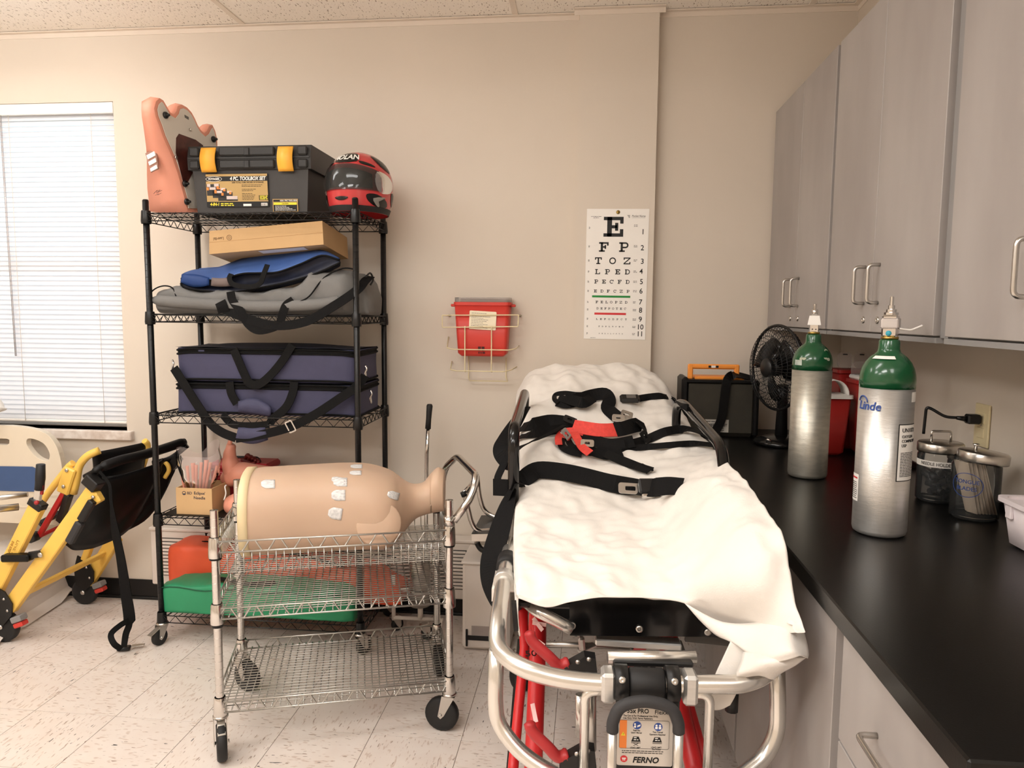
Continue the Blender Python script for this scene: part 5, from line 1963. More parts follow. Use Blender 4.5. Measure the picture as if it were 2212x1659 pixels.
def holed(poly, holes, d, name, m, parent, Xp):
    """board with cut-outs, triangulated"""
    bm = bmesh.new()
    es = []
    for loop in [poly] + holes:
        vs_ = [bm.verts.new((p[0], p[1], 0)) for p in loop]
        for i in range(len(vs_)):
            es.append(bm.edges.new((vs_[i], vs_[(i + 1) % len(vs_)])))
    bmesh.ops.triangle_fill(bm, use_beauty=True, use_dissolve=False, edges=es)
    r = bmesh.ops.extrude_face_region(bm, geom=bm.faces[:])
    for v in [g for g in r['geom'] if isinstance(g, bmesh.types.BMVert)]:
        v.co.z += d
    bmesh.ops.recalc_face_normals(bm, faces=bm.faces[:])
    me = bpy.data.meshes.new(name)
    bm.transform(Xp)
    bm.to_mesh(me)
    bm.free()
    me.materials.append(m)
    o = bpy.data.objects.new(name, me)
    C.objects.link(o)
    o.parent = parent
    return o


h1 = [(p.x, p.y) for p in crom(hole, 3, closed=True)]
h2 = [(p.x, p.y) for p in crom(hole2, 2, closed=True)]
eb = holed(poly, [h1, h2], 0.03, 'end_board', M['cream'], bed, Xp)
bvm = eb.modifiers.new('round', 'BEVEL')
bvm.width = 0.009
bvm.segments = 3
bvm.limit_method = 'ANGLE'
pan = bedpoly([(-60, 1001), (88, 1003), (99, 1008), (107, 1025), (109, 1042), (104, 1053), (92, 1056), (-60, 1052)])
MB().prism(pan, 0.004, plane((0, -0.031, 0), (1, 0, 0), (0, 0, 1))).build('blue_panel', M['bedblue'], bed)
for py in (1063, 1088):
    a, b_ = bp(-80, py - 1), bp(150, py + 2)
    MB().bar((a.x, -0.031, a.z), (b_.x, -0.031, b_.z), 0.004, 0.006).build('groove_line', M['cream'], bed)
# deck, frame tubes and skirted base in front of the board
dk = MB()
p0, p1 = bp(-60, 1130, 2.97), bp(118, 1112, 2.97)
dk.rbox((-0.62, -0.62, 0.30), (0.53, 0.58, 0.05), b=0.01)
dk.build('bed_deck', M['whitep'], bed)
MB().rbox((-0.62, -0.35, 0.352), (0.42, 0.26, 0.012), b=0.004).build('grey_deck_plate', M['cabedge'], bed)
tb_ = MB()
tb_.tube([bp(-60, 1082, 2.72), bp(60, 1036 + 32, 2.80)], 0.011, 10)
tb_.tube([bp(-60, 1105, 2.62), bp(40, 1085 + 10, 2.74)], 0.015, 10)
tb_.build('side_tube', M['steel'], bed)
sk = MB()
# moulded base: a hollow cover with a flared skirt towards the room
A, B_ = at(68, 1343, Z=0.012) - bl0, at(182, 1268, Z=0.012) - bl0
d = (B_ - A).normalized()
inw = Vector((-d.y, d.x, 0))
if inw.x > 0:
    inw = -inw
A2, B2 = A - d * 0.25, B_ - d * 0.02
prof = [(0.0, 0.0), (0.035, 0.035), (0.05, 0.08), (0.055, 0.28), (0.30, 0.285)]


def skirt(u, v):
    i = v * (len(prof) - 1)
    k = min(int(i), len(prof) - 2)
    t = i - k
    o_ = prof[k][0] + (prof[k + 1][0] - prof[k][0]) * t
    z_ = prof[k][1] + (prof[k + 1][1] - prof[k][1]) * t
    z_ += 0.03 * (1 - v) ** 8 * max(0, math.sin(u * 9)) ** 3
    p = A2.lerp(B2, u) + inw * o_
    return Vector((p.x, p.y, z_ + 0.008))


sk.grid(skirt, 20, 17, smooth=False)
sk.build('base_cover', M['whitep'], bed, solid=0.004)
MB().rbox((B2.x - 0.44, B2.y - 0.42, 0.01), (0.36, 0.36, 0.06), b=0.005).build('base_frame', M['black'], bed)
MB().bar(bp(150, 1128) + V(-0.03, 0.0, 0), bp(150, 1128) + V(-0.03, 0.0, -0.36), 0.05, 0.02).build('end_leg', M['whitep'], bed)
# pillow corner at the frame edge
pw = sack(0.34, [(0, 0.03), (0.3, 0.11), (0.8, 0.10), (1, 0.02)], [(0, 0.05), (0.3, 0.12), (0.8, 0.11), (1, 0.04)], (20, 20), 0.012, 2.2, 8)
po = pw.build('white_pillow', M['sheet'])
po.location = at(-72, 912, Y=2.98)
po.rotation_euler = (0.0, -0.3, 0.1)
tag(po, 'corner of a white pillow above the cream bed end at the left edge', 'pillow')
MB().rbox((-0.62, -0.06, 0.80), (0.34, 0.03, 0.03)).build('board_ledge', M['cream'], bed)

# ------------------------------------------------------------------ yellow stair chair
sc = thing('stair_chair', 'folded yellow evacuation stair chair with black seat at the left by the bed', 'stair chair', (-2.40, 2.74, 0))
s0_ = sc.location.copy()
YN, YFa = 2.735, 3.15
LT = Vector((0.11, 0.994, 0))   # across the chair, near side to far side


def sp(px, py, Y=YN):
    return at(px, py, Y=Y) - s0_


def rail(a, b, w, t, name, m='yellow', bev=0.004, up=None):
    """flat rail in the side plane: w seen from the side, t across the chair"""
    a, b = Vector(a), Vector(b)
    dd = (b - a).normalized()
    u = dd.cross(LT).normalized()
    return MB().bar(a, b, t, w, up=u, bev=bev).build(name, M[m], sc)


r1 = rail(sp(22, 1312), sp(205, 1058), 0.062, 0.032, 'front_rail')
r2 = rail(sp(-22, 1300), sp(82, 1092), 0.062, 0.034, 'rear_rail', 'yellow')
rail(sp(193, 1058) + V(0.004, 0, 0.012), sp(206, 1040) + V(0.004, 0, 0.012), 0.066, 0.05, 'rail_cap', 'black')
rail(sp(78, 1096), sp(85, 1082), 0.068, 0.042, 'rail_cap', 'black')
# push grip on the rear rail
MB().bar(sp(80, 1088), sp(84, 1055), 0.022, 0.026, up=(1, 0, 0), bev=0.003).build('grip_shaft', M['alutube'], sc)
MB().tube(fillet([sp(85, 1058), sp(87, 1035), sp(88, 1003)], 0.01, 3), [0.018] * 2 + [0.019] * 3 + [0.017] * 1, 12).build('hand_grip', M['rubber'], sc)
MB().bar(sp(90, 1068), sp(92, 1048), 0.008, 0.01, up=(1, 0, 0)).build('release_bar', M['redplastic'], sc)
MB().lathe([(0.009, 0), (0.009, 0.01), (0, 0.012)], 10, plane(sp(93, 1081) + V(0, -0.03, 0), (1, 0, 0), (0, 0, 1))).build('release_button', M['redplastic'], sc)
# tube from the rear rail up to the folded back
MB().tube(fillet([sp(40, 1170, 2.86), sp(100, 1070, 2.86), sp(148, 1008, 2.86), sp(158, 1000, 2.86)], 0.03, 4), 0.0145, 12).build('link_tube', M['yellow'], sc)
bk = MB()
Xk = plane(sp(146, 1038, 2.845), (0.80, 0, 0.6), (-0.6, 0, 0.80))
MB().box((0, 0, 0), (0.056, 0.118, 0.03), plane(sp(146, 1038, 2.845), (0.93, 0, -0.36), (0.36, 0, 0.93)), 0.006).build('hinge_plate', M['yellow'], sc)
for (px, py) in ((144, 1016), (137, 1051)):
    MB().lathe([(0.008, 0), (0.008, 0.003), (0.004, 0.005), (0, 0.005)], 12, plane(sp(px, py, 2.828), (1, 0, 0), (0, 0, 1))).build('bolt', M['steel'], sc)
# curved back tube, near side and far side
MB().tube(fillet([sp(158, 1066, 2.86), sp(165, 1040, 2.86), sp(170, 1005, 2.86), sp(190, 983, 2.86), sp(215, 973, 2.88)], 0.06, 6), 0.0165, 12).build('back_tube', M['yellow'], sc)
MB().tube(fillet([sp(312, 952, 3.10), sp(320, 960, 3.12), sp(316, 985, 3.13), sp(305, 1018, 3.13)], 0.03, 5), 0.0135, 12).build('back_tube', M['yellow'], sc)
# back pad between them
bpad = MB()
pa, pb2 = sp(200, 978, 2.885), sp(318, 955, 3.12)
pc, pd = sp(205, 1045, 2.89), sp(305, 1030, 3.12)


def padfn(u, v):
    t = pa.lerp(pb2, u)
    b_ = pc.lerp(pd, u)
    p = t.lerp(b_, v)
    return p + V(0.03, -0.02, 0) * (math.sin(PI * u) * math.sin(PI * v) * 0.5)


bpad.grid(padfn, 12, 8)
bpad.build('back_pad', M['vinylblk'], sc, solid=0.014)
# red folding links
rail(sp(140, 1062, 2.90), sp(83, 1160, 2.92), 0.022, 0.02, 'red_link', 'red', 0.003)
MB().tube([sp(86, 1158, 2.92), sp(120, 1142, 3.02), sp(145, 1130, 3.08)], 0.009, 8).build('red_link', M['red'], sc)
MB().tube([sp(125, 1098, 3.02), sp(145, 1082, 3.08)], 0.008, 8).build('red_link', M['red'], sc)
rail(sp(150, 1066, 2.9), sp(130, 1125, 2.95), 0.028, 0.03, 'black_link', 'black', 0.003)
rail(sp(85, 1132, 2.95), sp(140, 1102, 3.05), 0.02, 0.03, 'black_link', 'black', 0.003)
MB().lathe([(0.022, -0.02), (0.022, 0.02)], 14, plane(sp(72, 1160, 2.9), (1, 0, 0), (0, 0, 1))).build('pivot_hub', M['black'], sc)
# grip sliding on the front rail
rail(sp(150, 1172, 2.705), sp(174, 1128, 2.705), 0.034, 0.03, 'rail_grip', 'grip', 0.006)
rail(sp(175, 1124, 2.705), sp(200, 1082, 2.705), 0.030, 0.026, 'rail_bracket', 'black', 0.004)
MB().box((0, 0, 0), (0.045, 0.06, 0.036), plane(sp(205, 1078), (0.5, 0, -0.87), (0.87, 0, 0.5)), 0.005).build('rail_plate', M['yellow'], sc)
MB().lathe([(0.0075, 0), (0.0075, 0.003), (0.004, 0.005), (0, 0.005)], 12, plane(sp(201, 1074, YN - 0.022), (1, 0, 0), (0, 0, 1))).build('bolt', M['steel'], sc)
# black seat sling hanging under the handle
slg = MB()
top = crom([sp(196, 1040, 2.76), sp(240, 1032, 2.82), sp(290, 1018, 2.92), sp(340, 1000, 3.02), sp(352, 990, 3.05)], 5)
mids = crom([sp(190, 1105, 2.74), sp(240, 1100, 2.80), sp(285, 1085, 2.89), sp(328, 1050, 2.99), sp(350, 1015, 3.05)], 5)
bots = crom([sp(135, 1172, 2.76), sp(165, 1187, 2.79), sp(215, 1178, 2.86), sp(280, 1140, 2.95), sp(335, 1040, 3.05)], 5)


def sling(u, v):
    i = u * (len(top) - 1)
    k = min(int(i), len(top) - 2)
    t = i - k
    a_, b_, c__ = top[k].lerp(top[k + 1], t), mids[k].lerp(mids[k + 1], t), bots[k].lerp(bots[k + 1], t)
    p = a_ * (1 - v) ** 2 + b_ * 2 * v * (1 - v) + c__ * v * v
    return p + V(0, -0.014, 0) * noise.noise(Vector((u * 7, v * 5, 2.0)))


slg.grid(sling, 30, 16)
slg.build('seat_sling', M['vinylblk'], sc, solid=0.01)
s3 = MB()


def sling2(u, v):
    p = sling(u, v * 0.9)
    return p + V(0.03 * v, 0.07 + 0.03 * math.sin(PI * v), 0.0)


s3.grid(sling2, 24, 10)
s3.build('seat_sling_back', M['vinylblk'], sc, solid=0.01)
# carrying handle running across to the far side
hp_ = crom([sp(183, 1030, 2.755), sp(205, 1018, 2.76), sp(225, 1007, 2.79), sp(262, 994, 2.85), sp(300, 985, 2.92), sp(345, 972, 3.02), sp(400, 954, 3.13)], 6)
MB().tube(hp_, [0.011] * 6 + [0.016] * 6 + [0.0215] * (len(hp_) - 13) + [0.016], 12).build('carry_handle', M['vinylblk'], sc)
MB().tube(crom([sp(330, 1000, 3.04), sp(368, 990, 3.10), sp(405, 962, 3.13)], 5), 0.012, 10).build('lower_handle', M['vinylblk'], sc)
MB().box((0, 0, 0), (0.04, 0.065, 0.035), plane(sp(378, 998, 3.11), (0.8, 0, -0.6), (0.6, 0, 0.8)), 0.004).build('latch_block', M['black'], sc)
MB().tube(crom([sp(340, 1002, 3.08), sp(358, 1000, 3.08), sp(365, 1015, 3.08), sp(356, 1032, 3.08)], 5), 0.010, 8).build('far_tube', M['yellow'], sc)
# lower cross member, flat with slots
a_, b_ = sp(50, 1283, 2.75), sp(225, 1196, 3.14)
cb = MB().bar(a_, b_, 0.016, 0.036, up=(0.6, 0, 0.8), bev=0.003)
cb.build('cross_member', M['yellow'], sc)
dd = (b_ - a_)
for t in (0.14, 0.30, 0.62, 0.8):
    q = a_ + dd * t + V(0.006, -0.008, 0.004)
    MB().bar(q, q + dd * 0.08, 0.004, 0.010, up=(0.6, 0, 0.8)).build('slot', M['inkgrey'], sc)
# far leg
rail(sp(190, 1258, YFa), sp(252, 1158, YFa), 0.062, 0.03, 'far_rail')
rail(sp(183, 1210, YFa - 0.02), sp(200, 1165, YFa - 0.02), 0.03, 0.03, 'far_strut')
# wheels with black fork plates and brakes
for (px, py, Y, r, X0) in ((8, 1350, YN, 0.07, 0), (184, 1272, YFa, 0.062, 0)):
    c_ = sp(px, py, Y)
    c_.z = r
    wh = MB().lathe([(r * 0.25, -0.016), (r * 0.85, -0.016), (r, -0.010), (r, 0.010), (r * 0.85, 0.016), (r * 0.25, 0.016)], 28, plane(c_, (1, 0, 0), (0, 0, 1))).build('wheel', M['rubber'], sc)
    MB().lathe([(0.012, 0.016), (0.010, 0.022), (0, 0.023)], 12, plane(c_, (1, 0, 0), (0, 0, 1))).build('axle_bolt', M['steel'], wh)
    u = c_ + V(0.02, -0.024, 0.06)
    pl = MB().prism([(-0.045, -0.02), (0.0, -0.05), (0.045, 0.0), (0.05, 0.05), (0.02, 0.10), (-0.03, 0.125), (-0.05, 0.06)], 0.006, plane(u + V(0, 0.0, 0), (1, 0, 0), (0, 0, 1)))
    fk = pl.build('fork_plate', M['black'], wh)
    for (x, z) in ((0.028, 0.02), (-0.02, 0.085), (0.015, 0.07)):
        MB().lathe([(0.007, 0), (0.005, 0.004), (0, 0.005)], 10, plane(u + V(x, -0.006, z), (1, 0, 0), (0, 0, 1))).build('bolt', M['steel'], fk)
    g0 = c_ + V(0.062, -0.01, 0.035)
    MB().box((0.02, 0, 0), (0.048, 0.045, 0.026), Matrix.Translation(g0) @ Matrix.Rotation(-0.35, 4, 'Y'), 0.004).build('brake_lever', M['cabedge'], wh)
    MB().box((0.018, 0, -0.026), (0.044, 0.04, 0.02), Matrix.Translation(g0) @ Matrix.Rotation(-0.35, 4, 'Y'), 0.004).build('brake_pad', M['redbin'], wh)
# black foot bar
MB().box((0, 0, 0), (0.125, 0.03, 0.044), plane(sp(38, 1204, YN - 0.03), (1, 0, 0.06), (-0.06, 0, 1)), 0.006).build('foot_bar', M['vinylblk'], sc)
MB().bar(sp(62, 1200, YN - 0.03), sp(88, 1196, YN - 0.03), 0.012, 0.03, up=(0, 0, 1), bev=0.004).build('foot_bar_pivot', M['black'], sc)
MB().lathe([(0.011, 0), (0.011, 0.003), (0.006, 0.005), (0, 0.005)], 14, plane(sp(87, 1199, YN - 0.045), (1, 0, 0), (0, 0, 1))).build('bolt', M['steel'], sc)
# stencilled number on the rear rail
Xn = plane(sp(30, 1185, YN - 0.0175), (-0.45, 0, -0.89), (0.89, 0, -0.45))
MB().text('LINE 26', 0.026, Xn @ Matrix.Translation((0, 0.006, 0)), bold=0.0).text('EVE 0707', 0.014, Xn @ Matrix.Translation((0, -0.016, 0))).build('stencil', mat('stencil_brown', rgb(166, 118, 40), 0.6), sc)
# hanging strap with buckle
st_ = crom([sp(215, 1018, 2.735), sp(236, 1045, 2.73), sp(240, 1080, 2.725), sp(245, 1120, 2.72), sp(252, 1160, 2.72), sp(262, 1210, 2.715), sp(272, 1280, 2.71), sp(280, 1340, 2.705), sp(272, 1370, 2.70), sp(268, 1397, 2.69)], 6)
wd = [0.012] * 14 + [0.012 + 0.034 * min(1, i / 10) for i in range(len(st_) - 14)]
wd = [w if i < len(st_) - 12 else w * (0.55) for i, w in enumerate(wd)]
MB().ribbon(st_, [V(0.25 * math.sin(i * 0.18), -1, 0) for i in range(len(st_))], wd, 0.0025).build('hanging_strap', M['web'], sc)
lp = crom([sp(278, 1340, 2.70), sp(258, 1352, 2.66), sp(240, 1370, 2.62), sp(246, 1390, 2.60), sp(262, 1402, 2.62)], 6)
MB().ribbon(lp, [V(0.6, -1, 0.3)] * len(lp), 0.022, 0.0025).build('strap_loop', M['web'], sc)
bk0 = at(268, 1400, Z=0.012) - s0_
MB().box((0, 0, 0), (0.05, 0.032, 0.014), Matrix.Translation(bk0) @ rotz(0.35), 0.004).build('buckle', M['black'], sc)
MB().box((0.05, 0.012, 0.002), (0.05, 0.022, 0.003), Matrix.Translation(bk0) @ rotz(0.35), 0.001).build('buckle_tongue', M['steel'], sc)

# ------------------------------------------------------------------ behind the cart: floor pole, tube stool, white bin
pl_ = thing('pump_stand', 'steel canister stand with a tall chrome lever and black grip behind the chrome cart', 'stand', (-0.70, 3.02, 0))
p0_ = pl_.location.copy()


def pp(px, py, Y=3.02):
    return at(px, py, Y=Y) - p0_


cxp = pp(908, 1300)
MB().lathe([(0.045, 0.135), (0.045, 0.36), (0.040, 0.365)], 24, Matrix.Translation((cxp.x, 0, 0))).build('canister', M['steel'], pl_)
MB().tube([V(cxp.x + 0.05 * math.cos(t), 0.05 * math.sin(t), 0.205) for t in [2 * PI * i / 24 for i in range(24)]], 0.004, 6, closed=True).build('band', M['chrome'], pl_)
lv = [pp(920, 1260), pp(921, 1100), pp(922, 980), pp(925, 925)]
MB().tube(lv, 0.0085, 12).build('lever', M['chrome'], pl_)
MB().tube([pp(924.5, 926), pp(926, 905), pp(927, 890), pp(928, 877), pp(928, 873)], [0.0125, 0.0115, 0.0125, 0.0135, 0.010], 14).build('grip', M['rubber'], pl_)
bs = MB()
bs.tube([V(cxp.x - 0.12, 0, 0.20), V(cxp.x + 0.12, 0, 0.20)], 0.008, 8)
bs.tube([V(cxp.x - 0.12, 0, 0.26), V(cxp.x - 0.12, 0, 0.06)], 0.009, 8)
bs.tube([V(cxp.x + 0.12, 0, 0.23), V(cxp.x + 0.12, 0, 0.16)], 0.009, 8)
bs.tube([V(cxp.x - 0.12, 0, 0.07), V(cxp.x + 0.1, 0, 0.07), V(cxp.x + 0.1, -0.06, 0.07)], 0.009, 8)
bs.tube([V(cxp.x, 0, 0.14), V(cxp.x, 0, 0.07)], 0.012, 8)
bs.build('base_frame', M['whitep'], pl_)
caster(pl_, cxp.x + 0.03, -0.05, 0.028, 0.4, 0.075, False)
caster(pl_, cxp.x - 0.12, 0.02, 0.028, 0.9, 0.075, False)

ws = thing('waste_bin', 'white swing-lid waste bin with a black strap half hidden by the stretcher', 'waste bin', (-0.425, 3.0, 0))
w0_ = ws.location.copy()
MB().box((0.02, 0, 0.19), (0.20, 0.22, 0.37), b=0.012).build('bin_body', M['whitep'], ws)
MB().box((0.02, -0.1115, 0.058), (0.17, 0.003, 0.02)).build('black_strap', M['black'], ws)
for x in (-0.06,):
    MB().box((x, -0.113, 0.058), (0.009, 0.006, 0.075), b=0.002).build('strap_clip', M['black'], ws)
MB().box((0.02, -0.1112, 0.085), (0.12, 0.002, 0.05)).build('clear_pocket', M['clear'], ws)
MB().box((0.02, 0, 0.378), (0.21, 0.23, 0.012), b=0.004).build('bin_rim', M['whitep'], ws)

cs = thing('chrome_side_chair', 'chrome tube chair with a worn black seat between the cart and the stretcher', 'chair', (-0.42, 3.0, 0))
c0_ = cs.location.copy()


def csp(px, py, Y=3.0):
    return at(px, py, Y=Y) - c0_


seat = MB()
q1, q2, q3, q4 = csp(1019, 1152, 2.86), csp(1140, 1150, 2.86), csp(1120, 1112, 3.08), csp(1040, 1113, 3.08)
seat.add([q1, q2, q3, q4, q1 - V(0, 0, 0.02), q2 - V(0, 0, 0.02), q3 - V(0, 0, 0.02), q4 - V(0, 0, 0.02)], [(0, 1, 2, 3), (7, 6, 5, 4), (0, 4, 5, 1), (1, 5, 6, 2), (2, 6, 7, 3), (3, 7, 4, 0)])
seat.build('seat', mat('worn_black_seat', rgb(52, 50, 48), 0.3, var=0.4, scale=14), cs)
MB().bar(q1 - V(0, 0, 0.017), q2 - V(0, 0, 0.017), 0.012, 0.03).build('seat_edge', M['steel'], cs)
MB().tube(fillet([csp(1003, 1065, 2.88), csp(1008, 1085, 2.88), csp(1018, 1128, 2.88), csp(1030, 1148, 2.88), csp(1065, 1146, 2.90), csp(1140, 1142, 2.92)], 0.04, 5), 0.0105, 12).build('frame_tube', M['chrome'], cs)
MB().tube(fillet([csp(1031, 1030, 3.04), csp(1035, 1070, 3.04), csp(1045, 1105, 3.04), csp(1075, 1120, 3.03), csp(1140, 1128, 3.02)], 0.04, 5), 0.0105, 12).build('frame_tube', M['chrome'], cs)
MB().tube([csp(1003, 1066, 2.88), csp(1031, 1031, 3.04)], 0.0105, 12).build('frame_tube', M['chrome'], cs)
MB().tube([csp(1000, 1062, 2.88), csp(1004, 1072, 2.88)], 0.013, 10).build('end_cap', M['rubber'], cs)
for (x, y) in ((0.2, -0.12), (0.2, 0.07)):
    MB().tube([V(x, y, 0.395), V(x, y, 0.005)], 0.0095, 10).build('leg', M['chrome'], cs)
MB().tube(crom([csp(1030, 1172, 2.88), csp(1038, 1185, 2.88), csp(1050, 1190, 2.87), csp(1056, 1180, 2.87)], 5), 0.012, 8).build('seat_clip', M['black'], cs)
# ------------------------------------------------------------------ ambulance stretcher
GA = 0.06
G0 = Vector((0.112, 1.40, 0))
gu = thing('ambulance_stretcher', 'aluminium and red wheeled ambulance stretcher in front of the worktop', 'stretcher', G0, GA)
UX = Vector((math.cos(GA), math.sin(GA), 0))
UY = Vector((-math.sin(GA), math.cos(GA), 0))


def gl(p):
    d = p - G0
    return Vector((d.dot(UX), d.dot(UY), d.z))


def gw(p):
    p = Vector(p)
    return G0 + UX * p.x + UY * p.y + Vector((0, 0, p.z))


def gy(px, py, y):
    """stretcher point at a given length along the stretcher"""
    d = ray(px, py)
    t = (y - (EYE - G0).dot(UY)) / d.dot(UY)
    return gl(EYE + d * t)


def gx_(px, py, x):
    d = ray(px, py)
    t = (x - (EYE - G0).dot(UX)) / d.dot(UX)
    return gl(EYE + d * t)


def gz(px, py, z):
    return gl(at(px, py, Z=z))


AT = 'alutube'
# bumper bar and side tubes
lf = [(-0.288, 1.25, 0.752), (-0.288, 0.62, 0.755), (-0.288, 0.30, 0.765), (-0.290, 0.14, 0.745), (-0.290, 0.075, 0.705), (-0.235, 0.008, 0.712 - 0.014), (-0.16, 0.0, 0.682), (-0.075, 0.0, 0.676)]
rt = [(0.10, 0.0, 0.680), (0.20, 0.0, 0.683), (0.245, 0.012, 0.695), (0.290, 0.072, 0.70), (0.292, 0.14, 0.745), (0.292, 0.30, 0.765), (0.292, 1.25, 0.752)]
MB().tube(fillet(lf + rt, 0.06, 6), 0.0185, 16).build('bumper_bar', M[AT], gu)
lo_ = [(-0.289, 0.075, 0.705), (-0.292, 0.072, 0.60), (-0.287, 0.070, 0.545), (-0.24, 0.045, 0.498), (-0.17, 0.015, 0.470), (-0.10, 0.0, 0.455), (0.14, 0.0, 0.455), (0.20, 0.015, 0.47), (0.268, 0.045, 0.505), (0.293, 0.055, 0.555), (0.293, 0.06, 0.61), (0.291, 0.072, 0.70)]
MB().tube(fillet(lo_, 0.05, 6), 0.0165, 14).build('lower_bumper', M[AT], gu)
# inner uprights bent out of the clamps
for sx, x, xc in ((-1, -0.107, -0.062), (1, 0.139, 0.098)):
    MB().tube(fillet([(xc, -0.004, 0.664), (x, -0.004, 0.662), (x, -0.004, 0.455)], 0.022, 6), 0.0095, 12).build('panel_upright', M[AT], gu)
    MB().box((xc + 0.0, -0.002, 0.676), (0.028, 0.046, 0.062), b=0.006).build('tube_clamp', M['alu'], gu)
# black roller with its collars on the bar
for x in (-0.037, 0.064):
    MB().tube([(x - 0.013, 0, 0.681), (x + 0.013, 0, 0.681)], 0.034, 18).build('roller_collar', M['black'], gu)
    MB().lathe([(0.007, 0), (0.007, 0.002), (0.003, 0.003), (0, 0.001)], 12, plane((x, -0.030, 0.70), (1, 0, 0), (0, 0.4, 1))).build('set_screw', M['steel'], gu)
MB().tube([(-0.022, 0, 0.680), (-0.018, 0, 0.680), (0.045, 0, 0.680), (0.049, 0, 0.680)], [0.026, 0.0295, 0.0295, 0.026], 18).build('rubber_roller', M['rubber'], gu)
MB().tube([(-0.06, 0.04, 0.712), (0.12, 0.05, 0.712)], 0.013, 12).build('cross_tube', M[AT], gu)
MB().box((0.03, 0.03, 0.708), (0.16, 0.02, 0.012), b=0.003).build('collar_bridge', M['black'], gu)
# label panel, black backing
PXc = gy(1392, 1600, -0.012).x
pn0, pn1 = gy(1335, 1520, -0.012), gy(1452, 1656, -0.012)
BKP = MB().box(((pn0.x + pn1.x) / 2 + 0.004, -0.006, 0.575), ((pn1.x - pn0.x) + 0.016, 0.008, 0.19), b=0.004).build('label_board', M['black'], gu)
PL, PT_, PR, PB = pn0.x + 0.0, gy(1392, 1520, -0.012).z, pn1.x, gy(1392, 1655, -0.012).z
LBW, LBH = PR - PL, PT_ - PB
Xl = plane((PL, -0.0106, PB), (1, 0, 0), (0, 0, 1))
lbl = MB().prism(rrect(LBW, LBH, 0.004, 3, LBW / 2, LBH / 2), 0.0006, Xl).build('label', mat('label_silver', rgb(206, 198, 188), 0.35, 0.2), BKP)
Xt = Xl @ Matrix.Translation((0, 0, 0.0008))


def lu(u, v):      # spot of the printed plate
    return ((u - 190) / (1080 - 190) * LBW, LBH - (v - 650) / (1640 - 650) * LBH)


k_ = LBW / 890.0
t1 = MB()
x, y = lu(560, 775)
t1.text('35x PRO', 105 * k_, Xt @ Matrix.Translation((x - 0.006, y, 0)), bold=0.02, sx=0.9)
x, y = lu(880, 785)
t1.text('Flexx', 100 * k_, Xt @ Matrix.Translation((x, y, 0)), sx=0.98)
t1.build('model_lettering', M['ink'], lbl)
t1 = MB()
for s_, v in (('- The Cot is For Professional Use Only.', 850), ('- Use Only With Ferno Fasteners.', 888)):
    x, y = lu(255, v)
    t1.text(s_, 40 * k_, Xt @ Matrix.Translation((x, y, 0)), bold=0.006, align='LEFT', sx=0.9)
for s_, u, v in (('Read the', 498, 1080), ("Users' Manual", 495, 1116), ('Two Trained', 835, 1098), ('Operators Required', 830, 1135), ('LOAD LIMIT', 483, 1355), ('LOAD LIMIT:', 820, 1340), ('Cot Folded', 820, 1370)):
    x, y = lu(u, v)
    t1.text(s_, 34 * k_, Xt @ Matrix.Translation((x, y, 0)), bold=0.01, sx=0.9)
for s_, v in ((91, 1405), (92, 1435)):
    x, y = lu(270, v)
    x2, _ = lu(930, v)
    t1.fine(x, x2, y, 15 * k_, Xt, s_)
for u, sy in ((490, 0), (830, 0)):
    x, y = lu(u, 1210)
    t1.prism([(x - 75 * k_, y - 50 * k_), (x + 75 * k_, y - 50 * k_), (x + 45 * k_, y + 35 * k_), (x - 45 * k_, y + 35 * k_)], 0.0004, Xt)
    t1.box((x, y - 70 * k_, 0), (150 * k_, 8 * k_, 0.0004), Xt)
    if u == 490:
        for s_ in (-1, 1):
            t1.prism([(x - s_ * 42 * k_, y - 75 * k_), (x - s_ * 32 * k_, y - 75 * k_), (x + s_ * 42 * k_, y - 120 * k_), (x + s_ * 32 * k_, y - 120 * k_)], 0.0004, Xt)
x, y = lu(650, 1550)
MB().text('FERNO', 135 * k_, Xt @ Matrix.Translation((x, y, 0)), bold=0.03, shear=0.22, sx=0.97).build('maker_lettering', M['ink'], lbl)
t1.build('black_print', M['ink'], lbl)['kind'] = 'stuff'
x0, y0 = lu(220, 1368)
x1, y1 = lu(1020, 915)
fr_ = MB().ring(rrect(x1 - x0, y1 - y0, 0.004, 3, (x0 + x1) / 2, (y0 + y1) / 2), rrect(x1 - x0 - 0.0012, y1 - y0 - 0.0012, 0.0035, 3, (x0 + x1) / 2, (y0 + y1) / 2), 0.0003, Xt)
fr_.build('print_frame', M['inkgrey'], lbl)
x2, _ = lu(335, 915)
MB().rbox((x0 + 0.0008, y0 + 0.0008, 0), (x2 - x0, y1 - y0 - 0.0016, 0.0003), Xt).build('orange_strip', M['orangep'], lbl)
x, y = lu(283, 1140)
MB().prism([(x - 36 * k_, y - 25 * k_), (x + 36 * k_, y - 25 * k_), (x, y + 38 * k_)], 0.0003, Xt @ Matrix.Translation((0, 0, 0.0003))).build('warning_triangle', M['yellowp'], lbl)
MB().box((x, y + 4 * k_, 0.0008), (5 * k_, 26 * k_, 0.0003), Xt).build('warning_mark', M['ink'], lbl)
for u, v in ((503, 998), (840, 1013)):
    x, y = lu(u, v)
    MB().prism(arc(x, y, 68 * k_, 0, 2 * PI, 24)[:-1], 0.0003, Xt).build('blue_disc', M['blueink'], lbl)
wh_ = MB()
x, y = lu(503, 998)
wh_.prism(arc(x - 35 * k_, y + 22 * k_, 16 * k_, 0, 2 * PI, 12)[:-1], 0.0003, Xt, z0=0.0004)
wh_.prism([(x - 55 * k_, y - 35 * k_), (x - 20 * k_, y - 40 * k_), (x - 15 * k_, y), (x - 45 * k_, y)], 0.0003, Xt, z0=0.0004)
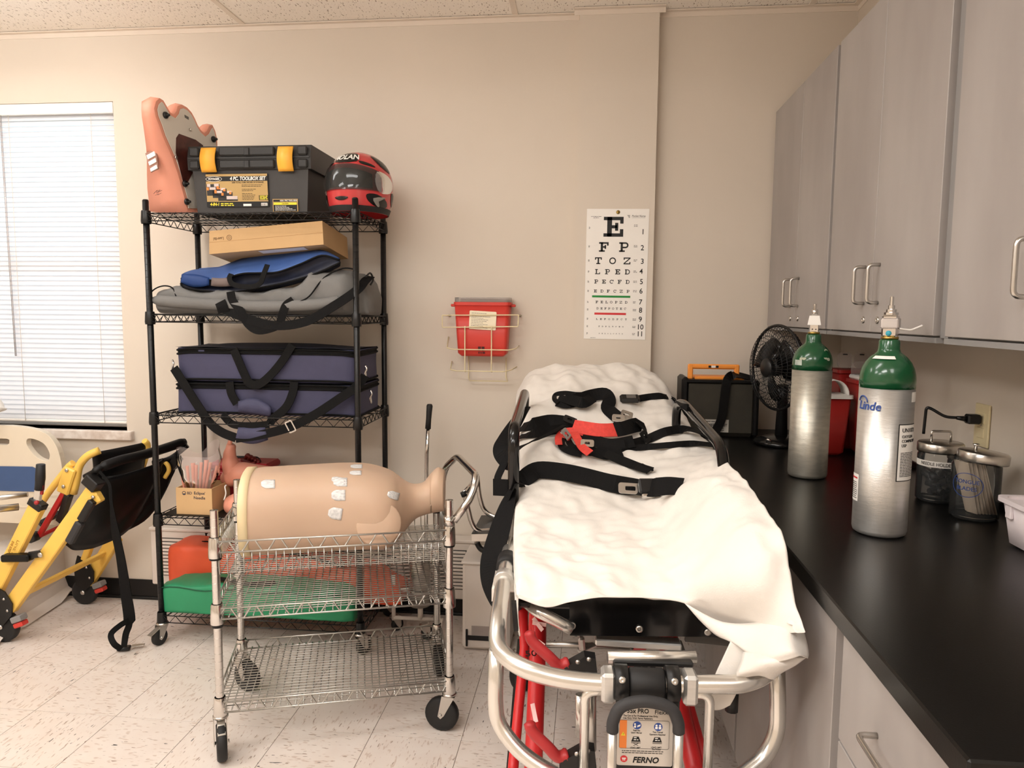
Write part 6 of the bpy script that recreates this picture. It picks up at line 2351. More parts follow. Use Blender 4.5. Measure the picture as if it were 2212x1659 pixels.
wh_.prism([(x, y - 30 * k_), (x + 50 * k_, y - 10 * k_), (x + 55 * k_, y + 20 * k_), (x + 5 * k_, y)], 0.0003, Xt, z0=0.0004)
x, y = lu(840, 1013)
for s_ in (-1, 1):
    wh_.prism(arc(x + s_ * 28 * k_, y + 25 * k_, 17 * k_, 0, 2 * PI, 12)[:-1], 0.0003, Xt, z0=0.0004)
    wh_.rbox((x + s_ * 28 * k_ - 20 * k_, y - 35 * k_, 0.0004), (40 * k_, 40 * k_, 0.0003), Xt)
for u in (490, 830):
    x, y = lu(u, 1205)
    for q in (0, 1):
        wh_.fine(x - 35 * k_, x + 38 * k_, y + 14 * k_ - q * 34 * k_, 20 * k_, Xt @ Matrix.Translation((0, 0, 0.0004)), 7 + q)
x, y = lu(305, 1535)
wh_.build('white_symbols', M['paper'], lbl)
MB().prism(arc(x, y, 58 * k_, 0, 2 * PI, 24)[:-1], 0.0003, Xt).build('red_disc', M['redink'], lbl)
q = MB()
q.rbox((x - 32 * k_, y + 2 * k_, 0.0003), (64 * k_, 16 * k_, 0.0003), Xt)
q.rbox((x - 20 * k_, y - 28 * k_, 0.0003), (14 * k_, 34 * k_, 0.0003), Xt)
q.rbox((x + 6 * k_, y - 28 * k_, 0.0003), (14 * k_, 34 * k_, 0.0003), Xt)
q.build('disc_emblem', M['paper'], lbl)
# release handle: grey foam arch on two bright legs
ha = [gy(1323, 1580, -0.05), gy(1325, 1556, -0.05), gy(1343, 1526, -0.05), gy(1392, 1515, -0.05), gy(1446, 1528, -0.05), gy(1464, 1558, -0.05), gy(1466, 1582, -0.05)]
MB().tube(crom(ha, 6), 0.0118, 14).build('foam_grip', M['grip'], gu)
for a_ in (ha[0], ha[-1]):
    MB().tube([a_ + V(0, 0, 0.004), (a_.x, -0.05, 0.43)], 0.0095, 14).build('handle_leg', M[AT], gu)
for a_ in (ha[0], ha[-1]):
    MB().tube([(a_.x, -0.05, 0.46), (a_.x, 0.0, 0.455)], 0.008, 10).build('handle_pivot', M['steel'], gu)

# deck, black foot plate, mattress
MB().prism([(-0.131, 0.682), (-0.133, 0.757), (-0.098, 0.778), (0.20, 0.772), (0.29, 0.705), (0.29, 0.690)], 0.006, plane((0, 0.206, 0), (1, 0, 0), (0, 0, 1))).build('foot_plate', M['blackgloss'], gu)
for (px, py) in ((1236, 1351), (1381, 1358), (1529, 1365)):
    c_ = gy(px, py, 0.199)
    MB().lathe([(0.0085, 0), (0.0085, 0.003), (0.004, 0.0045), (0, 0.003)], 12, plane(c_, (1, 0, 0), (0, 0, 1))).build('rivet', M['steel'], gu)
MB().tube(fillet([(-0.24, 0.42, 0.74), (-0.235, 0.26, 0.735), gy(1160, 1320, 0.19), gy(1200, 1340, 0.19), (-0.128, 0.195, 0.700)], 0.03, 5), 0.0135, 12).build('deck_rail', M[AT], gu)
MB().box((0, 0.57, 0.748), (0.50, 0.72, 0.02), b=0.006).build('deck_pan', M['black'], gu)
MB().box((-0.005, 0.60, 0.782), (0.48, 0.70, 0.050), b=0.02).build('mattress', M['vinylblk'], gu)
ang = math.atan2(0.34, 0.72)
Xb_ = Matrix.Translation((0, 0.95, 0.765)) @ Matrix.Rotation(ang, 4, 'X')
MB().box((0, 0.36, 0.0), (0.48, 0.72, 0.03), Xb_, b=0.01).build('backrest_frame', M['black'], gu)
MB().box((0, 0.365, 0.034), (0.48, 0.70, 0.04), Xb_, b=0.015).build('backrest_pad', M['vinylblk'], gu)
for s_ in (-1, 1):
    MB().tube([(s_ * 0.2, 1.35, 0.93), (s_ * 0.2, 1.15, 0.752)], 0.010, 8).build('backrest_prop', M['steel'], gu)
# side rails
MB().tube(fillet([(-0.283, 0.72, 0.757), (-0.283, 0.70, 1.03), (-0.283, 0.73, 1.072), (-0.268, 1.30, 1.115), (-0.268, 1.36, 1.09), (-0.28, 1.37, 0.90), (-0.28, 1.25, 0.757)], 0.05, 6), 0.0165, 14).build('side_rail', M['blackgloss'], gu)
MB().tube(fillet([(0.284, 0.12, 0.757), (0.274, 0.16, 0.93), (0.278, 0.50, 0.985), (0.286, 0.575, 1.055), (0.28, 1.10, 1.108), (0.278, 1.22, 1.09), (0.284, 1.24, 0.90), (0.284, 1.15, 0.757)], 0.06, 6), 0.0160, 14).build('side_rail', M['blackgloss'], gu)
MB().box((-0.290, 0.66, 0.80), (0.03, 0.05, 0.09), b=0.006).build('rail_socket', M['alu'], gu)
for y_ in (0.46,):
    MB().tube([(-0.288, y_ - 0.045, 0.757), (-0.288, y_ + 0.03, 0.757)], 0.026, 14).build('rubber_sleeve', M['rubber'], gu)
MB().tube([(-0.288, 0.30, 0.764), (-0.288, 0.34, 0.762)], 0.025, 14).build('tube_saddle', M['alu'], gu)
MB().box((-0.258, 0.32, 0.752), (0.05, 0.03, 0.03), b=0.004).build('saddle_arm', M['alu'], gu)
MB().bar((-0.312, 0.28, 0.74), (-0.312, 0.42, 0.735), 0.006, 0.03).build('side_plate', M['whitep'], gu)
# folding legs in red, wheels
LEGT = gy(1166, 1300, 0.55)


def leg(pts, r, name, m='red'):
    return MB().tube([Vector(p) for p in pts], r, 16).build(name, M[m], gu)


leg([(-0.205, 0.62, 0.71), gy(1163, 1370, 0.40), gy(1152, 1660, 0.14), gy(1150, 1700, 0.11)], 0.0205, 'leg_tube')
leg([(-0.255, 0.62, 0.71), gy(1133, 1400, 0.42), gy(1110, 1640, 0.20), gy(1106, 1690, 0.16)], 0.0125, 'leg_stay')
leg([(0.125, 0.66, 0.70), gy(1440, 1395, 0.42), gy(1500, 1660, 0.14), gy(1512, 1700, 0.11)], 0.0205, 'leg_tube')
leg([(0.175, 0.66, 0.70), gy(1455, 1400, 0.44), gy(1520, 1640, 0.18), gy(1530, 1690, 0.16)], 0.0125, 'leg_stay')
for s_ in (-0.21, 0.14):
    leg([(s_, 0.48, 0.66), (s_ - 0.01, 0.80, 0.40), (s_ - 0.02, 1.15, 0.14)], 0.017, 'leg_tube')
# decal patches on the left leg
for (px0, py0, px1, py1) in ((1152, 1335, 1172, 1362), (1150, 1345, 1180, 1350), (1162, 1385, 1176, 1395), (1150, 1520, 1158, 1560)):
    a_ = gy(px0, py0, 0.345 - (py0 - 1330) * 0.0008)
    b_ = gy(px1, py1, 0.345 - (py1 - 1330) * 0.0008)
    MB().bar(a_, b_, 0.010, 0.001, up=(0, -1, 0)).build('white_decal', mat('decal_pale', rgb(232, 190, 186), 0.4), gu)
MB().text('50', 0.03, plane(gy(1147, 1412, 0.318), (1, 0, 0.1), (0, -0.5, 1)), bold=0.01).build('size_mark', M['ink'], gu)
for s_ in (-1, 1):
    for y_, sw in ((0.13, -1.2), (1.20, 1.0)):
        caster(gu, s_ * 0.235 - 0.04 + (0.0 if s_ < 0 else -0.03), y_, 0.075, sw, 0.175, False, 'rubber', 0.045)
MB().tube([(-0.275, 0.13, 0.19), (0.165, 0.13, 0.19)], 0.012, 10).build('axle_bar', M['steel'], gu)
MB().tube([(-0.275, 1.20, 0.19), (0.165, 1.20, 0.19)], 0.012, 10).build('axle_bar', M['steel'], gu)
for s_ in (-0.275, 0.165):
    MB().bar((s_, 0.10, 0.185), (s_, 1.23, 0.185), 0.02, 0.02, bev=0.003).build('base_rail', M['black'], gu)
# release levers with black brackets
for (a_, b_, c_, y_) in (((1143, 1362), (1150, 1385), (1228, 1438), 0.10), ((1143, 1558), (1150, 1580), (1226, 1636), 0.02)):
    p_ = crom([gy(a_[0], a_[1], y_), gy(b_[0], b_[1], y_ - 0.005), gy((b_[0] + c_[0]) / 2 - 4, (b_[1] + c_[1]) / 2 + 6, y_ - 0.01), gy(c_[0] - 22, c_[1] - 2, y_ - 0.005), gy(c_[0], c_[1] - 6, y_)], 5)
    MB().tube(p_, [0.006] + [0.012] * (len(p_) - 3) + [0.014, 0.012], 10, sx=1.1).build('release_lever', M['redplastic'], gu)
    q = [gy(c_[0] - 18, c_[1] + 14, y_), gy(c_[0] - 16, c_[1] + 2, y_), gy(c_[0] + 34, c_[1] - 26, y_), gy(c_[0] + 58, c_[1] - 22, y_), gy(c_[0] + 62, c_[1] + 16, y_)]
    MB().prism([(p.x, p.z) for p in q], 0.03, plane((0, y_ + 0.015, 0), (1, 0, 0), (0, 0, 1))).build('lever_bracket', M['black'], gu)
    for (dx, dy) in ((20, -8), (44, -14)):
        MB().lathe([(0.005, 0), (0.005, 0.002), (0, 0.003)], 10, plane(gy(c_[0] + dx, c_[1] + dy, y_ - 0.0155), (1, 0, 0), (0, 0, 1))).build('bracket_bolt', M['steel'], gu)
# under-deck links and plates seen below the foot plate
MB().bar(gy(1285, 1380, 0.24), gy(1470, 1392, 0.24), 0.04, 0.016, bev=0.003).build('cross_channel', M['alu'], gu)
MB().bar(gy(1255, 1375, 0.34), gy(1258, 1405, 0.34), 0.02, 0.016, up=(1, 0, 0), bev=0.005).build('link_arm', M['alu'], gu)
MB().bar(gy(1250, 1408, 0.34), gy(1285, 1392, 0.36), 0.02, 0.008, bev=0.002).build('link_arm', M['alu'], gu)
MB().bar(gy(1452, 1385, 0.30), gy(1492, 1500, 0.12), 0.045, 0.010, up=(0, 0.5, 1), bev=0.002).build('slide_plate', M['alu'], gu)
MB().bar(gy(1480, 1376, 0.24), gy(1575, 1386, 0.24), 0.01, 0.018).build('spring_strip', M['inkgrey'], gu)
MB().box(gy(1470, 1450, 0.07), (0.04, 0.05, 0.016), b=0.003).build('guide_shoe', M['alu'], gu)
MB().tube([gy(1252, 1500, 0.20), gy(1252, 1590, 0.20)], 0.0095, 10).build('gas_strut', M[AT], gu)
MB().tube([gy(1275, 1460, 0.18), gy(1276, 1620, 0.16)], 0.013, 10).build('gas_strut', M['steel'], gu)
MB().tube([gy(1582, 1490, 0.10), gy(1580, 1535, 0.10)], 0.014, 10).build('lock_knob', M['black'], gu)
for x_ in (1090, 1102):
    MB().bar(gx_(x_ + 20, 1300, -0.255), gx_(x_ + 25, 1360, -0.25), 0.01, 0.012, up=(0, 1, 0)).build('black_hanger', M['black'], gu)

# ------------------------------------------------------------------ white sheet over the mattress
sh_ = thing('bed_sheet', 'rumpled white cotton sheet spread over the stretcher mattress', 'sheet', G0, GA)
ROWS = [
    (1.80, [(1135, 900), (1165, 860), (1220, 842), (1288, 838), (1355, 842), (1415, 860), (1440, 900)]),
    (1.735, [(1120, 850), (1152, 812), (1215, 797), (1286, 794), (1360, 798), (1412, 815), (1436, 850)]),
    (1.69, [(1116, 850), (1150, 807), (1215, 791), (1286, 789), (1362, 794), (1416, 812), (1444, 848)]),
    (1.60, [(1114, 868), (1147, 825), (1214, 810), (1287, 808), (1366, 813), (1424, 828), (1456, 866)]),
    (1.45, [(1116, 905), (1146, 862), (1214, 850), (1290, 849), (1374, 854), (1436, 862), (1474, 889)]),
    (1.25, [(1120, 950), (1146, 912), (1214, 905), (1293, 905), (1380, 908), (1450, 908), (1495, 921)]),
    (1.05, [(1124, 1000), (1144, 968), (1213, 964), (1297, 966), (1390, 966), (1468, 955), (1518, 950)]),
    (0.88, [(1120, 1040), (1140, 1020), (1212, 1020), (1300, 1022), (1402, 1020), (1492, 992), (1548, 974)]),
    (0.70, [(1115, 1090), (1136, 1076), (1212, 1078), (1304, 1080), (1412, 1070), (1520, 1030), (1576, 1004)]),
    (0.52, [(1110, 1140), (1132, 1126), (1212, 1130), (1310, 1132), (1426, 1118), (1552, 1076), (1618, 1046)]),
    (0.38, [(1110, 1182), (1130, 1172), (1212, 1176), (1314, 1178), (1438, 1164), (1580, 1126), (1662, 1104)]),
    (0.27, [(1112, 1225), (1130, 1212), (1214, 1218), (1318, 1220), (1450, 1214), (1604, 1186), (1692, 1160)]),
    (0.19, [(1114, 1262), (1134, 1250), (1216, 1256), (1320, 1258), (1460, 1262), (1618, 1246), (1704, 1228)]),
    (0.160, [(1116, 1290), (1150, 1298), (1225, 1288), (1322, 1284), (1474, 1300), (1606, 1310), (1716, 1296)]),
    (0.150, [(1119, 1292), (1180, 1312), (1236, 1300), (1324, 1290), (1478, 1303), (1560, 1375), (1738, 1366)]),
]


def sheet_rows():
    out_ = []
    for y_, cols in ROWS:
        r_ = []
        for i, (px, py) in enumerate(cols):
            if y_ < 0.80 and i == 6:
                r_.append(gx_(px, py, 0.288))
            elif y_ < 0.80 and i == 5:
                a_, b_ = gy(px, py, y_), gx_(px, py, 0.205)
                r_.append(a_.lerp(b_, 0.85))
            else:
                r_.append(gy(px, py, y_))
        out_.append(crom(r_, 14))
    return out_


RC = sheet_rows()
NR, NC = len(RC), len(RC[0])
cols_ = [crom([RC[r][c] for r in range(NR)], 11) for c in range(NC)]
SU, SV = len(cols_[0]), NC
base_ = [[cols_[v][u] for v in range(SV)] for u in range(SU)]
smv = MB()
for u in range(SU):
    for v in range(SV):
        p = base_[u][v]
        e_ = min(u, SU - 1 - u, 8) / 8.0
        w = 0.014 * noise.noise(Vector((p.x * 7 + 1, p.y * 10, 0.4))) + 0.0075 * noise.noise(Vector((p.x * 19, p.y * 13 + p.x * 9, 3.1)))
        w += 0.0042 * (1 - abs(noise.noise(Vector((p.x * 10 + p.y * 12, p.y * 16 - p.x * 8, 5.2)))) * 3)
        w += 0.0022 * (1 - abs(noise.noise(Vector((p.x * 22 - p.y * 16, p.y * 26 + p.x * 8, 2.2)))) * 3)
        w += 0.006 * max(0, noise.noise(Vector((p.x * 4 + p.y * 7, p.y * 2.5 - p.x * 3, 7.7)))) ** 1.0
        # folds running down the raised back
        if p.y > 0.95:
            w += 0.018 * noise.noise(Vector((p.x * 11, p.y * 5 + p.x * 4, 1.5)))
        r_ = max(0, 1 - abs((p.x - 0.13) - (p.y - 0.62) * -0.35) / 0.035) if 0.35 < p.y < 0.85 else 0
        w += 0.010 * r_
        smv.v.append(p + V(0, 0, w * e_))
for u in range(SU - 1):
    for v in range(SV - 1):
        smv.f.append([u * SV + v, u * SV + v + 1, (u + 1) * SV + v + 1, (u + 1) * SV + v][::-1])
# side skirts hanging down from both long edges
k0 = len(smv.v)
for side, c_ in ((-1, 0), (1, SV - 1)):
    k1 = len(smv.v)
    for u in range(SU):
        p = smv.v[u * SV + c_]
        L_ = 0.085 + 0.02 * noise.noise(Vector((u * 0.2, side * 3, 0)))
        L_ *= min(1.0, (SU - 1 - u) / 26.0 + 0.02) if side > 0 else 1.0
        for s_ in range(1, 6):
            t = s_ / 5
            out = 0.012 * math.sin(t * 2.5) + 0.010 * t * noise.noise(Vector((u * 0.35, s_ * 0.3, side)))
            smv.v.append(Vector((p.x + side * out * (1 if side > 0 else 0.3) - (0.02 * t if side > 0 else -0.008 * t), p.y, p.z - L_ * t)))
    for u in range(SU - 1):
        for s_ in range(5):
            a_ = u * SV + c_ if s_ == 0 else k1 + u * 5 + s_ - 1
            b_ = (u + 1) * SV + c_ if s_ == 0 else k1 + (u + 1) * 5 + s_ - 1
            c2_ = k1 + (u + 1) * 5 + s_
            d_ = k1 + u * 5 + s_
            smv.f.append([a_, b_, c2_, d_])
smv.sm = [True] * len(smv.f)
smv.mi = [0] * len(smv.f)
smv.build('sheet_cloth', M['sheet'], sh_, solid=0.0025, sub=1)
# bunched corner hanging over the bumper at the right
bun = MB()
CR = [
    [(1478, 1303, .15), (1560, 1345, .10), (1640, 1345, .05), (1700, 1330, .03), (1734, 1360, .02)],
    [(1540, 1368, .10), (1600, 1385, .04), (1655, 1380, -.02), (1705, 1372, -.05), (1743, 1392, -.03)],
    [(1580, 1386, .07), (1622, 1412, .00), (1668, 1414, -.06), (1712, 1402, -.085), (1746, 1412, -.05)],
    [(1600, 1395, .05), (1640, 1432, -.02), (1690, 1428, -.075), (1728, 1416, -.085), (1744, 1422, -.05)],
]


def patch(net, nu, nv):
    rows_ = [crom([gy(*p) for p in r_], 6) for r_ in net]
    cc = [crom([rows_[r_][c] for r_ in range(len(rows_))], 6) for c in range(len(rows_[0]))]
    n1, n2 = len(cc[0]), len(cc)
    m_ = MB()
    for u in range(n1):
        for v in range(n2):
            p = cc[v][u]
            m_.v.append(p + V(0, -0.003, 0.004) * noise.noise(p * 18))
    for u in range(n1 - 1):
        for v in range(n2 - 1):
            m_.f.append([u * n2 + v, u * n2 + v + 1, (u + 1) * n2 + v + 1, (u + 1) * n2 + v])
    m_.sm = [True] * len(m_.f)
    m_.mi = [0] * len(m_.f)
    return m_


patch(CR, 0, 0).build('hanging_corner', M['sheet'], sh_, solid=0.003)
FL = [
    [(1605, 1410, .02), (1650, 1412, -.03), (1700, 1418, -.06), (1740, 1420, -.05)],
    [(1600, 1430, .0), (1650, 1428, -.06), (1690, 1436, -.07), (1718, 1436, -.045)],
    [(1592, 1455, -.01), (1640, 1448, -.05), (1672, 1454, -.05), (1688, 1452, -.03)],
    [(1596, 1462, .01), (1640, 1458, -.03), (1665, 1465, -.035), (1672, 1466, -.01)],
]
patch(FL, 0, 0).build('lower_fold', M['sheet'], sh_, solid=0.003)
TLp = [
    [(1578, 1386, .06), (1600, 1395, .05), (1625, 1412, .04)],
    [(1562, 1420, .06), (1585, 1430, .05), (1608, 1440, .04)],
    [(1543, 1462, .055), (1568, 1470, .05), (1596, 1470, .045)],
    [(1536, 1500, .055), (1560, 1505, .05), (1590, 1498, .045)],
    [(1532, 1534, .055), (1556, 1532, .05), (1578, 1522, .045)],
]
patch(TLp, 0, 0).build('hanging_tail', M['sheet'], sh_, solid=0.003)

# ------------------------------------------------------------------ restraint straps lying on the sheet
SB = BVHTree.FromPolygons([gw(p) for p in smv.v], smv.f)


def onsheet(px, py, lift=0.004):
    h = SB.ray_cast(EYE, ray(px, py).normalized())
    if h[0] is None:
        h = (at(px, py, Y=2.3), V(0, -0.3, 1), 0, 0)
    n = h[1]
    if n.z < 0:
        n = -n
    return gl(h[0] + n * lift), Vector((n.dot(UX), n.dot(UY), n.z))


CN = (0.0, -0.78, 0.62)


def laid(name, parent, pts, w, m='web', lift=0.004, tilt=0.0, sub=5, t=0.0024):
    P, N = [], []
    for i, q in enumerate(pts):
        if len(q) == 2:
            p, n = onsheet(q[0], q[1], lift)
        elif q[2] < 0 and len(q) > 3 and q[3] == CN:      # leaning up on its lower edge
            p0_s, n = onsheet(q[0], q[1], 0.004)
            dist = (gl(EYE) - p0_s).length
            p0_s, n = onsheet(q[0], q[1] + w * 0.46 * FPX / dist, 0.003)
            p = p0_s + V(0, 0.62, 0.78) * (w / 2) + (gl(EYE) - p0_s).normalized() * max(0.002, -q[2] - 0.03)
        elif q[2] < 0:          # raised above the cloth
            p, n = onsheet(q[0], q[1], lift)
            d_ = (gl(EYE) - p).normalized()
            p = p + d_ * (-q[2])
        else:
            p, n = gy(*q[:3]), V(0, -0.8, 0.6)
        if len(q) > 3:
            n = Vector(q[3])
        elif tilt:
            d_ = (gl(EYE) - p).normalized()
            n = (n * (1 - tilt) + d_ * tilt).normalized()
            p = p + V(0, 0, w * 0.30 * tilt)
        P.append(p)
        N.append(n)
    PP = crom(P, sub)
    NN = []
    for i in range(len(PP)):
        k = min(i // sub, len(N) - 2)
        NN.append(N[k].lerp(N[k + 1], (i - k * sub) / sub))
    return MB().ribbon(PP, NN, w, t).build(name, M[m], parent)


def strapthing(name, label):
    return thing(name, label, 'strap', G0, GA)


def up_(px, py, d):
    """spot above the cloth by d towards the camera"""
    p, n = onsheet(px, py, 0.004)
    return p + (gl(EYE) - p).normalized() * d


s1_ = strapthing('leg_strap', 'wide black leg strap with a steel buckle lying across the white sheet')
laid('webbing', s1_, [(1105, 1066, 0.66, (-0.7, -0.6, 0.3)), (1118, 1050, -0.03, CN), (1140, 1030, -0.035, CN), (1165, 1018, -0.035, CN), (1215, 1022, -0.035, CN), (1265, 1032, -0.035, CN), (1320, 1046, -0.035, CN), (1365, 1054, -0.035, CN), (1400, 1054, 0.68, CN), (1428, 1052, 0.66, CN)], 0.058)
laid('webbing_end', s1_, [(1416, 1052, 0.575, CN), (1446, 1050, 0.56, CN), (1473, 1052, 0.54, CN)], 0.054)
XB1 = plane(up_(1398, 1056, 0.062), (1, 0.1, 0), (0, 0.62, 0.78))
MB().box((0, 0.004, 0), (0.048, 0.046, 0.02), XB1, 0.005).build('buckle_body', M['black'], s1_)
MB().box((0.002, -0.026, 0.0), (0.042, 0.014, 0.016), XB1, 0.004).build('buckle_end', M['chrome'], s1_)
MB().ring(rrect(0.07, 0.034, 0.008, 3), rrect(0.03, 0.014, 0.003, 3), 0.003, plane(up_(1362, 1058, 0.056), (1, 0.0, -0.05), (0, 0.62, 0.78))).build('tongue', M['steel'], s1_)

s2_ = strapthing('chest_strap', 'coiled black harness strap with red ends heaped on the white sheet')
laid('webbing', s2_, [(1126, 925, -0.02, CN), (1150, 918, -0.03, CN), (1185, 910, -0.03, CN), (1215, 912, -0.03, CN), (1240, 918, -0.03, CN)], 0.05)
laid('webbing', s2_, [(1122, 945, -0.01, CN), (1150, 938, -0.03, CN), (1185, 932, -0.035, CN), (1222, 926, -0.035, CN)], 0.036, lift=0.008)
laid('webbing', s2_, [(1098, 1000, 0.75, (-0.6, -0.7, 0.3)), (1118, 978, -0.03), (1150, 962, -0.03), (1185, 944, -0.04), (1220, 926, -0.05)], 0.016, lift=0.012)
laid('webbing', s2_, [(1270, 945, -0.03, CN), (1310, 958, -0.035, CN), (1350, 962, -0.035, CN), (1395, 952, -0.03, CN), (1440, 934, -0.03, CN), (1485, 930, -0.02, CN), (1530, 940, -0.015, CN), (1556, 948, -0.01, CN)], 0.032, lift=0.01)
laid('webbing', s2_, [(1290, 975, -0.02, CN), (1340, 972, -0.03, CN), (1400, 967, -0.025, CN), (1450, 963, -0.02, CN), (1500, 960, -0.015, CN), (1548, 964, -0.01, CN)], 0.022, lift=0.008)
laid('webbing_fold', s2_, [(1232, 932, -0.05, CN), (1262, 940, -0.055, CN), (1290, 955, -0.05, CN), (1325, 962, -0.05, CN), (1370, 955, -0.05, CN)], 0.045)
laid('red_webbing', s2_, [(1238, 922, -0.075, CN), (1262, 926, -0.08, CN), (1298, 931, -0.08, CN), (1334, 930, -0.075, CN)], 0.052, 'webred')
laid('webbing_wrap', s2_, [(1330, 930, -0.078, CN), (1352, 926, -0.082, CN), (1378, 920, -0.07, (0.5, -0.6, 0.6)), (1388, 928, -0.05, (0.7, -0.5, 0.5))], 0.056)
laid('coil', s2_, [(1212, 948, -0.05, CN), (1214, 966, -0.05, CN), (1232, 976, -0.045, CN), (1258, 982, -0.04, CN)], 0.026)
laid('coil', s2_, [(1226, 950, -0.05, CN), (1236, 966, -0.05, CN), (1256, 976, -0.045, CN), (1276, 980, -0.04, CN)], 0.022)
laid('coil_tail', s2_, [(1268, 972, -0.05, CN), (1290, 980, -0.05, CN), (1315, 985, -0.045, CN), (1345, 978, -0.04, CN)], 0.034)
laid('red_coil', s2_, [(1206, 962, -0.06, CN), (1206, 946, -0.065, CN), (1220, 934, -0.07, CN), (1246, 932, -0.075, CN), (1262, 938, -0.07, CN)], 0.024, 'webred')
laid('red_coil', s2_, [(1240, 936, -0.085, CN), (1248, 952, -0.09, CN), (1258, 968, -0.085, CN), (1274, 981, -0.08, CN)], 0.028, 'webred')
laid('strap_tail', s2_, [(1300, 978, -0.05, CN), (1335, 993, -0.04, CN), (1370, 1007, -0.03, CN), (1406, 1019, -0.025, CN)], 0.032)
MB().tube([up_(1388, 1006, 0.038), up_(1410, 1018, 0.034)], 0.0042, 8).build('tail_hem', M['web'], s2_)
for (px, py, ax, nm_, mm, dd_) in ((1222, 941, 0.95, 'latch_plate', 'chrome', 0.09), (1268, 961, 0.05, 'latch_plate', 'chrome', 0.10), (1230, 910, 0.35, 'buckle', 'black', 0.06), (1392, 946, 1.0, 'buckle', 'black', 0.06), (1335, 906, 0.05, 'adjuster', 'steel', 0.06), (1352, 898, 0.3, 'adjuster', 'steel', 0.05)):
    MB().ring(rrect(0.044, 0.026, 0.006, 3), rrect(0.018, 0.009, 0.003, 3), 0.007, plane(up_(px, py, dd_), (math.cos(ax), 0.0, -math.sin(ax)), (math.sin(ax) * 0.8, 0.6, math.cos(ax) * 0.8))).build(nm_, M[mm], s2_)

s3_ = strapthing('shoulder_strap', 'folded black shoulder strap lying high on the raised back of the sheet')
laid('webbing', s3_, [(1205, 872, -0.02), (1225, 876, -0.02), (1250, 870, -0.022), (1275, 862, -0.02), (1306, 858, -0.02), (1316, 872, -0.008), (1312, 888), (1325, 902), (1338, 912)], 0.05, tilt=0.6)
laid('webbing', s3_, [(1218, 866, -0.04), (1240, 872, -0.04), (1262, 876, -0.04), (1278, 866, -0.035)], 0.042, tilt=0.6)
laid('webbing_loop', s3_, [(1206, 874, -0.03), (1198, 866, -0.035), (1202, 856, -0.04), (1222, 853, -0.04), (1250, 856, -0.04), (1285, 852, -0.03)], 0.018, tilt=0.6)
s4_ = strapthing('buckle_strap', 'short black strap with a plastic buckle at the upper right of the sheet')
laid('webbing', s4_, [(1375, 866), (1400, 862), (1430, 860), (1455, 868), (1475, 880), (1492, 895)], 0.028, tilt=0.5)
p_, n_ = onsheet(1357, 868, 0.016)
MB().box((0, 0, 0), (0.075, 0.04, 0.022), plane(p_, (1, 0.05, 0), (0, 0.8, 0.6)), 0.008).build('buckle', M['black'], s4_)
MB().box((0.004, 0.001, 0.0115), (0.036, 0.020, 0.003), plane(p_, (1, 0.05, 0), (0, 0.8, 0.6)), 0.001).build('buckle_slot', M['inkgrey'], s4_)
s5_ = strapthing('side_strap', 'wide black strap looped over the left side rail and hanging beside the stretcher')
P = crom([gy(1140, 880, 1.10), gy(1120, 905, 1.0), gy(1092, 950, 0.9), gy(1082, 975, 0.85), gy(1095, 1000, 0.80), gy(1104, 1010, 0.76)], 6)
MB().ribbon(P, [V(-0.3, -1, 0.2)] * len(P), [0.02 + 0.035 * math.sin(PI * i / (len(P) - 1)) for i in range(len(P))], 0.003).build('loop', M['web'], s5_)
P = crom([gy(1098, 985, 0.80), gy(1085, 1010, 0.78), gy(1076, 1030, 0.76), gy(1075, 1042, 0.75)], 6)
MB().ribbon(P, V(-0.3, -1, 0.2), 0.022, 0.003).build('tab_strap', M['web'], s5_)
P = crom([gy(1066, 1052, 0.75), gy(1085, 1053, 0.74), gy(1102, 1054, 0.73)], 4)
MB().ribbon(P, V(-0.2, -1, 0.1), 0.05, 0.004).build('tab_end', M['web'], s5_)
P = crom([gy(1108, 1058, 0.70), gy(1098, 1085, 0.66), gy(1086, 1125, 0.62), gy(1070, 1180, 0.57), gy(1060, 1220, 0.53), gy(1060, 1260, 0.48), gy(1072, 1300, 0.42), gy(1078, 1312, 0.40)], 7)
n_ = len(P)
MB().ribbon(P, [V(-0.35, -1, 0.25)] * n_, [0.016 + 0.048 * math.sin(PI * min(1, (i + 2) / n_)) for i in range(n_)], 0.003).build('hanging_webbing', M['web'], s5_)
# ------------------------------------------------------------------ on the worktop
def cylinder(name, label, loc, h_body, R, big):
    c = thing(name, label, 'gas cylinder', (loc[0], loc[1], CZ), 0, 'oxygen cylinders on the worktop')
    zs = h_body
    body = MB().lathe([(R - 0.008, 0.0), (R - 0.002, 0.004), (R, 0.012), (R, zs)], 40)
    body.build('body', M['alu'] if big else mat('worn_aluminium', rgb(190, 187, 176), 0.38, 0.78, var=0.12, scale=30, bump=0.15, bscale=120, stretch=(1, 1, 4)), c)
    sh = MB().lathe([(R + 0.0004, zs - 0.001), (R + 0.0004, zs + 0.018), (R * 0.985, zs + 0.030), (R * 0.93, zs + 0.043), (R * 0.82, zs + 0.056), (R * 0.67, zs + 0.067), (R * 0.52, zs + 0.074), (R * 0.42, zs + 0.079), (R * 0.385, zs + 0.086), (R * 0.375, zs + 0.104), (R * 0.345, zs + 0.107)], 40)
    so = sh.build('shoulder', M['cylgreen'], c)
    zt = zs + 0.107
    return c, zt, so


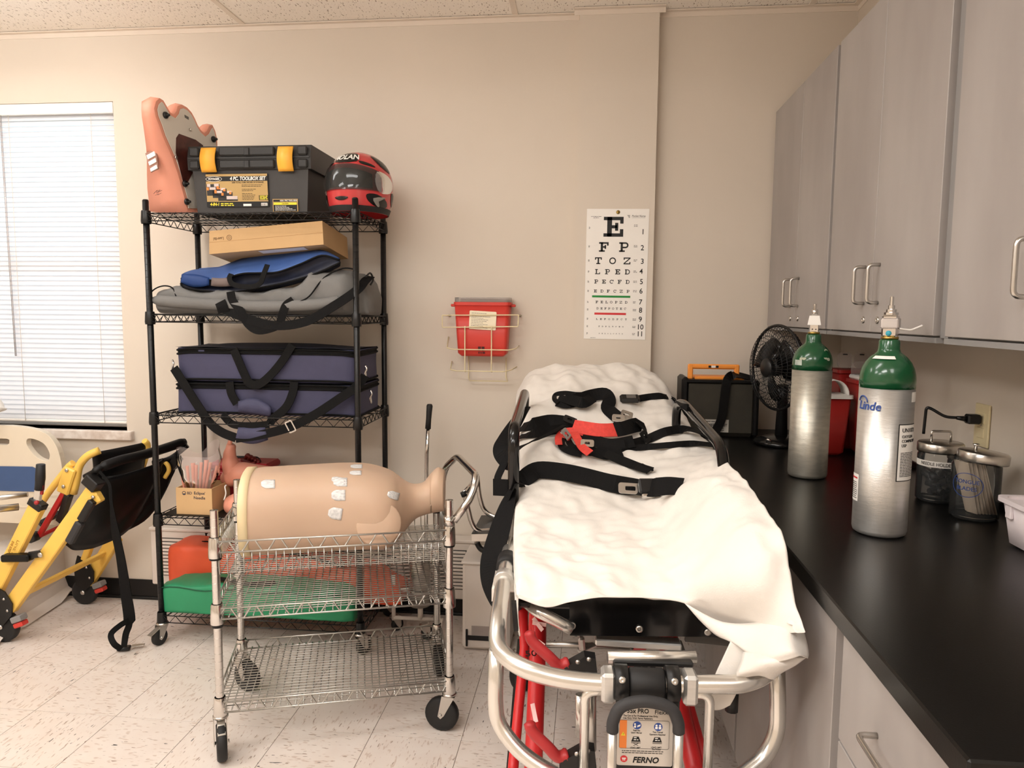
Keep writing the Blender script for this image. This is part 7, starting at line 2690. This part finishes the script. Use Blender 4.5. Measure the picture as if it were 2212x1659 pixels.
c1_, zt, so1 = cylinder('oxygen_cylinder', 'larger oxygen cylinder nearest the camera with blue lettering on bright aluminium', (0.672, 1.715), 0.336, 0.0575, True)
MB().lathe([(0.017, zt), (0.0185, zt + 0.003), (0.0185, zt + 0.006), (0.0155, zt + 0.007)], 20).build('valve_ring', M['brass'], c1_)
vb = MB().box((0, 0, zt + 0.03), (0.033, 0.033, 0.05), rotz(-0.5), b=0.004)
vb.build('valve_body', M['chrome'], c1_)
MB().box((0, 0, zt + 0.036), (0.037, 0.037, 0.026), rotz(-0.5), b=0.003).build('seal_sleeve', M['clear'], c1_)
MB().box((0, 0, zt + 0.036), (0.0355, 0.0355, 0.022), rotz(-0.5), b=0.003).build('seal_label', M['white'], c1_)
MB().lathe([(0.006, 0), (0.006, 0.002), (0, 0.003)], 14, plane(Vector((-0.0085, -0.0135, zt + 0.014)), (0.88, -0.48, 0), (0, 0, 1))).build('port_cap', M['cyan'], c1_)
MB().lathe([(0.015, zt + 0.055), (0.015, zt + 0.060), (0.011, zt + 0.061), (0.011, zt + 0.067), (0.007, zt + 0.068), (0.007, zt + 0.076), (0.004, zt + 0.077), (0.004, zt + 0.094), (0.003, zt + 0.096)], 14, smooth=False).build('valve_stem', M['chrome'], c1_)
MB().tube(crom([V(0.012, -0.015, zt + 0.025), V(0.035, -0.015, zt + 0.022), V(0.048, -0.014, zt + 0.026), V(0.062, -0.012, zt + 0.032)], 5), 0.0022, 6, sx=1.8).build('zip_tie', M['white'], c1_)
R = 0.0575
face = math.atan2(-1.715, -0.672)       # towards the camera


def cyllabel(parent, name, m, w, h, a, z, R=R, off=0.0006):
    f = MB()
    gridrect(f, -w / 2, w / 2, -h / 2, h / 2, off, 10)
    return wrapcyl(f, R, a, z).build(name, M[m] if isinstance(m, str) else m, parent)


tx = MB().text('Linde', 0.026, Matrix(), bold=0.012, shear=0.2)
tx.tube([V(-0.028 + 0.026 * (1 - math.cos(t)) * 0.5, 0.008 + 0.014 * math.sin(t), 0.0004) for t in [PI * 0.05 + PI * 0.95 * i / 12 for i in range(13)]], 0.0012, 6)
wrapcyl(tx, R + 0.0006, face - 0.66, 0.295).build('maker_lettering', M['blueink'], c1_)
cyllabel(c1_, 'hazard_label_edge', 'ink', 0.060, 0.128, face + 1.02, 0.195, off=0.0004)
hz = cyllabel(c1_, 'hazard_label', 'paper', 0.056, 0.124, face + 1.02, 0.195, off=0.0007)
tx = MB()
for s_, y_, sz in (('UN1072', 0.050, 0.013), ('OXYGEN', 0.036, 0.009), ('COMPRESSED', 0.026, 0.009), ('USP', 0.016, 0.009)):
    tx.text(s_, sz, Matrix.Translation((-0.022, y_, 0)), bold=0.006, align='LEFT', sx=0.9)
for i in range(16):
    tx.fine(-0.023, 0.02, 0.0 - i * 0.0035, 0.0022, Matrix(), i)
wrapcyl(tx, R + 0.0009, face + 1.02, 0.195).build('hazard_print', M['ink'], hz)
sl2 = cyllabel(c1_, 'side_label', 'paper', 0.04, 0.062, face - 1.28, 0.105)
tx = MB()
for i in range(9):
    tx.fine(-0.017, 0.017, 0.012 - i * 0.0045, 0.0022, Matrix(), 30 + i)
wrapcyl(tx, R + 0.0009, face - 1.28, 0.105).build('side_print', M['ink'], sl2)
tx = MB().fine(-0.017, 0.017, 0.022, 0.006, Matrix(), 3)
wrapcyl(tx, R + 0.0009, face - 1.28, 0.105).build('side_heading', M['redink'], sl2)
cyllabel(c1_, 'lot_label', 'paper', 0.026, 0.022, face + 1.25, 0.318)
st2 = MB()
gridrect(st2, -0.021, 0.021, -0.0035, 0.0035, 0.0, 8)
st2.xf(lambda p: (math.cos(face - 0.25 + p.x / 0.036) * (0.040 - p.y * 1.25), math.sin(face - 0.25 + p.x / 0.036) * (0.040 - p.y * 1.25), 0.336 + 0.0665 + p.y * 0.9 + 0.0015)).build('shoulder_sticker', M['paper'], so1)

c2_, zt2, so2 = cylinder('oxygen_cylinder', 'smaller scuffed oxygen cylinder standing beside the black fan', (0.680, 2.30), 0.332, 0.0575, False)
MB().lathe([(0.0165, zt2), (0.0175, zt2 + 0.006), (0.014, zt2 + 0.008)], 18).build('valve_ring', M['brass'], c2_)
MB().box((0, 0, zt2 + 0.024), (0.028, 0.026, 0.04), rotz(-0.3), b=0.003).build('valve_body', M['chrome'], c2_)
MB().add([(-0.019, -0.018, zt2 + 0.028), (0.019, -0.018, zt2 + 0.028), (0.019, 0.018, zt2 + 0.028), (-0.019, 0.018, zt2 + 0.028), (-0.014, -0.014, zt2 + 0.056), (0.014, -0.014, zt2 + 0.056), (0.014, 0.014, zt2 + 0.056), (-0.014, 0.014, zt2 + 0.056)],
         [(3, 2, 1, 0), (4, 5, 6, 7), (0, 1, 5, 4), (1, 2, 6, 5), (2, 3, 7, 6), (3, 0, 4, 7)], X=rotz(-0.3)).build('seal_cap', M['white'], c2_)
MB().lathe([(0.009, zt2 + 0.056), (0.009, zt2 + 0.074), (0.005, zt2 + 0.076), (0.005, zt2 + 0.09), (0.003, zt2 + 0.092)], 14).build('valve_stem', M['chrome'], c2_)
for (x, z) in ((-0.005, 0.015), (0.005, 0.015)):
    MB().lathe([(0.002, 0), (0.002, 0.001)], 8, plane(Vector((x - 0.004, -0.0145, zt2 + z)), (0.95, -0.3, 0), (0, 0, 1))).build('pin_hole', M['ink'], c2_)
# chipped paint patches on the green shoulder
rnd = random.Random(4)
f2 = math.atan2(-2.30, -0.68)
for k in range(9):
    a_ = f2 + rnd.uniform(-0.9, 1.1)
    t = rnd.uniform(0, 1)
    rr = 0.0575 * (0.97 - 0.25 * t) + 0.0012
    z_ = 0.332 + 0.032 + 0.03 * t
    s_ = rnd.uniform(0.004, 0.009)
    q = MB().prism(arc(0, 0, s_, 0, 2 * PI, 7)[:-1], 0.0006, plane((rr * math.cos(a_), rr * math.sin(a_), z_), (-math.sin(a_), math.cos(a_), 0), (-0.5 * math.cos(a_), -0.5 * math.sin(a_), 0.85)))
    q.build('paint_chip', mat('bare_primer', rgb(168, 172, 150), 0.5), so2)
cyllabel(so2, 'old_sticker', mat('faded_sticker', rgb(176, 186, 176), 0.5, var=0.2, scale=60), 0.026, 0.016, f2 - 0.75, 0.332 + 0.022, R=0.0577, off=0.001)

# desk fan
fn = thing('desk_fan', 'black round desk fan standing on the worktop behind the small oxygen cylinder', 'fan', (0.742, 2.86, CZ))
fdir = Vector((-0.94, -0.34, 0.06)).normalized()
fc = Vector((-0.04, -0.05, 0.300))
Xf_ = plane(fc, Vector((0.34, -0.94, 0)), (0, 0, 1))
n0 = Xf_.to_3x3() @ Vector((0, 0, 1))
if n0.dot(fdir) < 0:
    Xf_ = plane(fc, Vector((-0.34, 0.94, 0)), (0, 0, 1))
FR = 0.158
cg = MB()
for sgn, dep in ((1, 0.045), (-1, 0.05)):
    n_sp = 60
    for i in range(n_sp):
        a_ = 2 * PI * i / n_sp
        pts = []
        for t in (0.22, 0.4, 0.62, 0.82, 0.95, 1.0):
            zz_ = dep * math.sqrt(max(0, 1 - t ** 3.2)) * sgn
            b_ = a_ + 0.18 * (t - 0.6)
            pts.append(V(FR * t * math.cos(b_), FR * t * math.sin(b_), zz_))
        cg.tube(pts, 0.0011, 4, X=Xf_, caps=False)
    for t in (0.22, 0.42, 0.6, 0.75, 0.88):
        zz_ = dep * math.sqrt(max(0, 1 - t ** 3.2)) * sgn
        cg.tube([V(FR * t * math.cos(q), FR * t * math.sin(q), zz_) for q in [2 * PI * i / 36 for i in range(36)]], 0.0013, 4, closed=True, X=Xf_)
co_ = cg.build('guard_wires', M['blackwire'], fn)
co_['kind'] = 'stuff'
MB().tube([V(FR * math.cos(q), FR * math.sin(q), 0) for q in [2 * PI * i / 48 for i in range(48)]], 0.0055, 8, closed=True, X=Xf_).build('guard_rim', M['black'], fn)
MB().lathe([(0.036, 0.034), (0.036, 0.044), (0.03, 0.050), (0, 0.052)], 24, Xf_).build('guard_badge', M['black'], fn)
for k in range(3):
    bl__ = MB()

    def blade(u, v):
        r_ = 0.03 + 0.095 * u
        a_ = 2 * PI * k / 3 + (v - 0.5) * (1.1 + 0.5 * math.sin(PI * u)) + 0.5 * u
        return V(r_ * math.cos(a_), r_ * math.sin(a_), (v - 0.5) * 0.035)
    bl__.grid(blade, 8, 8, X=Xf_)
    bl__.build('blade', M['blackgloss'], fn, solid=0.003)
MB().lathe([(0.03, -0.02), (0.032, 0.0), (0.03, 0.022), (0.0, 0.026)], 20, Xf_).build('hub', M['black'], fn)
MB().lathe([(0.0, -0.13), (0.04, -0.125), (0.052, -0.10), (0.052, -0.052), (0.03, -0.045)], 20, Xf_).build('motor_housing', M['black'], fn)
MB().tube([V(0, 0, 0.02), V(0, 0, 0.16), V(-0.005, -0.01, 0.23)], [0.024, 0.019, 0.022], 16).build('neck', M['black'], fn)
MB().lathe([(0.095, 0.0), (0.10, 0.006), (0.098, 0.016), (0.07, 0.03), (0.03, 0.038)], 32).build('base', M['blackgloss'], fn)
MB().lathe([(0.011, 0), (0.011, 0.006), (0.008, 0.008), (0, 0.008)], 14, plane((-0.06, -0.065, 0.026), (0.7, -0.7, 0), (-0.5, -0.5, 1))).build('speed_button', M['steel'], fn)

# defibrillator trainer in an olive carry bag
lf_ = thing('defibrillator_bag', 'olive and black soft case with an orange carry handle in the worktop corner', 'carry case', (0.537, 3.085, CZ))
MB().box((0, 0, 0.115), (0.285, 0.16, 0.23), b=0.018).build('soft_case', M['olive'], lf_)
MB().box((-0.142, 0, 0.122), (0.03, 0.168, 0.24), b=0.01).build('side_band', M['vinylblk'], lf_)
MB().box((0.142, 0, 0.118), (0.02, 0.168, 0.232), b=0.008).build('side_band', M['vinylblk'], lf_)
MB().box((0, -0.078, 0.226), (0.28, 0.016, 0.014), b=0.004).build('top_edge', M['vinylblk'], lf_)
MB().box((0.0, 0.01, 0.236), (0.20, 0.10, 0.014), b=0.004).build('orange_case_top', M['orange'], lf_)
hb = MB().box((-0.118, -0.03, 0.262), (0.02, 0.024, 0.062), b=0.004)
hb.box((0.068, -0.03, 0.262), (0.02, 0.024, 0.062), b=0.004)
hb.box((-0.025, -0.03, 0.283), (0.20, 0.022, 0.02), b=0.006)
hb.build('carry_handle', M['orange'], lf_)
q = MB()
for x in (-0.042, -0.012):
    q.box((x, -0.0425, 0.284), (0.010, 0.002, 0.009))
q.build('handle_mark', M['ink'], lf_)
MB().box((-0.027, -0.0425, 0.284), (0.016, 0.002, 0.009)).build('handle_label', M['paper'], lf_)
MB().ribbon(crom([V(0.135, -0.02, 0.235), V(0.06, -0.05, 0.252), V(0.022, -0.088, 0.235), V(0.012, -0.092, 0.16), V(0.004, -0.092, 0.08), V(-0.02, -0.090, 0.02)], 6), [V(0, -0.6, 0.8)] * 8 + [V(0.1, -1, 0.1)] * 23, 0.036, 0.003).build('shoulder_strap', M['vinylblk'], lf_)
X = plane((0.0, -0.0808, 0.045), (1, 0, 0), (0, 0, 1))
lb_ = MB().box((-0.018, 0, 0), (0.105, 0.052, 0.001), X).build('name_label', mat('grey_cloth_label', rgb(172, 166, 156), 0.6), lf_)
q = MB().text('LIFEPAK 500T', 0.0145, X @ Matrix.Translation((-0.012, 0.003, 0.0008)), bold=0.02, sx=0.95)
q.fine(-0.055, -0.02, 0.018, 0.004, X @ Matrix.Translation((0, 0, 0.0007)), 2)
q.fine(-0.03, 0.015, -0.009, 0.004, X @ Matrix.Translation((0, 0, 0.0007)), 3)
q.fine(-0.03, 0.018, -0.018, 0.004, X @ Matrix.Translation((0, 0, 0.0007)), 4)
q.build('label_print', M['ink'], lb_)

# red sharps bins on the worktop, by the right wall
def sharpsbin(label, x, y, w, d, h, lid, rz=0.0):
    b = thing('countertop_sharps_bin', label, 'sharps bin', (x, y, CZ), rz, 'red sharps bins on the worktop')
    tub(w * 0.74, w, d * 0.78, d, h, 0.012).build('tub', M['redbin2'], b)
    MB().prism(rrect(w + 0.012, d + 0.012, 0.014), 0.012, Matrix.Translation((0, 0, h))).build('rim', M['white'] if lid == 'white' else M['redbin2'], b)
    return b


b1 = sharpsbin('short red sharps bin with a domed white lid beside the small oxygen cylinder', 0.866, 2.70, 0.112, 0.112, 0.205, 'white')
MB().grid(lambda u, v: V(0.05 * math.cos(PI * u), (v - 0.5) * 0.085, 0.217 + 0.052 * math.sin(PI * u)), 14, 2).build('dome_lid', M['white'], b1, solid=0.003)
b2 = sharpsbin('tall red sharps bin with a clear counterbalance lid, left of the large oxygen cylinder', 1.002, 2.70, 0.122, 0.12, 0.258, 'red')
MB().box((0, 0, 0.278), (0.12, 0.10, 0.016), b=0.005).build('inner_lid', M['white'], b2)
for x in (-0.035, 0.03):
    MB().prism(rrect(0.05, 0.055, 0.016), 0.004, plane((x, 0.03, 0.305), (1, 0, 0), (0, 0, 1))).build('flap', M['clear'], b2)
b3 = sharpsbin('red sharps bin standing furthest back against the right wall', 0.985, 2.84, 0.13, 0.12, 0.285, 'red')
for x in (-0.03, 0.03):
    MB().prism(rrect(0.052, 0.06, 0.018), 0.004, plane((x, 0.0, 0.33), (1, 0, 0), (0, 0, 1))).build('flap', M['clear'], b3)
    MB().box((x, -0.006, 0.352), (0.016, 0.003, 0.004)).build('flap_mark', M['ink'], b3)

# glass jars
def jar(name, label, x, y, r, h, lidm='steel', tilt=0.0):
    j = thing(name, label, 'jar', (x, y, CZ), 0, 'glass jars with steel lids')
    g = MB().lathe([(r * 0.9, 0.0), (r, 0.006), (r, h * 0.86), (r * 0.9, h * 0.93), (r * 0.9, h)], 36, close=False)
    g.lathe([(0, 0.008), (r * 0.94, 0.008)], 36, close=False)
    g.build('glass_wall', M['glass'], j)
    MB().lathe([(r * 0.86, 0.0), (r * 0.9, 0.004), (r * 0.86, 0.008), (0, 0.009)], 30).build('glass_foot', M['glass'], j)
    l = MB().lathe([(r * 1.02, h - 0.012), (r * 1.04, h - 0.008), (r * 1.04, h + 0.010), (r * 0.98, h + 0.014), (0, h + 0.016)], 36)
    lo__ = l.build('lid', M['steel'], j, X=Matrix.Translation((0, 0, 0)) @ Matrix.Rotation(tilt, 4, 'Y'))
    return j, lo__


j1, l1 = jar('glass_jar', 'glass jar of black needle holders with a white strip label', 0.948, 2.045, 0.054, 0.145)
MB().tube(fillet([V(-0.025, 0, 0.157), V(-0.025, 0, 0.188), V(0.025, 0, 0.188), V(0.025, 0, 0.157)], 0.006, 3), 0.003, 8).build('lid_handle', M['chrome'], l1)
hs_ = MB()
rnd = random.Random(2)
for k in range(14):
    a_ = rnd.uniform(0, 2 * PI)
    rr = rnd.uniform(0, 0.030)
    z_ = 0.018 + 0.012 * (k // 2)
    t_ = rnd.uniform(0, PI)
    o_ = V(rr * math.cos(a_), rr * math.sin(a_), z_)
    dv = V(math.cos(t_), math.sin(t_), 0.15) * 0.018
    q = MB().tube([o_ - dv, o_ + dv], [0.009, 0.009], 10)
    ob = q.build('needle_holder', mat('dark_holder', rgb(38, 38, 42), 0.4, var=0.2))
    ob.location = (0.948, 2.045, CZ)
    tag(ob, 'black plastic needle holder lying in the labelled glass jar', 'needle holder', 'needle holders in the jar')
wb_ = MB()
gridrect(wb_, -0.075, 0.055, -0.008, 0.008, 0.0006, 14)
fj = math.atan2(-2.045, -0.948)
sl3 = wrapcyl(wb_, 0.054, fj, 0.105).build('strip_label', M['paper'], j1)
q = MB().text('NEEDLE HOLDERS', 0.0125, Matrix.Translation((-0.005, 0, 0)), bold=0.004, sx=0.85)
wrapcyl(q, 0.0549, fj, 0.105).build('strip_print', M['inkgrey'], sl3)
j2, l2 = jar('glass_jar', 'glass jar of tongue depressors with a blue oval print and a tilted steel lid', 0.958, 1.878, 0.054, 0.152, tilt=0.09)
MB().tube([V(-0.005, 0, 0.166), V(-0.005, 0, 0.178), V(-0.005, 0, 0.184)], [0.004, 0.004, 0.008], 10).build('lid_knob', M['chrome'], l2)
for k in range(22):
    x = -0.030 + 0.0028 * k
    y = 0.020 * math.sin(k * 2.1)
    ln = 0.012 + 0.010 * math.sin(k * 1.3)
    a_ = Vector((x * 0.9 + 0.018, y * 0.7, 0.012))
    b_ = Vector((x * 0.75 - 0.012 - ln * 0.3, y, 0.140))
    ob = MB().bar(a_, b_, 0.019, 0.0018, up=(1, 0.3, 0), bev=0.0006).build('tongue_depressor', mat('paper_wrapped_stick', rgb(214, 196, 176), 0.7, var=0.05))
    ob.location = (0.958, 1.878, CZ)
    tag(ob, 'paper-wrapped tongue depressor leaning in the jar with the blue oval', 'tongue depressor', 'tongue depressors in the jar')
fj = math.atan2(-1.878, -0.958)
q = MB()
q.ring([(0.036 * math.cos(t), 0.030 * math.sin(t)) for t in [2 * PI * i / 32 for i in range(32)]], [(0.0345 * math.cos(t), 0.0285 * math.sin(t)) for t in [2 * PI * i / 32 for i in range(32)]], 0.0004)
q.text('TONGUE', 0.0135, Matrix.Translation((0, 0.008, 0)), bold=0.004).text('BLADES', 0.0135, Matrix.Translation((0, -0.009, 0)), bold=0.004)
wrapcyl(q, 0.0548, fj - 0.35, 0.088).build('oval_print', M['blueink'], j2)
j3, l3 = jar('glass_jar', 'nearly hidden clear glass jar behind the tongue depressor jar', 1.005, 2.02, 0.045, 0.13)

# outlet with plug and cord on the right wall
ol = thing('wall_outlet', 'ivory duplex wall outlet on the right wall above the jars', 'outlet', (XR - 0.001, 2.085, 1.115))
MB().box((-0.003, 0, 0), (0.006, 0.072, 0.117), b=0.002).build('cover_plate', M['ivory'], ol)
for z_ in (0.02, -0.02):
    MB().box((-0.0065, 0, z_), (0.003, 0.034, 0.028), b=0.001).build('receptacle', M['ivory'], ol)
MB().lathe([(0.003, 0), (0.002, 0.001)], 8, plane((-0.006, 0, 0), (0, -1, 0), (0, 0, 1))).build('screw', M['steel'], ol)
pg = thing('power_plug', 'black plug and cord in the ivory wall outlet', 'plug', (XR - 0.0095, 2.085, 1.132))
MB().box((-0.02, 0, 0), (0.034, 0.028, 0.026), b=0.004).build('plug_body', M['black'], pg)
MB().tube([V(-0.037, 0, 0), V(-0.06, 0.004, 0.002)], [0.008, 0.005], 10).build('strain_relief', M['black'], pg)
MB().tube(crom([V(-0.058, 0.004, 0.002), V(-0.085, 0.015, 0.004), V(-0.115, 0.03, 0.022), V(-0.125, 0.035, 0.022), V(-0.126, 0.038, 0.0), V(-0.127, 0.04, -0.05)], 6), 0.004, 8).build('cord', M['black'], pg)

# white tote at the right edge
wt_ = thing('white_plastic_tote', 'white plastic tote at the right edge of the worktop', 'tote', (0.995, 1.56, CZ))
tub(0.15, 0.175, 0.20, 0.225, 0.098, 0.014).build('tub', mat('tote_white', rgb(232, 222, 224), 0.4, var=0.02), wt_)
MB().ring(rrect(0.192, 0.242, 0.018), rrect(0.165, 0.215, 0.014), 0.010, Matrix.Translation((0, 0, 0.095))).build('rim', mat('tote_white', rgb(232, 222, 224), 0.4), wt_)
MB().box((-0.088, 0.075, 0.078), (0.008, 0.02, 0.03), b=0.002).build('clip', mat('tote_white', rgb(232, 222, 224), 0.4), wt_)
